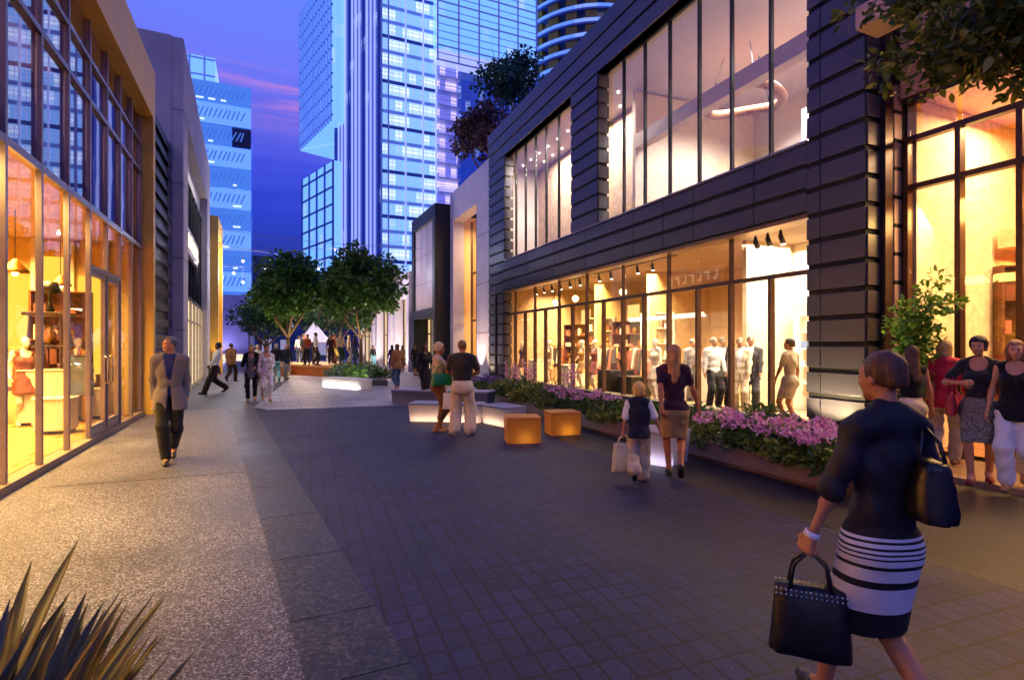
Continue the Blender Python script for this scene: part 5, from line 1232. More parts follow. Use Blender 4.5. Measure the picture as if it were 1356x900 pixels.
for i in range(46):
    b = (r.uniform(-.12, .12), r.uniform(-.12, .12), 0); blade(b, wl(r.uniform(-40, 235), r.uniform(775, 900), r.uniform(1.55, 2.0)), r.uniform(.02, .036), r.uniform(.02, .08))
for i in range(60):
    a = r.uniform(0, 2 * PI); q = r.uniform(.25, .6); h = r.uniform(.22, .62); blade((r.uniform(-.14, .14), r.uniform(-.14, .14), 0), (math.cos(a) * q, math.sin(a) * q, h), r.uniform(.018, .036), r.uniform(.03, .12))
me = bpy.data.meshes.new('leaves'); me.from_pydata(cvs, [], cfs); me.update()
link('leaves', me, leaf_mat('flax_leaf', '#3c4028', '#54542e', '#7a5e34', rough=.35, trans=.12), fx, smooth=True)
MB().lathe([(.01, -.015), (.17, -.01), (.15, .03), (.06, .05)], 14).build('root_mound', mat('soil', '#1e1610'), fx)
# ------------------------------------------------------------------ lit benches, cubes, terrace
m_sh = shell_mat('white_acrylic', '#c0bccc', .45)
m_or = shell_mat('orange_acrylic', '#c88a34', .36)
def glow_bench(name, label, cat, a, b, w, h, mtop, power, col=(1, .62, .32), group=None, z=.0, pts=3, leanw=.03):
    "bench along plan line a-b (front edge), depth w; translucent shell with lamps near its floor"
    a = Vector(a); b = Vector(b); L = (b - a).length; ang = math.atan2(b.y - a.y, b.x - a.x)
    t = thing(name, label, cat, (a.x, a.y, z), ang, group); th = .012
    mb = MB()
    # four walls, slightly raked, and a lid
    o = [(0, 0), (L, 0), (L, w), (0, w)]; i_ = [(th, th), (L - th, th), (L - th, w - th), (th, w - th)]
    vs = [(x, y, .002) for x, y in o] + [(x + (leanw if x == 0 else -leanw) * -1, y + (-leanw if y == 0 else leanw), h) for x, y in o]
    mb.add(vs, [(0, 1, 5, 4), (1, 2, 6, 5), (2, 3, 7, 6), (3, 0, 4, 7)])
    mb.build('shell', m_sh if mtop is None else mtop[0], t)
    MB().box(-leanw - .01, L + leanw + .01, -leanw - .01, w + leanw + .01, h + .001, h + .045).build('seat', mtop[1] if mtop else mat('bench_top', '#9098b4', rough=.4, var=.05), t, bevel=.008)
    if leanw == 0: point('bench_lamp', (0, 0, 0), power, col, .04); bpy.context.scene.collection.objects[-1].parent = t; bpy.context.scene.collection.objects[-1].location = (L * .55, w * .3, .06)
    else:
        lm_ = area('bench_lamp', (L / 2, .12, .05), L * .96, power, col, rot=(R(-90), 0, 0), size_y=.05); lm_.parent = t
    return t
mrear = (shell_mat('dim_acrylic', '#6a7090', .3), mat('bench_top', '#9098b4', rough=.4, var=.05))
b0, b1 = g(543, 558), g(636, 560); b2 = g(668, 566)
glow_bench('lit_bench', 'long low white bench lit from below behind the couple with the green bag', 'bench', b0, b1, .5, .36, None, 6.5, pts=4)
glow_bench('lit_bench', 'short white bench wing lit from below next to the near orange cube', 'bench', (b1[0] + .06, b1[1] - .01), (b2[0], b2[1]), .5, .36, None, 3.6, pts=2)
c0, c1 = g(562, 538), g(645, 541)
glow_bench('lit_bench', 'unlit looking white bench further back behind the couple', 'bench', c0, c1, .55, .40, mrear, .3, pts=2)
c0, c1 = g(520, 534), g(560, 536)
glow_bench('lit_bench', 'small bluish bench block left of the woman with the green bag', 'bench', c0, c1, .6, .36, mrear, .3, pts=1)
d0, d1 = g(838, 611), g(886, 619)
glow_bench('lit_bench', 'white lit bench block between the boy and the woman in the tan skirt', 'bench', d0, d1, .55, .42, None, 1.6, (.9, .78, 1), pts=2)
w0, w1 = g(427, 512), g(474, 516)
glow_bench('plaza_bench', 'bright white angular bench in front of the plaza shrubs', 'bench', w0, w1, .6, .34, (shell_mat('bright_acrylic', '#eeeae6', .6), mat('bench_white', '#e8e4e2', rough=.4, var=.04)), 14, (1, .9, .82), pts=3)
mtop = (m_or, mat('orange_top', '#c88434', rough=.35, var=.08))
e0, e1 = g(672, 588), g(716, 587)
def cube(label, a, b, w, h, power):
    t = glow_bench('orange_cube', label, 'stool', a, b, w, h, mtop, power, (1, .72, .36), 'orange cube stools', pts=1, leanw=0.0); return t
cube('orange cube stool nearer the camera, by the white bench', e0, e1, .50, .40, 1.9)
e0, e1 = g(730, 577), g(769, 575.5)
cube('orange cube stool farther back, against the long planter', e0, e1, .46, .38, 2.3)
# timber terrace with the crowd
ta, tb_ = g(383, 496), g(438, 499)
tr = thing('timber_terrace', 'low orange lit timber terrace under the plaza trees', 'terrace', (0, 0, 0))
ter = [ta, tb_, (4.2, 27.6), (4.6, 37), (-1.0, 38), (ta[0] - .3, 31.0)]
MB().prism(ter, .48, .60).build('deck', mat('terrace_deck', '#c8a070', rough=.5, var=.2, scale=2), tr)
ins = [(x * .985 + .02, y + .06) for x, y in ter]
MB().prism(ins, 0, .478).build('skirt', mat('terrace_wood', '#a8602a', rough=.5, var=.25, scale=2, stretch=(1, 1, 10)), tr)
for px in (392, 412, 430): x, y = g(px, 503); spot('terrace_lamp', (x, y - .25, .06), (x, y + .6, .35), 22, (1, .5, .16), 120)
area('terrace_glow', (1.6, 33.5, 3.4), 3, 330, (1, .68, .40), size_y=3)
# raised bed with shrubs beside the terrace
ba, bb_ = g(441, 508), g(514, 511)
bed = thing('shrub_bed', 'low dark planting bed of the plaza shrubs behind the white angular bench', 'planter', (0, 0, 0))
MB().prism([ba, bb_, (bb_[0] + .5, bb_[1] + 4), (ba[0] + .2, ba[1] + 5)], 0, .22).build('trough', mat('bed_wall', '#3a3840', rough=.6), bed)
m_sil = leaf_mat('silver_leaf', '#4a6a58', '#6a8a70', '#a0b48c')
for i, (px, off, h, m, lab) in enumerate(((450, .7, .75, m_sil, 'silvery shrub at the left end of the plaza bed'), (468, .6, .7, m_lf3, 'round green shrub second from the left end of the plaza bed'), (486, .7, .75, m_sil, 'silvery shrub in the middle of the plaza bed'), (500, .6, .62, m_lf, 'dark green shrub at the right end of the plaza bed'), (460, 2.2, .8, m_lf2, 'yellow green shrub at the back of the plaza bed, left part'), (484, 2.4, .85, m_lf2, 'yellow green shrub at the back of the plaza bed, right part'), (478, 1.4, .5, m_lf, 'low dark shrub in the centre of the plaza bed'))):
    Y = ba[1] + off; bush('plaza_shrub', lab, (x_at(px, Y), Y), .62, .55, h, m, 700, .12, 400 + i, cat='shrub', base=.2, group='shrubs of the plaza bed')
spot('bed_lamp', (ba[0] + 1.0, ba[1] - .5, .25), (ba[0] + 1.0, ba[1] + 1, .7), 50, (1, .85, .6), 110)
spot('tree_uplight', (x_at(381, 30) + .5, 29.2, .7), (x_at(381, 30.5), 30.5, 4.5), 330, (1, .8, .4), 75)
spot('tree_uplight', (x_at(470, 28) + .4, 27.6, .7), (x_at(478, 29), 29, 5), 360, (1, .8, .5), 75)
spot('tree_uplight', (x_at(450, 31), 31, .8), (x_at(450, 33), 33, 5), 120, (.8, 1, .35), 80)
# white pavilion tent behind the crowd
tn = thing('white_tent', 'small pointed white tent behind the plaza crowd', 'tent', (x_at(416, 40), 40, 0))
MB().add([(-1, -1, 1.9), (1, -1, 1.9), (1, 1, 1.9), (-1, 1, 1.9), (0, 0, 3.3), (-.95, -.95, 1.86), (.95, -.95, 1.86), (.95, .95, 1.86), (-.95, .95, 1.86)], [(0, 1, 4), (1, 2, 4), (2, 3, 4), (3, 0, 4), (0, 5, 6, 1), (1, 6, 7, 2), (2, 7, 8, 3), (3, 8, 5, 0), (8, 7, 6, 5)]).build('canvas', mat('tent_canvas', '#e0e0ea', rough=.8, emit='#9aa0c8', estr=.0), tn)
for x in (-.93, .93):
    for y in (-.93, .93): MB().tube([(x, y, 0), (x, y, 1.88)], .03, 6).build('pole', mat('steel', '#b0a8a0', rough=.25, metal=1), tn)
# catenary lights
m_wire = mat('wire', '#6a70a0', rough=.5); m_bulb = emis('bulb', '#fff4e0', 9)
for i, (p0, p1, bl, lab) in enumerate((((282, 302, 33.5), (600, 330, 31.0), (), 'catenary wire strung highest across the street, without bulbs'), ((284, 330, 34), (545, 318, 33.5), ((447, 329), (489, 361)), 'catenary wire with two lamps at the right plaza tree'), ((284, 322, 34.2), (540, 352, 36), ((325, 346), (357, 343)), 'catenary wire with two lamps left of the plaza trees'), ((284, 352, 36), (530, 345, 40), ((313, 362), (326, 374), (420, 350)), 'lowest catenary wire with three small lamps'))):
    def W3(px, py, Y): X = x_at(px, Y); return Vector((X, Y, zat(X, Y, py)))
    A, B_ = W3(*p0), W3(*p1); pts = []
    for k in range(25): t = k / 24; q = A.lerp(B_, t); q.z -= .55 * 4 * t * (1 - t) * .5; pts.append(q)
    o = thing('string_light', lab, 'string light', (0, 0, 0)); MB().tube([tuple(p) for p in pts], .012, 5).build('wire', m_wire, o)
    for px, py in bl:
        best = min(range(25), key=lambda k: abs(678 + F * ((pts[k].x * CT - pts[k].y * ST) / depth(pts[k].x, pts[k].y)) - px)); q = pts[best]
        lz = min(q.z - .12, zat(q.x, q.y, py)); fl_ = MB().tube([(q.x, q.y, q.z), (q.x, q.y, lz + .07)], .01, 5).lathe([(.02, lz + .12), (.06, lz + .10), (.065, lz + .06)], 10, (q.x, q.y)).build('lamp_holder', m_wire, o)
        MB().lathe([(.05, lz + .058), (.065, lz + .02), (.05, lz - .03), (.01, lz - .05)], 10, (q.x, q.y)).build('bulb', m_bulb, fl_, smooth=True); point('string_lamp', (q.x, q.y, lz - .12), 130, (.92, .88, 1), .06)

# ------------------------------------------------------------------ things on show in the shops
m_wh = mat('lacquer_white', '#e4dccc', rough=.35, var=.04); m_blk = mat('black_lacquer', '#1a1614', rough=.35, var=.1); m_brass = mat('brass', '#b08038', rough=.3, metal=.9, var=.1)
m_red = mat('red_cloth', '#8c2a24', rough=.8, var=.2); m_gar = [mat('garment_%d' % i, c, rough=.85, var=.2) for i, c in enumerate(('#e8d8c0', '#6a3a2c', '#c89860', '#3a3a44', '#b06a58', '#d8b890'))]
def pedestal(label, x, y, z, w, h, m, rot=0):
    t = thing('display_plinth', label, 'plinth', (x, y, z), rot); MB().box(-w / 2, w / 2, -w / 2, w / 2, .06, h).build('body', m, t, bevel=.008); MB().box(-w / 2 + .03, w / 2 - .03, -w / 2 + .03, w / 2 - .03, 0, .06).build('foot', m_blk, t); MB().box(-w / 2 - .02, w / 2 + .02, -w / 2 - .02, w / 2 + .02, h + .001, h + .03).build('top', m, t, bevel=.006); return t
def rack(label, x, y, z, L, seed, rot=0, group=None):
    t = thing('clothes_rack', label, 'clothes rack', (x, y, z), rot, group); mb = MB()
    for s_ in (-1, 1): mb.tube([(0, s_ * L / 2, .03), (0, s_ * L / 2, 1.5)], .015, 8); mb.tube([(-.25, s_ * L / 2, .02), (.25, s_ * L / 2, .02)], .015, 8)
    mb.tube([(0, -L / 2 - .05, 1.5), (0, L / 2 + .05, 1.5)], .014, 8); mb.build('frame', m_brass, t, smooth=True); r = random.Random(seed); y_ = -L / 2 + .1; 
    while y_ < L / 2 - .08:
        w = r.uniform(.18, .24); h = r.uniform(.65, 1.1); m = r.choice(m_gar); q = .03
        MB().add([(-w * .55, y_ - q, 1.38), (0, y_ - q * .6, 1.47), (w * .55, y_ - q, 1.38), (w, y_ - q * 1.3, 1.46 - h), (-w, y_ - q * 1.3, 1.46 - h), (-w * .55, y_ + q, 1.38), (0, y_ + q * .6, 1.47), (w * .55, y_ + q, 1.38), (w, y_ + q * 1.3, 1.46 - h), (-w, y_ + q * 1.3, 1.46 - h)], [(0, 1, 2, 3, 4), (9, 8, 7, 6, 5), (0, 5, 6, 1), (1, 6, 7, 2), (2, 7, 8, 3), (3, 8, 9, 4), (4, 9, 5, 0)]).build('garment', m, t)
        y_ += r.uniform(.09, .15)
    return t
def mannequin(label, x, y, z, rot, m, H=1.72, dress=None):
    r = random.Random(int(abs(x * 100 + y * 37))); s_ = r.choice((-1, 1))
    B = Body(H, 'f', feet={-1: (-.09, .05, 0), 1: (.09, -.06, 0)}, hands={-1: (-.28, .08, .86), 1: (.26, .16, .98)}, fine=False, head=(.3 * s_, 0))
    t = thing('mannequin', label, 'mannequin', (x, y, z), rot); sdf_part('body', B.tags('torso', 'neck', 'head', 'thigh', 'calf', 'foot', 'uarm', 'farm', 'hand'), m, t, .022, .025)
    MB().lathe([(.2, 0), (.2, .012), (.02, .02)], 16).build('base_plate', m_brass, t)
    if dress is not None: garment(t, B, W('dress', dress, sleeve=0, hem=.62, neck='scoop', flare=.06, off=.015, name='dress'), .022, 5)
    return t
# left shop
zf = .10
def LP(px, X): return X, y_at(px, X)
pedestal('pale plinth just behind the second glass bay of the left shop', *LP(75, -3.35), zf, .5, .6, m_wh)
X, Y = LP(66, -3.9); pedestal('pale plinth carrying the dark shelf stand in the left shop', X, Y, zf, .75, 1.05, m_wh)
t = thing('shelf_stand', 'dark carved shelf stand on the plinth in the left shop window', 'shelf', (X, Y, zf + 1.08))
mb = MB()
for x in (-.26, .26):
    for y in (-.26, .26): mb.tube([(x, y, 0), (x * .9, y * .9, .25), (x, y, .5), (x * .9, y * .9, 1.05)], [.035, .026, .035, .026], 8)
mb.box(-.34, .34, -.34, .34, 1.05, 1.12).box(-.3, .3, -.3, .3, .42, .47).build('frame', mat('dark_wood', '#2a180e', rough=.4, var=.3), t, bevel=.006)
MB().lathe([(.05, .47), (.10, .55), (.12, .68), (.05, .82), (.06, .88)], 14).build('vase', m_brass, t, smooth=True)
MB().lathe([(.03, 1.12), (.09, 1.18), (.03, 1.3), (.02, 1.5), (.2, 1.52), (.13, 1.74)], 14).build('lamp', m_blk, t, smooth=True)
mannequin('mannequin in a dark brown dress in the left shop window', *LP(33, -4.2), zf, R(-150), m_wh, dress=m_gar[1])
mannequin('mannequin in a tan dress in the third bay of the left shop', *LP(103, -3.5), zf, R(-160), m_wh, dress=m_gar[2])
X, Y = LP(105, -3.3); t = thing('wall_panel_art', 'dark blue panel on an easel in the left shop by the door', 'picture', (X, Y, zf)); MB().box(-.22, .22, 0, .03, .55, 1.35).build('frame', m_blk, t); MB().box(-.2, .2, -.012, -.001, .58, 1.32).build('canvas', mat('art_blue', '#4a5870', rough=.6, var=.5, scale=4), t); MB().tube([(-.2, .05, 0), (-.02, .04, 1.5)], .015, 6).tube([(.2, .05, 0), (.02, .04, 1.5)], .015, 6).tube([(0, .35, 0), (0, .05, 1.45)], .015, 6).build('easel', m_brass, t)
rack('clothes rack of mixed garments deep in the left shop', *LP(14, -4.6), zf, 1.2, 3, R(90))
pedestal('low pale display block beside the left shop entrance', *LP(118, -3.4), zf, .5, .6, m_wh)
for i, (y, lab) in enumerate(((y_at(20, -3.9), 'brass pendant lamp nearest the camera in the left shop'), (y_at(80, -3.9), 'brass pendant lamp beside the shelf stand in the left shop'), (y_at(112, -3.9), 'brass pendant lamp closest to the left shop entrance'))):
    t = thing('pendant_lamp', lab, 'lamp', (-3.9, y, 2.9)); MB().tube([(0, 0, .22), (0, 0, 1.08)], .008, 6).build('cord', m_blk, t); MB().lathe([(.2, 0), (.19, .04), (.06, .2), (.02, .24)], 16).build('shade', m_brass, t, smooth=True); MB().lathe([(.02, -.06), (.05, -.02), (.05, .03), (.02, .06)], 10).build('bulb', emis('warm_bulb', '#ffd890', 12), t, smooth=True)
# black building, ground floor: racks, mannequins, counters, plants, track spots
zf = .12
def place(px, x): y = rl(px, x); p = RW(x, y); return p.x, p.y
for i, (px, x, lab) in enumerate(((850, 2.3, 'clothes rack behind the boy in the amber shop room'), (800, 2.6, 'clothes rack in the middle of the amber shop room'), (745, 2.8, 'clothes rack in the far part of the amber shop room'), (705, 2.6, 'clothes rack at the far end of the amber shop room'), (838, 3.6, 'clothes rack against the back of the amber shop room'))):
    X, Y = place(px, x); rack(lab, X, Y, zf, 1.3, 10 + i, -PHI + R(12 * i))
for i, (px, x, lab, dm) in enumerate(((868, 1.1, 'mannequin in a cream dress at the glass right of the boy', 0), (788, 1.2, 'mannequin in a rose dress at the glass in mid window', 4), (771, 1.2, 'mannequin in a tan dress at the glass in mid window', 2), (728, 1.2, 'mannequin in a pale dress at the far window', 5), (692, 1.1, 'mannequin in a brown dress at the far window end', 1))):
    X, Y = place(px, x); mannequin(lab, X, Y, zf, R(90), m_wh, dress=m_gar[dm])
for i, (px, x, w, h, m, lab) in enumerate(((815, 1.3, .8, .75, m_blk, 'black display block carrying a bag in mid window'), (840, 1.4, .7, .6, m_blk, 'black display block low behind the boy'), (757, 1.5, .7, .8, m_wh, 'white display block in the far window'), (712, 1.5, .6, .9, m_wh, 'white display block near the far end of the window'))):
    X, Y = place(px, x); pedestal(lab, X, Y, zf, w, h, m, -PHI)
    if i in (0, 2): t = thing('shop_bag', 'brown bag on the black display block' if i == 0 else 'tan bag on the white display block', 'bag', (X, Y, zf + h + .03)); MB().add([(-.08, -.18, 0), (.08, -.18, 0), (.08, .18, 0), (-.08, .18, 0), (-.03, -.14, .24), (.03, -.14, .24), (.03, .14, .24), (-.03, .14, .24)], [(0, 3, 2, 1), (4, 5, 6, 7), (0, 1, 5, 4), (1, 2, 6, 5), (2, 3, 7, 6), (3, 0, 4, 7)]).build('body', m_gar[1] if i == 0 else m_gar[2], t, bevel=.02); MB().tube([(0, -.09, .23), (0, -.08, .36), (0, .08, .36), (0, .09, .23)], .01, 6).build('handle', m_blk, t)
# product wall: shelves with coloured goods
t = thing('product_shelves', 'white wall shelves of small coloured goods behind the men in the shop', 'shelf', (7.95, 0, 0), -PHI); mb = MB()
for z in (.75, 1.15, 1.55, 1.95): mb.box(3.12, 3.39, yN + 2.0, ySp - .3, z, z + .03)
mb.build('shelf', m_wh, t); cols = [mat('goods_%d' % i, c, rough=.5) for i, c in enumerate(('#b03a3a', '#2c3440', '#d8a8a0', '#587098', '#e8e0d8'))]; r = random.Random(5); bs = [MB() for _ in cols]
for z in (.75, 1.15, 1.55, 1.95):
    y = yN + 2.05
    while y < ySp - .5: w = r.uniform(.08, .22); r.choice(bs).box(3.16, 3.32, y, y + w, z + .031, z + .031 + r.uniform(.1, .28)); y += w + r.uniform(.03, .2)
for m, b in zip(cols, bs): o = b.build('goods', m, t); o['kind'] = 'stuff'
X, Y = place(905, 2.6); t = thing('counter', 'pale sales counter in the bright part of the shop', 'counter', (X, Y, zf), -PHI); MB().box(-.35, .35, -1.0, .9, 0, .95).build('body', m_wh, t, bevel=.01); MB().box(-.4, .4, -1.05, .95, .951, .99).build('top', mat('walnut', '#6a3c1c'), t)
t = thing('track_light', 'black track with three spot heads high in the bright part of the shop', 'lamp', (7.95, 0, 3.7), -PHI); MB().box(1.2, 1.26, yN + 2.2, ySp - .4, .3, .35).build('track', m_blk, t)
for k, y in enumerate(np.linspace(yN + 2.6, ySp - .9, 3)): hd_ = MB().tube([(1.23, y, .3), (1.23, y, .16), (1.3, y, .02)], [.015, .05, .06], 10).build('spot_head', m_blk, t, smooth=True); MB().lathe([(.05, 0.0), (.045, -.012)], 10, (1.3, y)).build('lens', emis('spot_lens', '#fff0d8', 14), hd_)
for i, (px, x, lab) in enumerate(((825, 1.6, 'glowing ceiling pendant with a star glint in mid shop window'), (762, 1.4, 'glowing ceiling pendant in the far shop window'), (735, 1.6, 'small glowing ceiling pendant toward the far end of the shop'))):
    X, Y = place(px, x); t = thing('pendant_lamp', lab, 'lamp', (X, Y, 3.3)); MB().tube([(0, 0, .1), (0, 0, .79)], .008, 6).build('cord', m_blk, t); MB().lathe([(.02, -.12), (.10, -.05), (.12, 0), (.10, .06), (.02, .12)], 14).build('globe', emis('globe', '#ffe2a8', 7), t, smooth=True)
for i, (px, x, lab) in enumerate(((846, 3.9, 'tall bare branched plant in the amber room behind the boy'), (720, 3.0, 'tall indoor plant near the far end of the shop'))):
    X, Y = place(px, x); t = thing('indoor_plant', lab, 'plant', (X, Y, zf)); MB().lathe([(.14, 0), (.2, .35), (.17, .36)], 14).build('pot', m_wh, t); r = np.random.default_rng(60 + i); mb = MB(); ps = []
    for k in range(9): a = r.random() * 6.3; e = np.array([math.cos(a) * .35, math.sin(a) * .35, 1.3 + r.random() * .9]); mb.tube([(0, 0, .3), tuple(e * .5 + np.array([0, 0, .2])), tuple(e)], [.015, .01, .004], 5); ps += [e * f + r.normal(size=3) * .06 for f in np.linspace(.5, 1, 12)]
    mb.build('stem', m_bark, t); leaves('foliage', ps, .12, m_gar and m_lf2, t, seed=70 + i)
# upper floor room: framed picture and ring lamp
t = thing('framed_picture', 'framed picture on the upper floor wall behind the big window', 'picture', tuple(RW(6.28, rl(935, 6.28), 6.2)), -PHI); MB().box(-.05, 0, -.7, .7, 0, 1.0).build('frame', m_brass, t); MB().box(-.056, -.051, -.62, .62, .08, .92).build('canvas', mat('art_rose', '#b08a84', rough=.6, var=.4, scale=2), t)
t = thing('ring_lamp', 'amber curved pendant lamp behind the upper window', 'lamp', tuple(RW(3.0, rl(985, 3.0), 8.0)), -PHI); mb = MB(); mb.tube([(.9 * math.cos(a), .9 * math.sin(a), .1 * math.sin(2 * a)) for a in np.linspace(0, 2 * PI * .98, 36)], .13, 10); mb.build('ring', mat('amber_shade', '#70481c', rough=.5), t, smooth=True)
for a in (0, 2.1, 4.2): MB().tube([(.9 * math.cos(a), .9 * math.sin(a), .1), (.5 * math.cos(a), .5 * math.sin(a), ZH - 7.95)], .012, 6).build('cable', m_blk, t)
spot('pier_uplight', tuple(RW(-.55, rl(1100), .4)), tuple(RW(0, rl(1105), 1.4)), 170, (1, .72, .36), 110)
spot('pier_uplight', tuple(RW(-.5, yF - .4, .4)), tuple(RW(0, yF - .5, 1.8)), 130, (1, .72, .36), 110)
t = thing('dark_post', 'slim dark metal post at the far corner of the black building', 'post', tuple(RW(-.2, rl(657, -.2), 0)), -PHI); MB().box(-.05, .05, -.05, .05, 0, 3.75).build('shaft', m_black, t, bevel=.006); MB().box(-.09, .09, -.09, .09, 0, .03).build('base_plate', m_black, t)
# bright shop on the right: goods
for i, (y, lab) in enumerate(((3.95, 'amber mannequin behind the glass of the bronze shop near the tree'), (2.6, 'amber mannequin behind the glass of the bronze shop at the picture edge'))): mannequin(lab, SX + 1.3, y, .06, R(90), m_gar[2], dress=m_gar[4] if i else m_gar[0])
pedestal('walnut display block in the bronze shop window', SX + .9, 3.3, .06, .6, .8, mat('walnut', '#6a3c1c'))
rack('clothes rack deep in the bronze shop', SX + 2.3, 3.2, .06, 1.5, 44)

def shelf_unit(label, x, y, z, rot, w, h, seed, m):
    t = thing('shelf_unit', label, 'shelf', (x, y, z), rot); mb = MB(); r = random.Random(seed); n_ = 6
    for s_ in (-1, 1): mb.box(s_ * w / 2 - .02, s_ * w / 2 + .02, -.16, .16, 0, h)
    mb.box(-w / 2 + .021, w / 2 - .021, .14, .16, .05, h); zs = np.linspace(.1, h - .03, n_)
    for q in zs: mb.box(-w / 2 + .021, w / 2 - .021, -.16, .139, q, q + .025)
    mb.build('carcass', m, t); bs = [MB() for _ in range(4)]
    for q in zs[:-1]:
        x_ = -w / 2 + .05
        while x_ < w / 2 - .2:
            ww = r.uniform(.08, .22); k = r.randrange(4); hh = r.uniform(.08, .32)
            if k == 3: bs[3].lathe([(ww * .3, q + .026), (ww * .45, q + .05), (ww * .4, q + hh * .6), (ww * .15, q + hh * .8), (ww * .2, q + hh)], 10, (x_ + ww / 2, -.02))
            else: bs[k].box(x_, x_ + ww, -.12, .06, q + .026, q + .026 + hh)
            x_ += ww + r.uniform(.02, .16)
    for k, b in enumerate(bs):
        if b.v: o = b.build('goods', [m_gar[0], m_gar[1], m_gar[4], m_brass][k], t); o['kind'] = 'stuff'
    return t
m_wal = mat('walnut', '#6a3c1c')
for i, (px, x, lab) in enumerate(((872, 3.4, 'tall shelf of goods at the right end of the amber room'), (832, 3.3, 'tall shelf of goods behind the boy in the amber room'), (797, 3.3, 'tall shelf of goods in the middle of the amber room'), (765, 3.1, 'tall shelf of goods in the far half of the amber room'), (722, 2.9, 'tall shelf of goods near the far end of the amber room'))):
    X, Y = place(px, x); shelf_unit(lab, X, Y, .12, R(-58), 1.1, 2.6 - .2 * (i % 2), 80 + i, m_wal if i % 2 else m_wh)
shelf_unit('tall shelf of goods at the back of the bronze shop', SX + 2.7, 4.45, .06, R(-35), 1.2, 2.9, 90, m_wal)
X, Y = LP(48, -4.0); shelf_unit('tall shelf of goods against the end wall of the left shop', X, 14.75, zf, 0, 1.0, 2.7, 91, m_wal)
for i, (ya, yb_, lab) in enumerate(((5.3, 9.2, 'track of small spot lamps at the shop ceiling above the boy'), (9.8, 13.8, 'track of small spot lamps at the shop ceiling in mid window'))):
    t = thing('track_light', lab, 'lamp', (7.95, 0, 3.55), -PHI); MB().box(.8, .85, yN + ya, yN + yb_, .3, .35).build('track', m_blk, t)
    for y in np.linspace(yN + ya + .3, yN + yb_ - .3, 6): hd_ = MB().tube([(.825, y, .3), (.825, y, .2), (.86, y, .08)], [.012, .04, .045], 10).build('spot_head', m_blk, t, smooth=True); MB().lathe([(.04, .065), (.035, .055)], 10, (.86, y)).build('lens', emis('spot_lens', '#fff0d8', 14), hd_)
# ------------------------------------------------------------------ people
def at(px, py, z=0): x, y = g(px, py, z); return (x, y)
def toward_cam(p, a=0.0):           # heading that faces the camera, turned a to the figure's own left
    return face_to(-p[0], -p[1]) + a
def away(p, a=0.0): return face_to(p[0], p[1]) + a
walk = lambda s=1, st=.30, lift=.5: {s: (s * .085, st * .55, 0, -.0), -s: (-s * .085, -st * .6, .03, lift)}
c_black = cloth('black', '#15141a'); c_navy = cloth('navy', '#181c30'); c_white = cloth('white', '#dcdad8', var=.06); c_cream = cloth('cream', '#cdbfa8', var=.1); c_tan = cloth('tan', '#b08a56'); c_plum = cloth('plum', '#3a1a2c'); c_grey = cloth('grey', '#77757c')
c_tweed = cloth('tweed', '#6c6a74', var=.3, scale=120, bump=.4); c_brown = cloth('brown', '#6a4428'); c_dkbrown = cloth('dark_brown', '#2c2018'); c_denim = cloth('denim', '#34466a'); c_coral = cloth('coral', '#b8283e'); c_dtee = cloth('charcoal', '#2a282c'); c_teal = cloth('teal', '#78b4b8'); c_purple = cloth('purple', '#2c2460'); c_rust = cloth('rust', '#8a3a24'); c_sand = cloth('sand', '#b8a890')
l_black = mat('leather_black', '#121014', rough=.4, var=.15, bump=.2, scale=20); l_tan = mat('leather_tan', '#a87848', rough=.5, var=.1); l_red = mat('leather_red', '#a01c2c', rough=.45, var=.1); l_green = mat('leather_green', '#0f7a3c', rough=.4, var=.2, scale=8, bump=.3); c_canvas = cloth('canvas', '#c8bc98', var=.1)
def shoes(m, **k): return W('shoes', m, **k)

# 1 man in the grey blazer, left walk
p = at(225, 611)
B = Body(1.78, 'm', feet={1: (.035, .20, 0, 0, 0), -1: (-.03, -.20, .03, .55, .05)}, hands={-1: (-.20, -.06, .86), 1: (.20, -.06, .86)}, head=(-.95, -.05), elbow={-1: (-.5, -1, 0), 1: (.5, -1, 0)}, fat=.85)
person('man in a grey blazer and dark trousers walking toward the camera with head turned aside', p, toward_cam(p, -.05), B, '#b98462', ('short', '#5a5c66'),
       [W('top', cloth('royal', '#1c2c6a'), sleeve=.4, neck='collar', hem=-.10, off=.008, name='shirt'), W('trousers', c_black, wide=.012, off=.008, wr=.003), W('jacket', c_tweed, sleeve=.97, hem=-.20, neck='open', vz=.20, off=.017, cuff=1.2), shoes(l_black)], vox=.011)
# 2 man with white shirt and black bag walking left
p = at(284, 521)
B = Body(1.75, 'm', feet={-1: (-.06, .30, 0, -.1), 1: (.06, -.35, .04, .7)}, hands={-1: (-.25, .22, .92), 1: (.27, -.16, .86)}, lean=.22, head=(0, .1))
person('man in a white shirt and brown trousers leaning forward with a black shoulder bag', p, face_to(-CT * .75 - ST * .6, ST * .75 - CT * .6), B, '#8a5a40', ('short_full', '#15100c'), [W('top', c_white, sleeve=.95, neck='collar', hem=-.06, off=.016, name='shirt'), W('trousers', c_dkbrown, wide=.03), shoes(l_black)], vox=.018, face=False)
bp = p
# 3 man in brown jacket from behind
p = at(306, 505)
B = Body(1.74, 'm', feet=walk(1, .34), hands={-1: (-.3, .15, .84), 1: (.28, -.15, .84)}, head=(-.3, 0))
person('man in a brown jacket walking away by the violet wall', p, away(p, -.6), B, '#8a5a40', ('short', '#2c1c12'), [W('jacket', c_brown, sleeve=.97, hem=-.16, neck='collar', off=.025), W('trousers', c_dkbrown, wide=.02), shoes(l_black)], vox=.02, face=False)
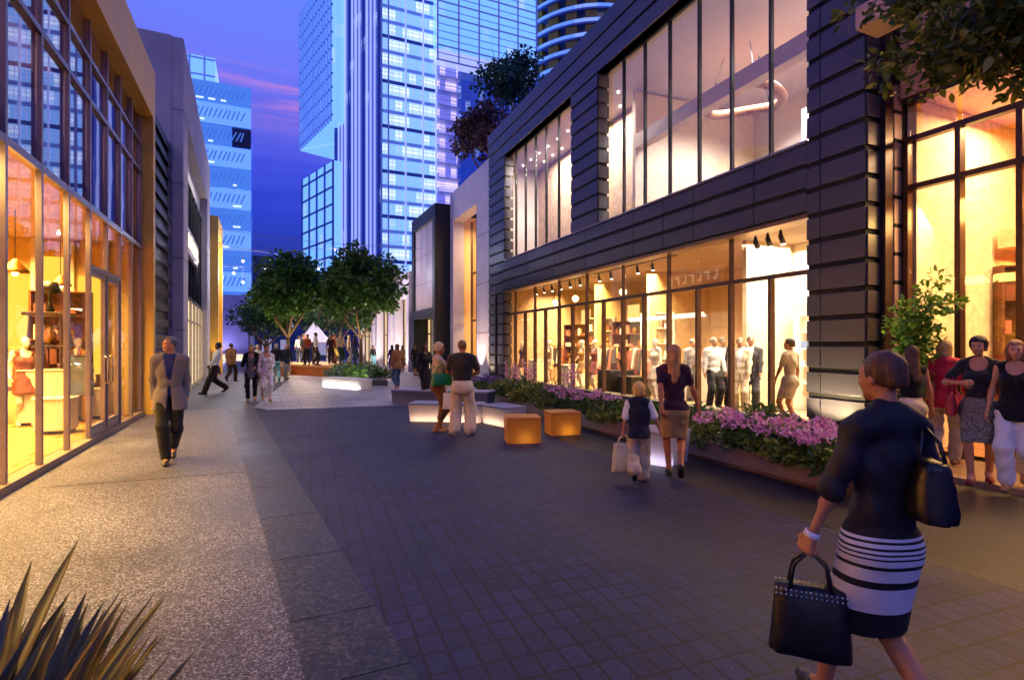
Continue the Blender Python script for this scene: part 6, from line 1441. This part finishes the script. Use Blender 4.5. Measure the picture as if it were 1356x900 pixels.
# 4, 5 the two women side by side
p = at(333, 531)
B = Body(1.68, 'f', feet=walk(1, .18, .3), hands={-1: (-.10, .22, 1.02), 1: (.22, .16, .98)}, head=(-.35, 0))
person('woman in a black jacket, grey top and black leggings with a grey bag', p, toward_cam(p, -.1), B, '#c48a6a', ('bob', '#8a8478'), [W('top', c_grey, sleeve=.3, hem=-.20, neck='scoop', off=.014), W('jacket', c_black, sleeve=.7, hem=.08, neck='open', vz=-.2, off=.024, collar=False), W('trousers', c_black, tight=True, off=.008), shoes(l_tan, heel=True, closed=False)], vox=.016, face=False)
p4 = p
p = at(353, 531)
B = Body(1.66, 'f', feet=walk(-1, .2, .3), hands={-1: (-.12, .22, 1.06), 1: (.24, .05, .86)}, head=(.2, 0))
person('woman in an all white suit walking beside the woman in leggings', p, toward_cam(p, .1), B, '#c48a6a', ('short', '#2c1a12'), [W('top', c_white, sleeve=.95, hem=-.14, neck='scoop', off=.016), W('trousers', c_white, tight=True, off=.012), shoes(l_tan, closed=False)], vox=.016, face=False)
for px, py, H, sx, col, tr_, hr, lab in ((366, 505, 1.72, 'm', c_black, c_teal, '#9a8a80', 'person in a black top and pale blue trousers behind the woman in white'), (379, 503, 1.70, 'm', c_navy, c_grey, '#b0a094', 'person in a dark jacket and grey trousers beside the orange terrace'), (341, 506, 1.68, 'f', c_cream, c_black, '#a09484', 'grey haired person half hidden behind the woman in leggings')):
    p = at(px, py); B = Body(H, sx, feet=walk(1 if px % 2 else -1, .26, .4), head=(.2, 0), fine=False)
    person(lab, p, away(p, .2) if px == 366 else toward_cam(p, .3), B, '#a87860', ('short', hr), [W('top', col, sleeve=.9, hem=-.12, neck='collar'), W('trousers', tr_, wide=.01), shoes(l_black)], vox=.022, face=False)
# 6 couple at the lit bench
p = at(580, 571)
B = Body(1.70, 'f', feet={-1: (-.08, .06, 0), 1: (.09, -.05, 0)}, hands={-1: (-.02, .25, 1.38), 1: (.09, .22, 1.42)}, elbow={-1: (-.6, .2, -1), 1: (.7, .1, -1)}, head=(.0, .1))
Bw = person('blonde woman in a pale top and brown shorts raising her hands to her face', p, face_to(CT * .9 + ST * .35, -ST * .9 + CT * .35), B, '#a8643c', ('short_full', '#c8b48c'), [W('top', c_sand, sleeve=.35, hem=-.10, neck='round', off=.016), W('trousers', c_brown, len=.12, wide=.03, off=.02, name='shorts'), shoes(l_tan, closed=False)], vox=.014, face=False)
pw = p
p = at(612, 576)
B = Body(1.74, 'm', feet={-1: (-.14, .0, 0, 0, .3), 1: (.14, .05, 0, 0, -.3)}, hands={-1: (-.14, .26, 1.06), 1: (.14, .26, 1.08)}, elbow={-1: (-1, -.5, -.3), 1: (1, -.5, -.3)}, fat=1.08, head=(-.1, 0))
person('man in a charcoal tee and loose cream trousers seen from behind at the lit bench', p, away(p, -.15), B, '#a8704c', ('short', '#7a5a3c'), [W('top', c_dtee, sleeve=.38, hem=-.10, neck='round', off=.02), W('trousers', c_cream, wide=.035, off=.026, wr=.006), shoes(mat('shoe_cream', '#c8b8a0', rough=.6))], vox=.013, face=False)
# 7 seated woman and dark figure behind the couple
sx, sy = at(602, 541); sx += .25; sy += .35
B = Body(1.64, 'f', drop=.44, feet={-1: (-.09, .42, 0), 1: (.09, .46, 0)}, hands={-1: (-.08, .34, .62), 1: (.08, .36, .62)}, head=(.5, .1), lean=.1, fine=False)
person('woman in a dark teal top sitting on the rear bench behind the couple', (sx, sy), toward_cam((sx, sy), .7), B, '#a86c4c', ('bob', '#6a3a20'), [W('top', cloth('deep_teal', '#183038'), sleeve=.5, hem=-.06, neck='round'), W('trousers', c_white, off=.014), shoes(l_black)], vox=.018, face=False, z=.0)
p = at(563, 534)
B = Body(1.72, 'f', feet=walk(1, .2), fine=False); person('dark dressed woman half hidden behind the blonde woman', p, toward_cam(p, .5), B, '#8a5a44', ('long', '#120d0c'), [W('dress', c_black, sleeve=.9, hem=.35, neck='round', flare=.02), shoes(l_black)], vox=.022, face=False)
# 8 figures near the black box and gateways
for px, py, H, sx_, w_, hr, lab in ((526, 515, 1.70, 'f', [W('top', cloth('tan_jkt', '#8a5c38'), sleeve=.95, hem=-.14, neck='collar', off=.022), W('trousers', c_denim, off=.012), shoes(l_tan)], ('bob', '#4a2c1c'), 'woman in a tan jacket and blue jeans at the edge of the plaza bed'),
                                   (549, 497, 1.70, 'f', [W('dress', c_black, sleeve=.9, hem=.40, neck='round', flare=.05), shoes(l_black)], ('long', '#0c0a0c'), 'woman in a long black dress by the black box shop'),
                                   (519, 495, 1.66, 'f', [W('dress', c_purple, sleeve=.9, hem=.55, neck='round', flare=.02), shoes(l_black)], ('long', '#161430'), 'long haired woman in deep purple by the white column'),
                                   (533, 492, 1.64, 'f', [W('dress', c_tan, sleeve=.5, hem=.45, neck='round', flare=.03), shoes(l_black)], ('long', '#2c1a12'), 'woman in a tan dress by the white gateway columns'),
                                   (494, 488, 1.66, 'f', [W('top', c_black, sleeve=.9, hem=-.1, neck='round'), W('trousers', c_teal, off=.014), shoes(l_black)], ('long', '#120f10'), 'dark topped person in pale trousers by the farthest gateway')):
    p = at(px, py); B = Body(H, sx_, feet=walk(1, .2, .3), head=(.2, 0), fine=False); person(lab, p, away(p, .4) if px in (526, 519) else toward_cam(p, .6), B, '#9a6a50', hr, w_, vox=.022, face=False)
# 9 crowd on the terrace
cr = [(402, 34.5, 'm', c_navy, c_black, '#2a2018', 'person in navy on the terrace, leftmost of the crowd'), (407, 30.6, 'f', c_rust, c_black, '#1c120e', 'person in rust red on the terrace near the left tree'), (418, 30.2, 'm', c_white, c_black, '#171210', 'person in a white shirt and black trousers on the terrace'), (438, 31, 'f', c_plum, c_dkbrown, '#3a2418', 'person in a plum top on the terrace, left of a close group'), (443, 31.6, 'm', c_rust, c_brown, '#6a4c30', 'person in a red brown coat on the terrace, middle of a close group'), (451, 31, 'm', c_sand, cloth('green_trs', '#20402c'), '#a08870', 'person in a sand jacket and green trousers on the terrace'), (470, 30.5, 'f', c_purple, c_denim, '#201828', 'person in purple and denim at the right end of the terrace'), (462, 33, 'f', c_cream, c_grey, '#c8b48c', 'pale dressed person low at the right end of the terrace'), (396, 36, 'f', c_white, c_denim, '#40302a', 'person in white at the back of the terrace by the left tree')]
for i, (px, Y, sx_, a, b_, hr, lab) in enumerate(cr):
    p = (x_at(px, Y), Y); B = Body(1.72 if sx_ == 'm' else 1.64, sx_, feet=walk(1 if i % 2 else -1, .15, .2), hands={-1: (-.2, .22, .98), 1: (.27, .04, .82)} if i % 2 else None, head=(.3 * (-1) ** i, 0), fine=False)
    person(lab, p, toward_cam(p, .8 * (-1) ** i + .3 * i), B, '#a07058', ('short' if sx_ == 'm' else 'bob', hr), [W('top', a, sleeve=.8, hem=-.10, neck='round'), W('trousers', b_, off=.014), shoes(l_black)], vox=.026, face=False, z=.60)
# 10 boy and mother
p = at(846, 640)
ym = at(893, 632)
hd_m = away(ym, .10)
B = Body(1.18, 'm', child=True, feet={1: (.07, .22, 0, 0, 0), -1: (-.07, -.26, .10, 1.05)}, hands={-1: (-.30, .02, .78), 1: (.40, .10, .86)}, head=(0, -.02))
tb, Bb = person('boy in a dark vest, white shirt and tan trousers carrying a cream bag', p, away(p, .0), B, '#b87a54', ('short_full', '#d0a452'), [W('top', c_white, sleeve=.42, hem=-.02, neck='collar', off=.016, cuff=1.6, name='shirt'), W('vest', c_navy, sleeve=0, hem=-.11, neck='round', off=.028, name='vest'), W('trousers', c_sand, wide=.03, off=.018, wr=.006), shoes(l_black)], vox=.010, face=False)
# height of the meeting hands
hb = Vector(Bb.wri[1]); hb.rotate(Matrix.Rotation(away(p), 3, 'Z')); hb = hb + Vector((p[0], p[1], 0))
inv = Matrix.Rotation(-hd_m, 3, 'Z') @ (hb - Vector((ym[0], ym[1], 0)))
km = 1.66 / 1.75
B = Body(1.66, 'f', feet={-1: (-.05, .20, 0, 0, 0), 1: (.06, -.22, .05, .8)}, hands={-1: ((inv.x + .02) / km, (inv.y) / km, (inv.z + .10) / km), 1: (.33, .04, .84)}, elbow={1: (.6, -.8, -.2)}, head=(.35, -.25), curl={-1: .8, 1: .4}, tilt=-.03)
tm, Bm = person('long haired woman in a plum tee and tan skirt leading the boy by hand', ym, hd_m, B, '#b06a42', ('long', '#a8784a'), [W('top', c_plum, sleeve=.30, hem=-.03, neck='scoop', off=.014, cuff=1.3), W('skirt', c_tan, hem=.52, waist=.10, off=.010, flare=-.005), shoes(mat('shoe_dark', '#1c1210', rough=.4), heel=True)], vox=.010, face=False)
# 11 inside the shop, behind the glass
def rbp(px, x): return place(px, x)
for px, x, H, sx_, wear, hr, sk, face_px, lab in ((945, 1.5, 1.72, 'm', [W('top', c_white, sleeve=.95, hem=-.05, neck='collar', off=.018, name='shirt'), W('trousers', c_black, wide=.015), shoes(l_black)], ('short', '#8a7c6c'), '#b07c5c', .5, 'man in a white shirt and black trousers inside the shop'),
      (957, 1.9, 1.72, 'm', [W('top', c_white, sleeve=.4, hem=-.1, neck='collar', off=.012, name='shirt'), W('jacket', c_black, sleeve=.97, hem=-.18, neck='open', off=.026), W('trousers', c_black, wide=.015), shoes(l_black)], ('short', '#2c2018'), '#a87454', .2, 'man in a black suit half hidden behind the man in the white shirt'),
      (980, 1.5, 1.70, 'm', [W('top', c_white, sleeve=.4, hem=-.1, neck='collar', off=.012, name='shirt'), W('jacket', c_sand, sleeve=.97, hem=-.18, neck='open', off=.026, vz=.05), W('trousers', c_sand, wide=.015), shoes(l_black)], ('short', '#6a5444'), '#b07c5c', -.1, 'man in an open sand blazer and pale trousers inside the shop'),
      (994, 1.8, 1.74, 'm', [W('top', c_white, sleeve=.4, hem=-.1, neck='collar', off=.012, name='shirt'), W('jacket', c_dtee, sleeve=.97, hem=-.18, neck='open', off=.026), W('trousers', c_dtee, wide=.015), shoes(l_black)], ('short', '#4a4038'), '#a87454', 0, 'man in a charcoal suit at the right of the group inside the shop'),
      (917, 2.3, 1.70, 'm', [W('jacket', c_grey, sleeve=.97, hem=-.16, neck='collar', off=.022), W('trousers', c_grey, wide=.015), shoes(l_black)], ('short', '#4a4a50'), '#a87454', .6, 'faint figure in grey farther inside the bright shop room'),
      (1046, .75, 1.66, 'f', [W('dress', c_sand, sleeve=.35, hem=.56, neck='round', flare=-.005, off=.014), shoes(l_tan, closed=False)], ('updo', '#3a2418'), '#a8704c', -2.2, 'woman in a beige dress standing just inside the glass near the pillar')):
    X, Y = rbp(px, x); B = Body(H, sx_, feet={-1: (-.1, .04, 0), 1: (.1, -.04, 0)}, hands={-1: (-.2, .18, .92), 1: (.26, .02, .82)}, head=(.25, 0), fine=True)
    person(lab, (X, Y), toward_cam((X, Y), face_px), B, sk, hr, wear, vox=.014, face=face_px > -1, z=.12)
# 12 women at the shop on the right
p = at(1296, 637, .075)
B = Body(1.67, 'f', feet={-1: (-.09, -.12, 0, .35), 1: (.06, .16, 0, 0)}, hands={-1: (-.22, .05, .86), 1: (.14, .20, 1.20)}, elbow={1: (.9, -.6, -.4)}, head=(-.15, 0), curl={-1: .6, 1: 1.0})
c_print = cloth('print', '#9a9488', var=.2, scale=60, col2='#2a2622')
tA, BA = person('woman in a charcoal tee and mottled skirt with a red bag', p, toward_cam(p, -.05), B, '#c48a66', ('short_full', '#1c1310'), [W('top', c_dtee, sleeve=.34, hem=-.06, neck='scoop', off=.014, cuff=1.5), W('skirt', c_print, hem=.50, waist=.10, off=.012, flare=.015), shoes(cloth('red_shoe', '#8a2420'), closed=False)], vox=.010, z=.075)
pA = p
p = at(1345, 646, .075)
B = Body(1.63, 'f', feet={1: (.06, .16, 0, 0, -.1), -1: (-.06, -.2, .04, .6)}, hands={-1: (-.26, .10, .88), 1: (.26, .02, .84)}, head=(.1, 0))
person('woman in a black tank top and white trousers at the right edge of the picture', p, toward_cam(p, -.1), B, '#cc9470', ('bob', '#9a6a48'), [W('top', c_black, sleeve=0, hem=-.12, neck='scoop', off=.014, name='tank_top'), W('trousers', c_white, wide=.018, off=.012), shoes(l_tan, closed=False)], vox=.010, z=.075)
p = (8.25, y_at(1250, 8.25))
B = Body(1.66, 'f', feet=walk(1, .3, .5), hands={-1: (-.26, .12, .86), 1: (.2, .2, 1.0)}, head=(.4, 0))
tC, BC = person('woman in a coral blouse and grey trousers walking into the bronze shop', p, away(p, -.2), B, '#b87c58', ('bob', '#a88c5c'), [W('top', c_coral, sleeve=.85, hem=-.12, neck='round', off=.022), W('trousers', c_sand, wide=.012, off=.014), shoes(l_tan)], vox=.012, z=.06, face=False)
pC = p
p = (7.62, y_at(1207, 7.62))
B = Body(1.64, 'f', feet=walk(-1, .3, .5), hands={-1: (-.26, .1, .86), 1: (.24, -.05, .84)}, head=(.2, 0))
person('woman in a black vest and pale skirt passing the pillar behind the striped skirt woman', p, away(p, .5), B, '#b87c58', ('long', '#4a2c1c'), [W('top', c_black, sleeve=0, hem=-.04, neck='round', off=.014), W('skirt', c_cream, hem=.35, off=.014, flare=.05), shoes(l_tan)], vox=.014, z=.0, face=False)
# 13 the foreground woman with striped skirt
p = g(1166, 985)
hdg = face_to(-CT * .12 + ST * .99, ST * .12 + CT * .99)
B = Body(1.63, 'f', feet={-1: (-.05, .30, 0, -.05, 0), 1: (.06, -.26, .06, .8, 0)}, hands={-1: (-.30, .10, .82), 1: (.13, .20, 1.12)}, elbow={-1: (-.45, -1, -.1), 1: (1, -.6, -.5)}, head=(.22, .05), curl={-1: 1.15, 1: .7}, lean=.05, fat=.74)
m_stripe = bpy.data.materials.new('striped_knit'); nt, b, o = _bsdf(m_stripe)
tc = N(nt, 'ShaderNodeTexCoord'); sp = N(nt, 'ShaderNodeSeparateXYZ'); nt.links.new(tc.outputs['Object'], sp.inputs[0])
mr = N(nt, 'ShaderNodeMapRange'); mr.inputs['From Min'].default_value = .45; mr.inputs['From Max'].default_value = .95; nt.links.new(sp.outputs[2], mr.inputs[0])
K, Wt = '#121116', '#cfccd8'
rp = ramp(nt, [(0, K), (.23, Wt), (.45, K), (.514, Wt), (.62, K), (.652, Wt), (.70, K), (.715, Wt), (.74, K), (.755, Wt), (.78, K), (.80, Wt), (.83, K), (.85, Wt), (.872, K), (1, K)], mr.outputs[0]); rp.color_ramp.interpolation = 'CONSTANT'
nt.links.new(rp.outputs[0], b.inputs['Base Color']); b.inputs['Roughness'].default_value = .85
nz = N(nt, 'ShaderNodeTexNoise'); nz.inputs['Scale'].default_value = 260; bpn = N(nt, 'ShaderNodeBump'); bpn.inputs['Strength'].default_value = .3; bpn.inputs['Distance'].default_value = .003; nt.links.new(tc.outputs['Object'], nz.inputs['Vector']); nt.links.new(nz.outputs['Fac'], bpn.inputs['Height']); nt.links.new(bpn.outputs[0], b.inputs['Normal'])
c_jkt = mat('jacket_silk', '#14131e', rough=.72, var=.2, scale=8, bump=.2, bscale=60, spec=.5)
tF, BF = person('woman close to the camera in a dark jacket and black and white striped skirt', p, hdg, B, '#b07a5c', ('updo', '#4a2e20'), [W('skirt', m_stripe, hem=.485, waist=.16, off=.012, flare=.0, wr=.002), W('jacket', c_jkt, sleeve=.52, hem=.01, neck='round', off=.020, cuff=1.3, wr=.007, boxy=.138), shoes(l_black, heel=True)], vox=.0085)
pF = p

# ------------------------------------------------------------------ things they carry
def to_world(pos, z, heading, loc): v = Vector(loc); v.rotate(Matrix.Rotation(heading, 3, 'Z')); return Vector((pos[0], pos[1], z)) + v
def handbag(label, at_, heading, w, h, d, m, strap=.14, studs=False, cat='bag', strap_r=.008, tilt=0, name='handbag', fabric=False):
    "bag hanging from at_ (the grip point): body below, two handles up to the grip"
    t = thing(name, label, cat, tuple(at_), heading); t.rotation_euler[1] = tilt; top = -strap; n_ = 13
    vs, fs = [], []
    prof = [(-1, .80), (-.97, .95), (-.8, 1.02), (-.4, .96), (-.1, .72), (0, .55)]
    for zf_, s_ in prof:
        for k in range(24):
            a = 2 * PI * k / 24; cx = math.copysign(abs(math.cos(a)) ** .45, math.cos(a)); sy_ = math.copysign(abs(math.sin(a)) ** .6, math.sin(a))
            x = cx * w / 2 * (.86 + .14 * (-zf_)) ; y = sy_ * d / 2 * s_; wob = .006 * math.sin(7 * a + 5 * zf_)
            vs.append((x + wob, y + wob, top + zf_ * h))
    for i in range(len(prof) - 1):
        for k in range(24): fs.append((i * 24 + k, i * 24 + (k + 1) % 24, (i + 1) * 24 + (k + 1) % 24, (i + 1) * 24 + k))
    fs += [tuple(range(23, -1, -1)), tuple(range(len(prof) * 24 - 24, len(prof) * 24))]
    MB().add(vs, fs).build('body', m, t, smooth=True)
    for s_ in (-1, 1):
        MB().tube([(-w * .26, s_ * d * .3, top - .02), (-w * .2, s_ * d * .2, top + strap * .6), (0, s_ * .008, -.0), (w * .2, s_ * d * .2, top + strap * .6), (w * .26, s_ * d * .3, top - .02)], strap_r, 8).build('handle', m, t, smooth=True)
    if studs:
        mb = MB()
        for k in range(15):
            x = -w * .42 + w * .84 * k / 14
            for zz, yy in ((top - h * .04, d * .40), (top - h * .10, d * .44)): mb.lathe([(.002, zz - .006), (.007, zz), (.002, zz + .006)], 6, (x, -yy)); mb.lathe([(.002, zz - .006), (.007, zz), (.002, zz + .006)], 6, (x, yy))
        mb.build('stud_trim', mat('steel', '#b0a8a0', rough=.25, metal=1), t)
    return t
gp = to_world(pF, 0, hdg, BF.hand_point(-1, .075)); handbag('black leather handbag with studded trim hanging from the striped skirt woman\'s hand', gp + Vector((0, 0, -.01)), R(-48), .31, .29, .14, l_black, .15, True)
q_ = to_world(pF, 0, hdg, (.10, -.10, 1.32)); handbag('black slouchy shoulder bag at the right side of the striped skirt woman', q_, hdg + R(65), .33, .22, .15, l_black, .12, name='shoulder_bag')
gp = to_world(pF, 0, hdg, BF.wri[-1]); t = thing('bracelet', 'white bracelet on the wrist of the striped skirt woman', 'bracelet', tuple(gp)); t.rotation_euler = (Vector(BF.hd_dir[-1][0])).to_track_quat('Z', 'Y').to_euler(); 
q = Vector(BF.hd_dir[-1][0]); q.rotate(Matrix.Rotation(hdg, 3, 'Z')); t.rotation_euler = q.to_track_quat('Z', 'Y').to_euler()
MB().add(*(lambda n: ([(r_ * math.cos(2 * PI * k / n), r_ * math.sin(2 * PI * k / n), z_) for r_, z_ in ((.026, -.014), (.031, -.01), (.031, .01), (.026, .014)) for k in range(n)], [(i * n + k, i * n + (k + 1) % n, (i + 1) * n + (k + 1) % n, (i + 1) * n + k) for i in range(3) for k in range(n)]))(20)).build('band', mat('bracelet_white', '#e8e4ec', rough=.3), t, smooth=True)
gp = to_world(at(846, 640), 0, away(at(846, 640)), Bb.hand_point(-1, .05)); handbag('cream cloth shopping bag hanging from the boy\'s hand', gp, away(at(846, 640)) + R(15), .30, .34, .10, c_canvas, .10, name='shopping_bag')
h6 = face_to(CT * .9 + ST * .35, -ST * .9 + CT * .35); gp = to_world(pw, 0, h6, (.24, .02, 1.30)); handbag('shiny green shoulder bag under the arm of the blonde woman', gp, h6 + R(90), .42, .22, .16, l_green, .18)
gp = to_world(pA, .075, toward_cam(pA, -.05), (.24, .05, 1.22)); handbag('red shoulder bag at the side of the woman in the mottled skirt', gp, toward_cam(pA, -.05) + R(90), .30, .24, .10, l_red, .22)
gp = to_world(pC, .06, away(pC, -.2), (-.20, -.06, 1.24)); handbag('tan shoulder bag on the back of the woman in coral', gp, away(pC, -.2), .28, .26, .09, l_tan, .14)
h2 = face_to(-CT * .75 - ST * .6, ST * .75 - CT * .6); gp = to_world(bp, 0, h2, (.26, -.05, 1.08)); handbag('black shoulder bag at the hip of the man in the white shirt', gp, h2 + R(90), .40, .26, .12, l_black, .16)
gp = to_world(p4, 0, toward_cam(p4, -.1), (-.26, .08, 1.02)); handbag('grey handbag on the arm of the woman in leggings', gp, toward_cam(p4, -.1) + R(70), .30, .22, .10, mat('leather_grey', '#6a6c70', rough=.5), .12)
p_ = at(612, 576); gp = to_world(p_, 0, away(p_, -.15), (-.26, .16, .86)); t = handbag('white paper shopping bag beside the man in cream trousers', gp, away(p_, -.15), .26, .30, .10, c_white, .10, name='shopping_bag')
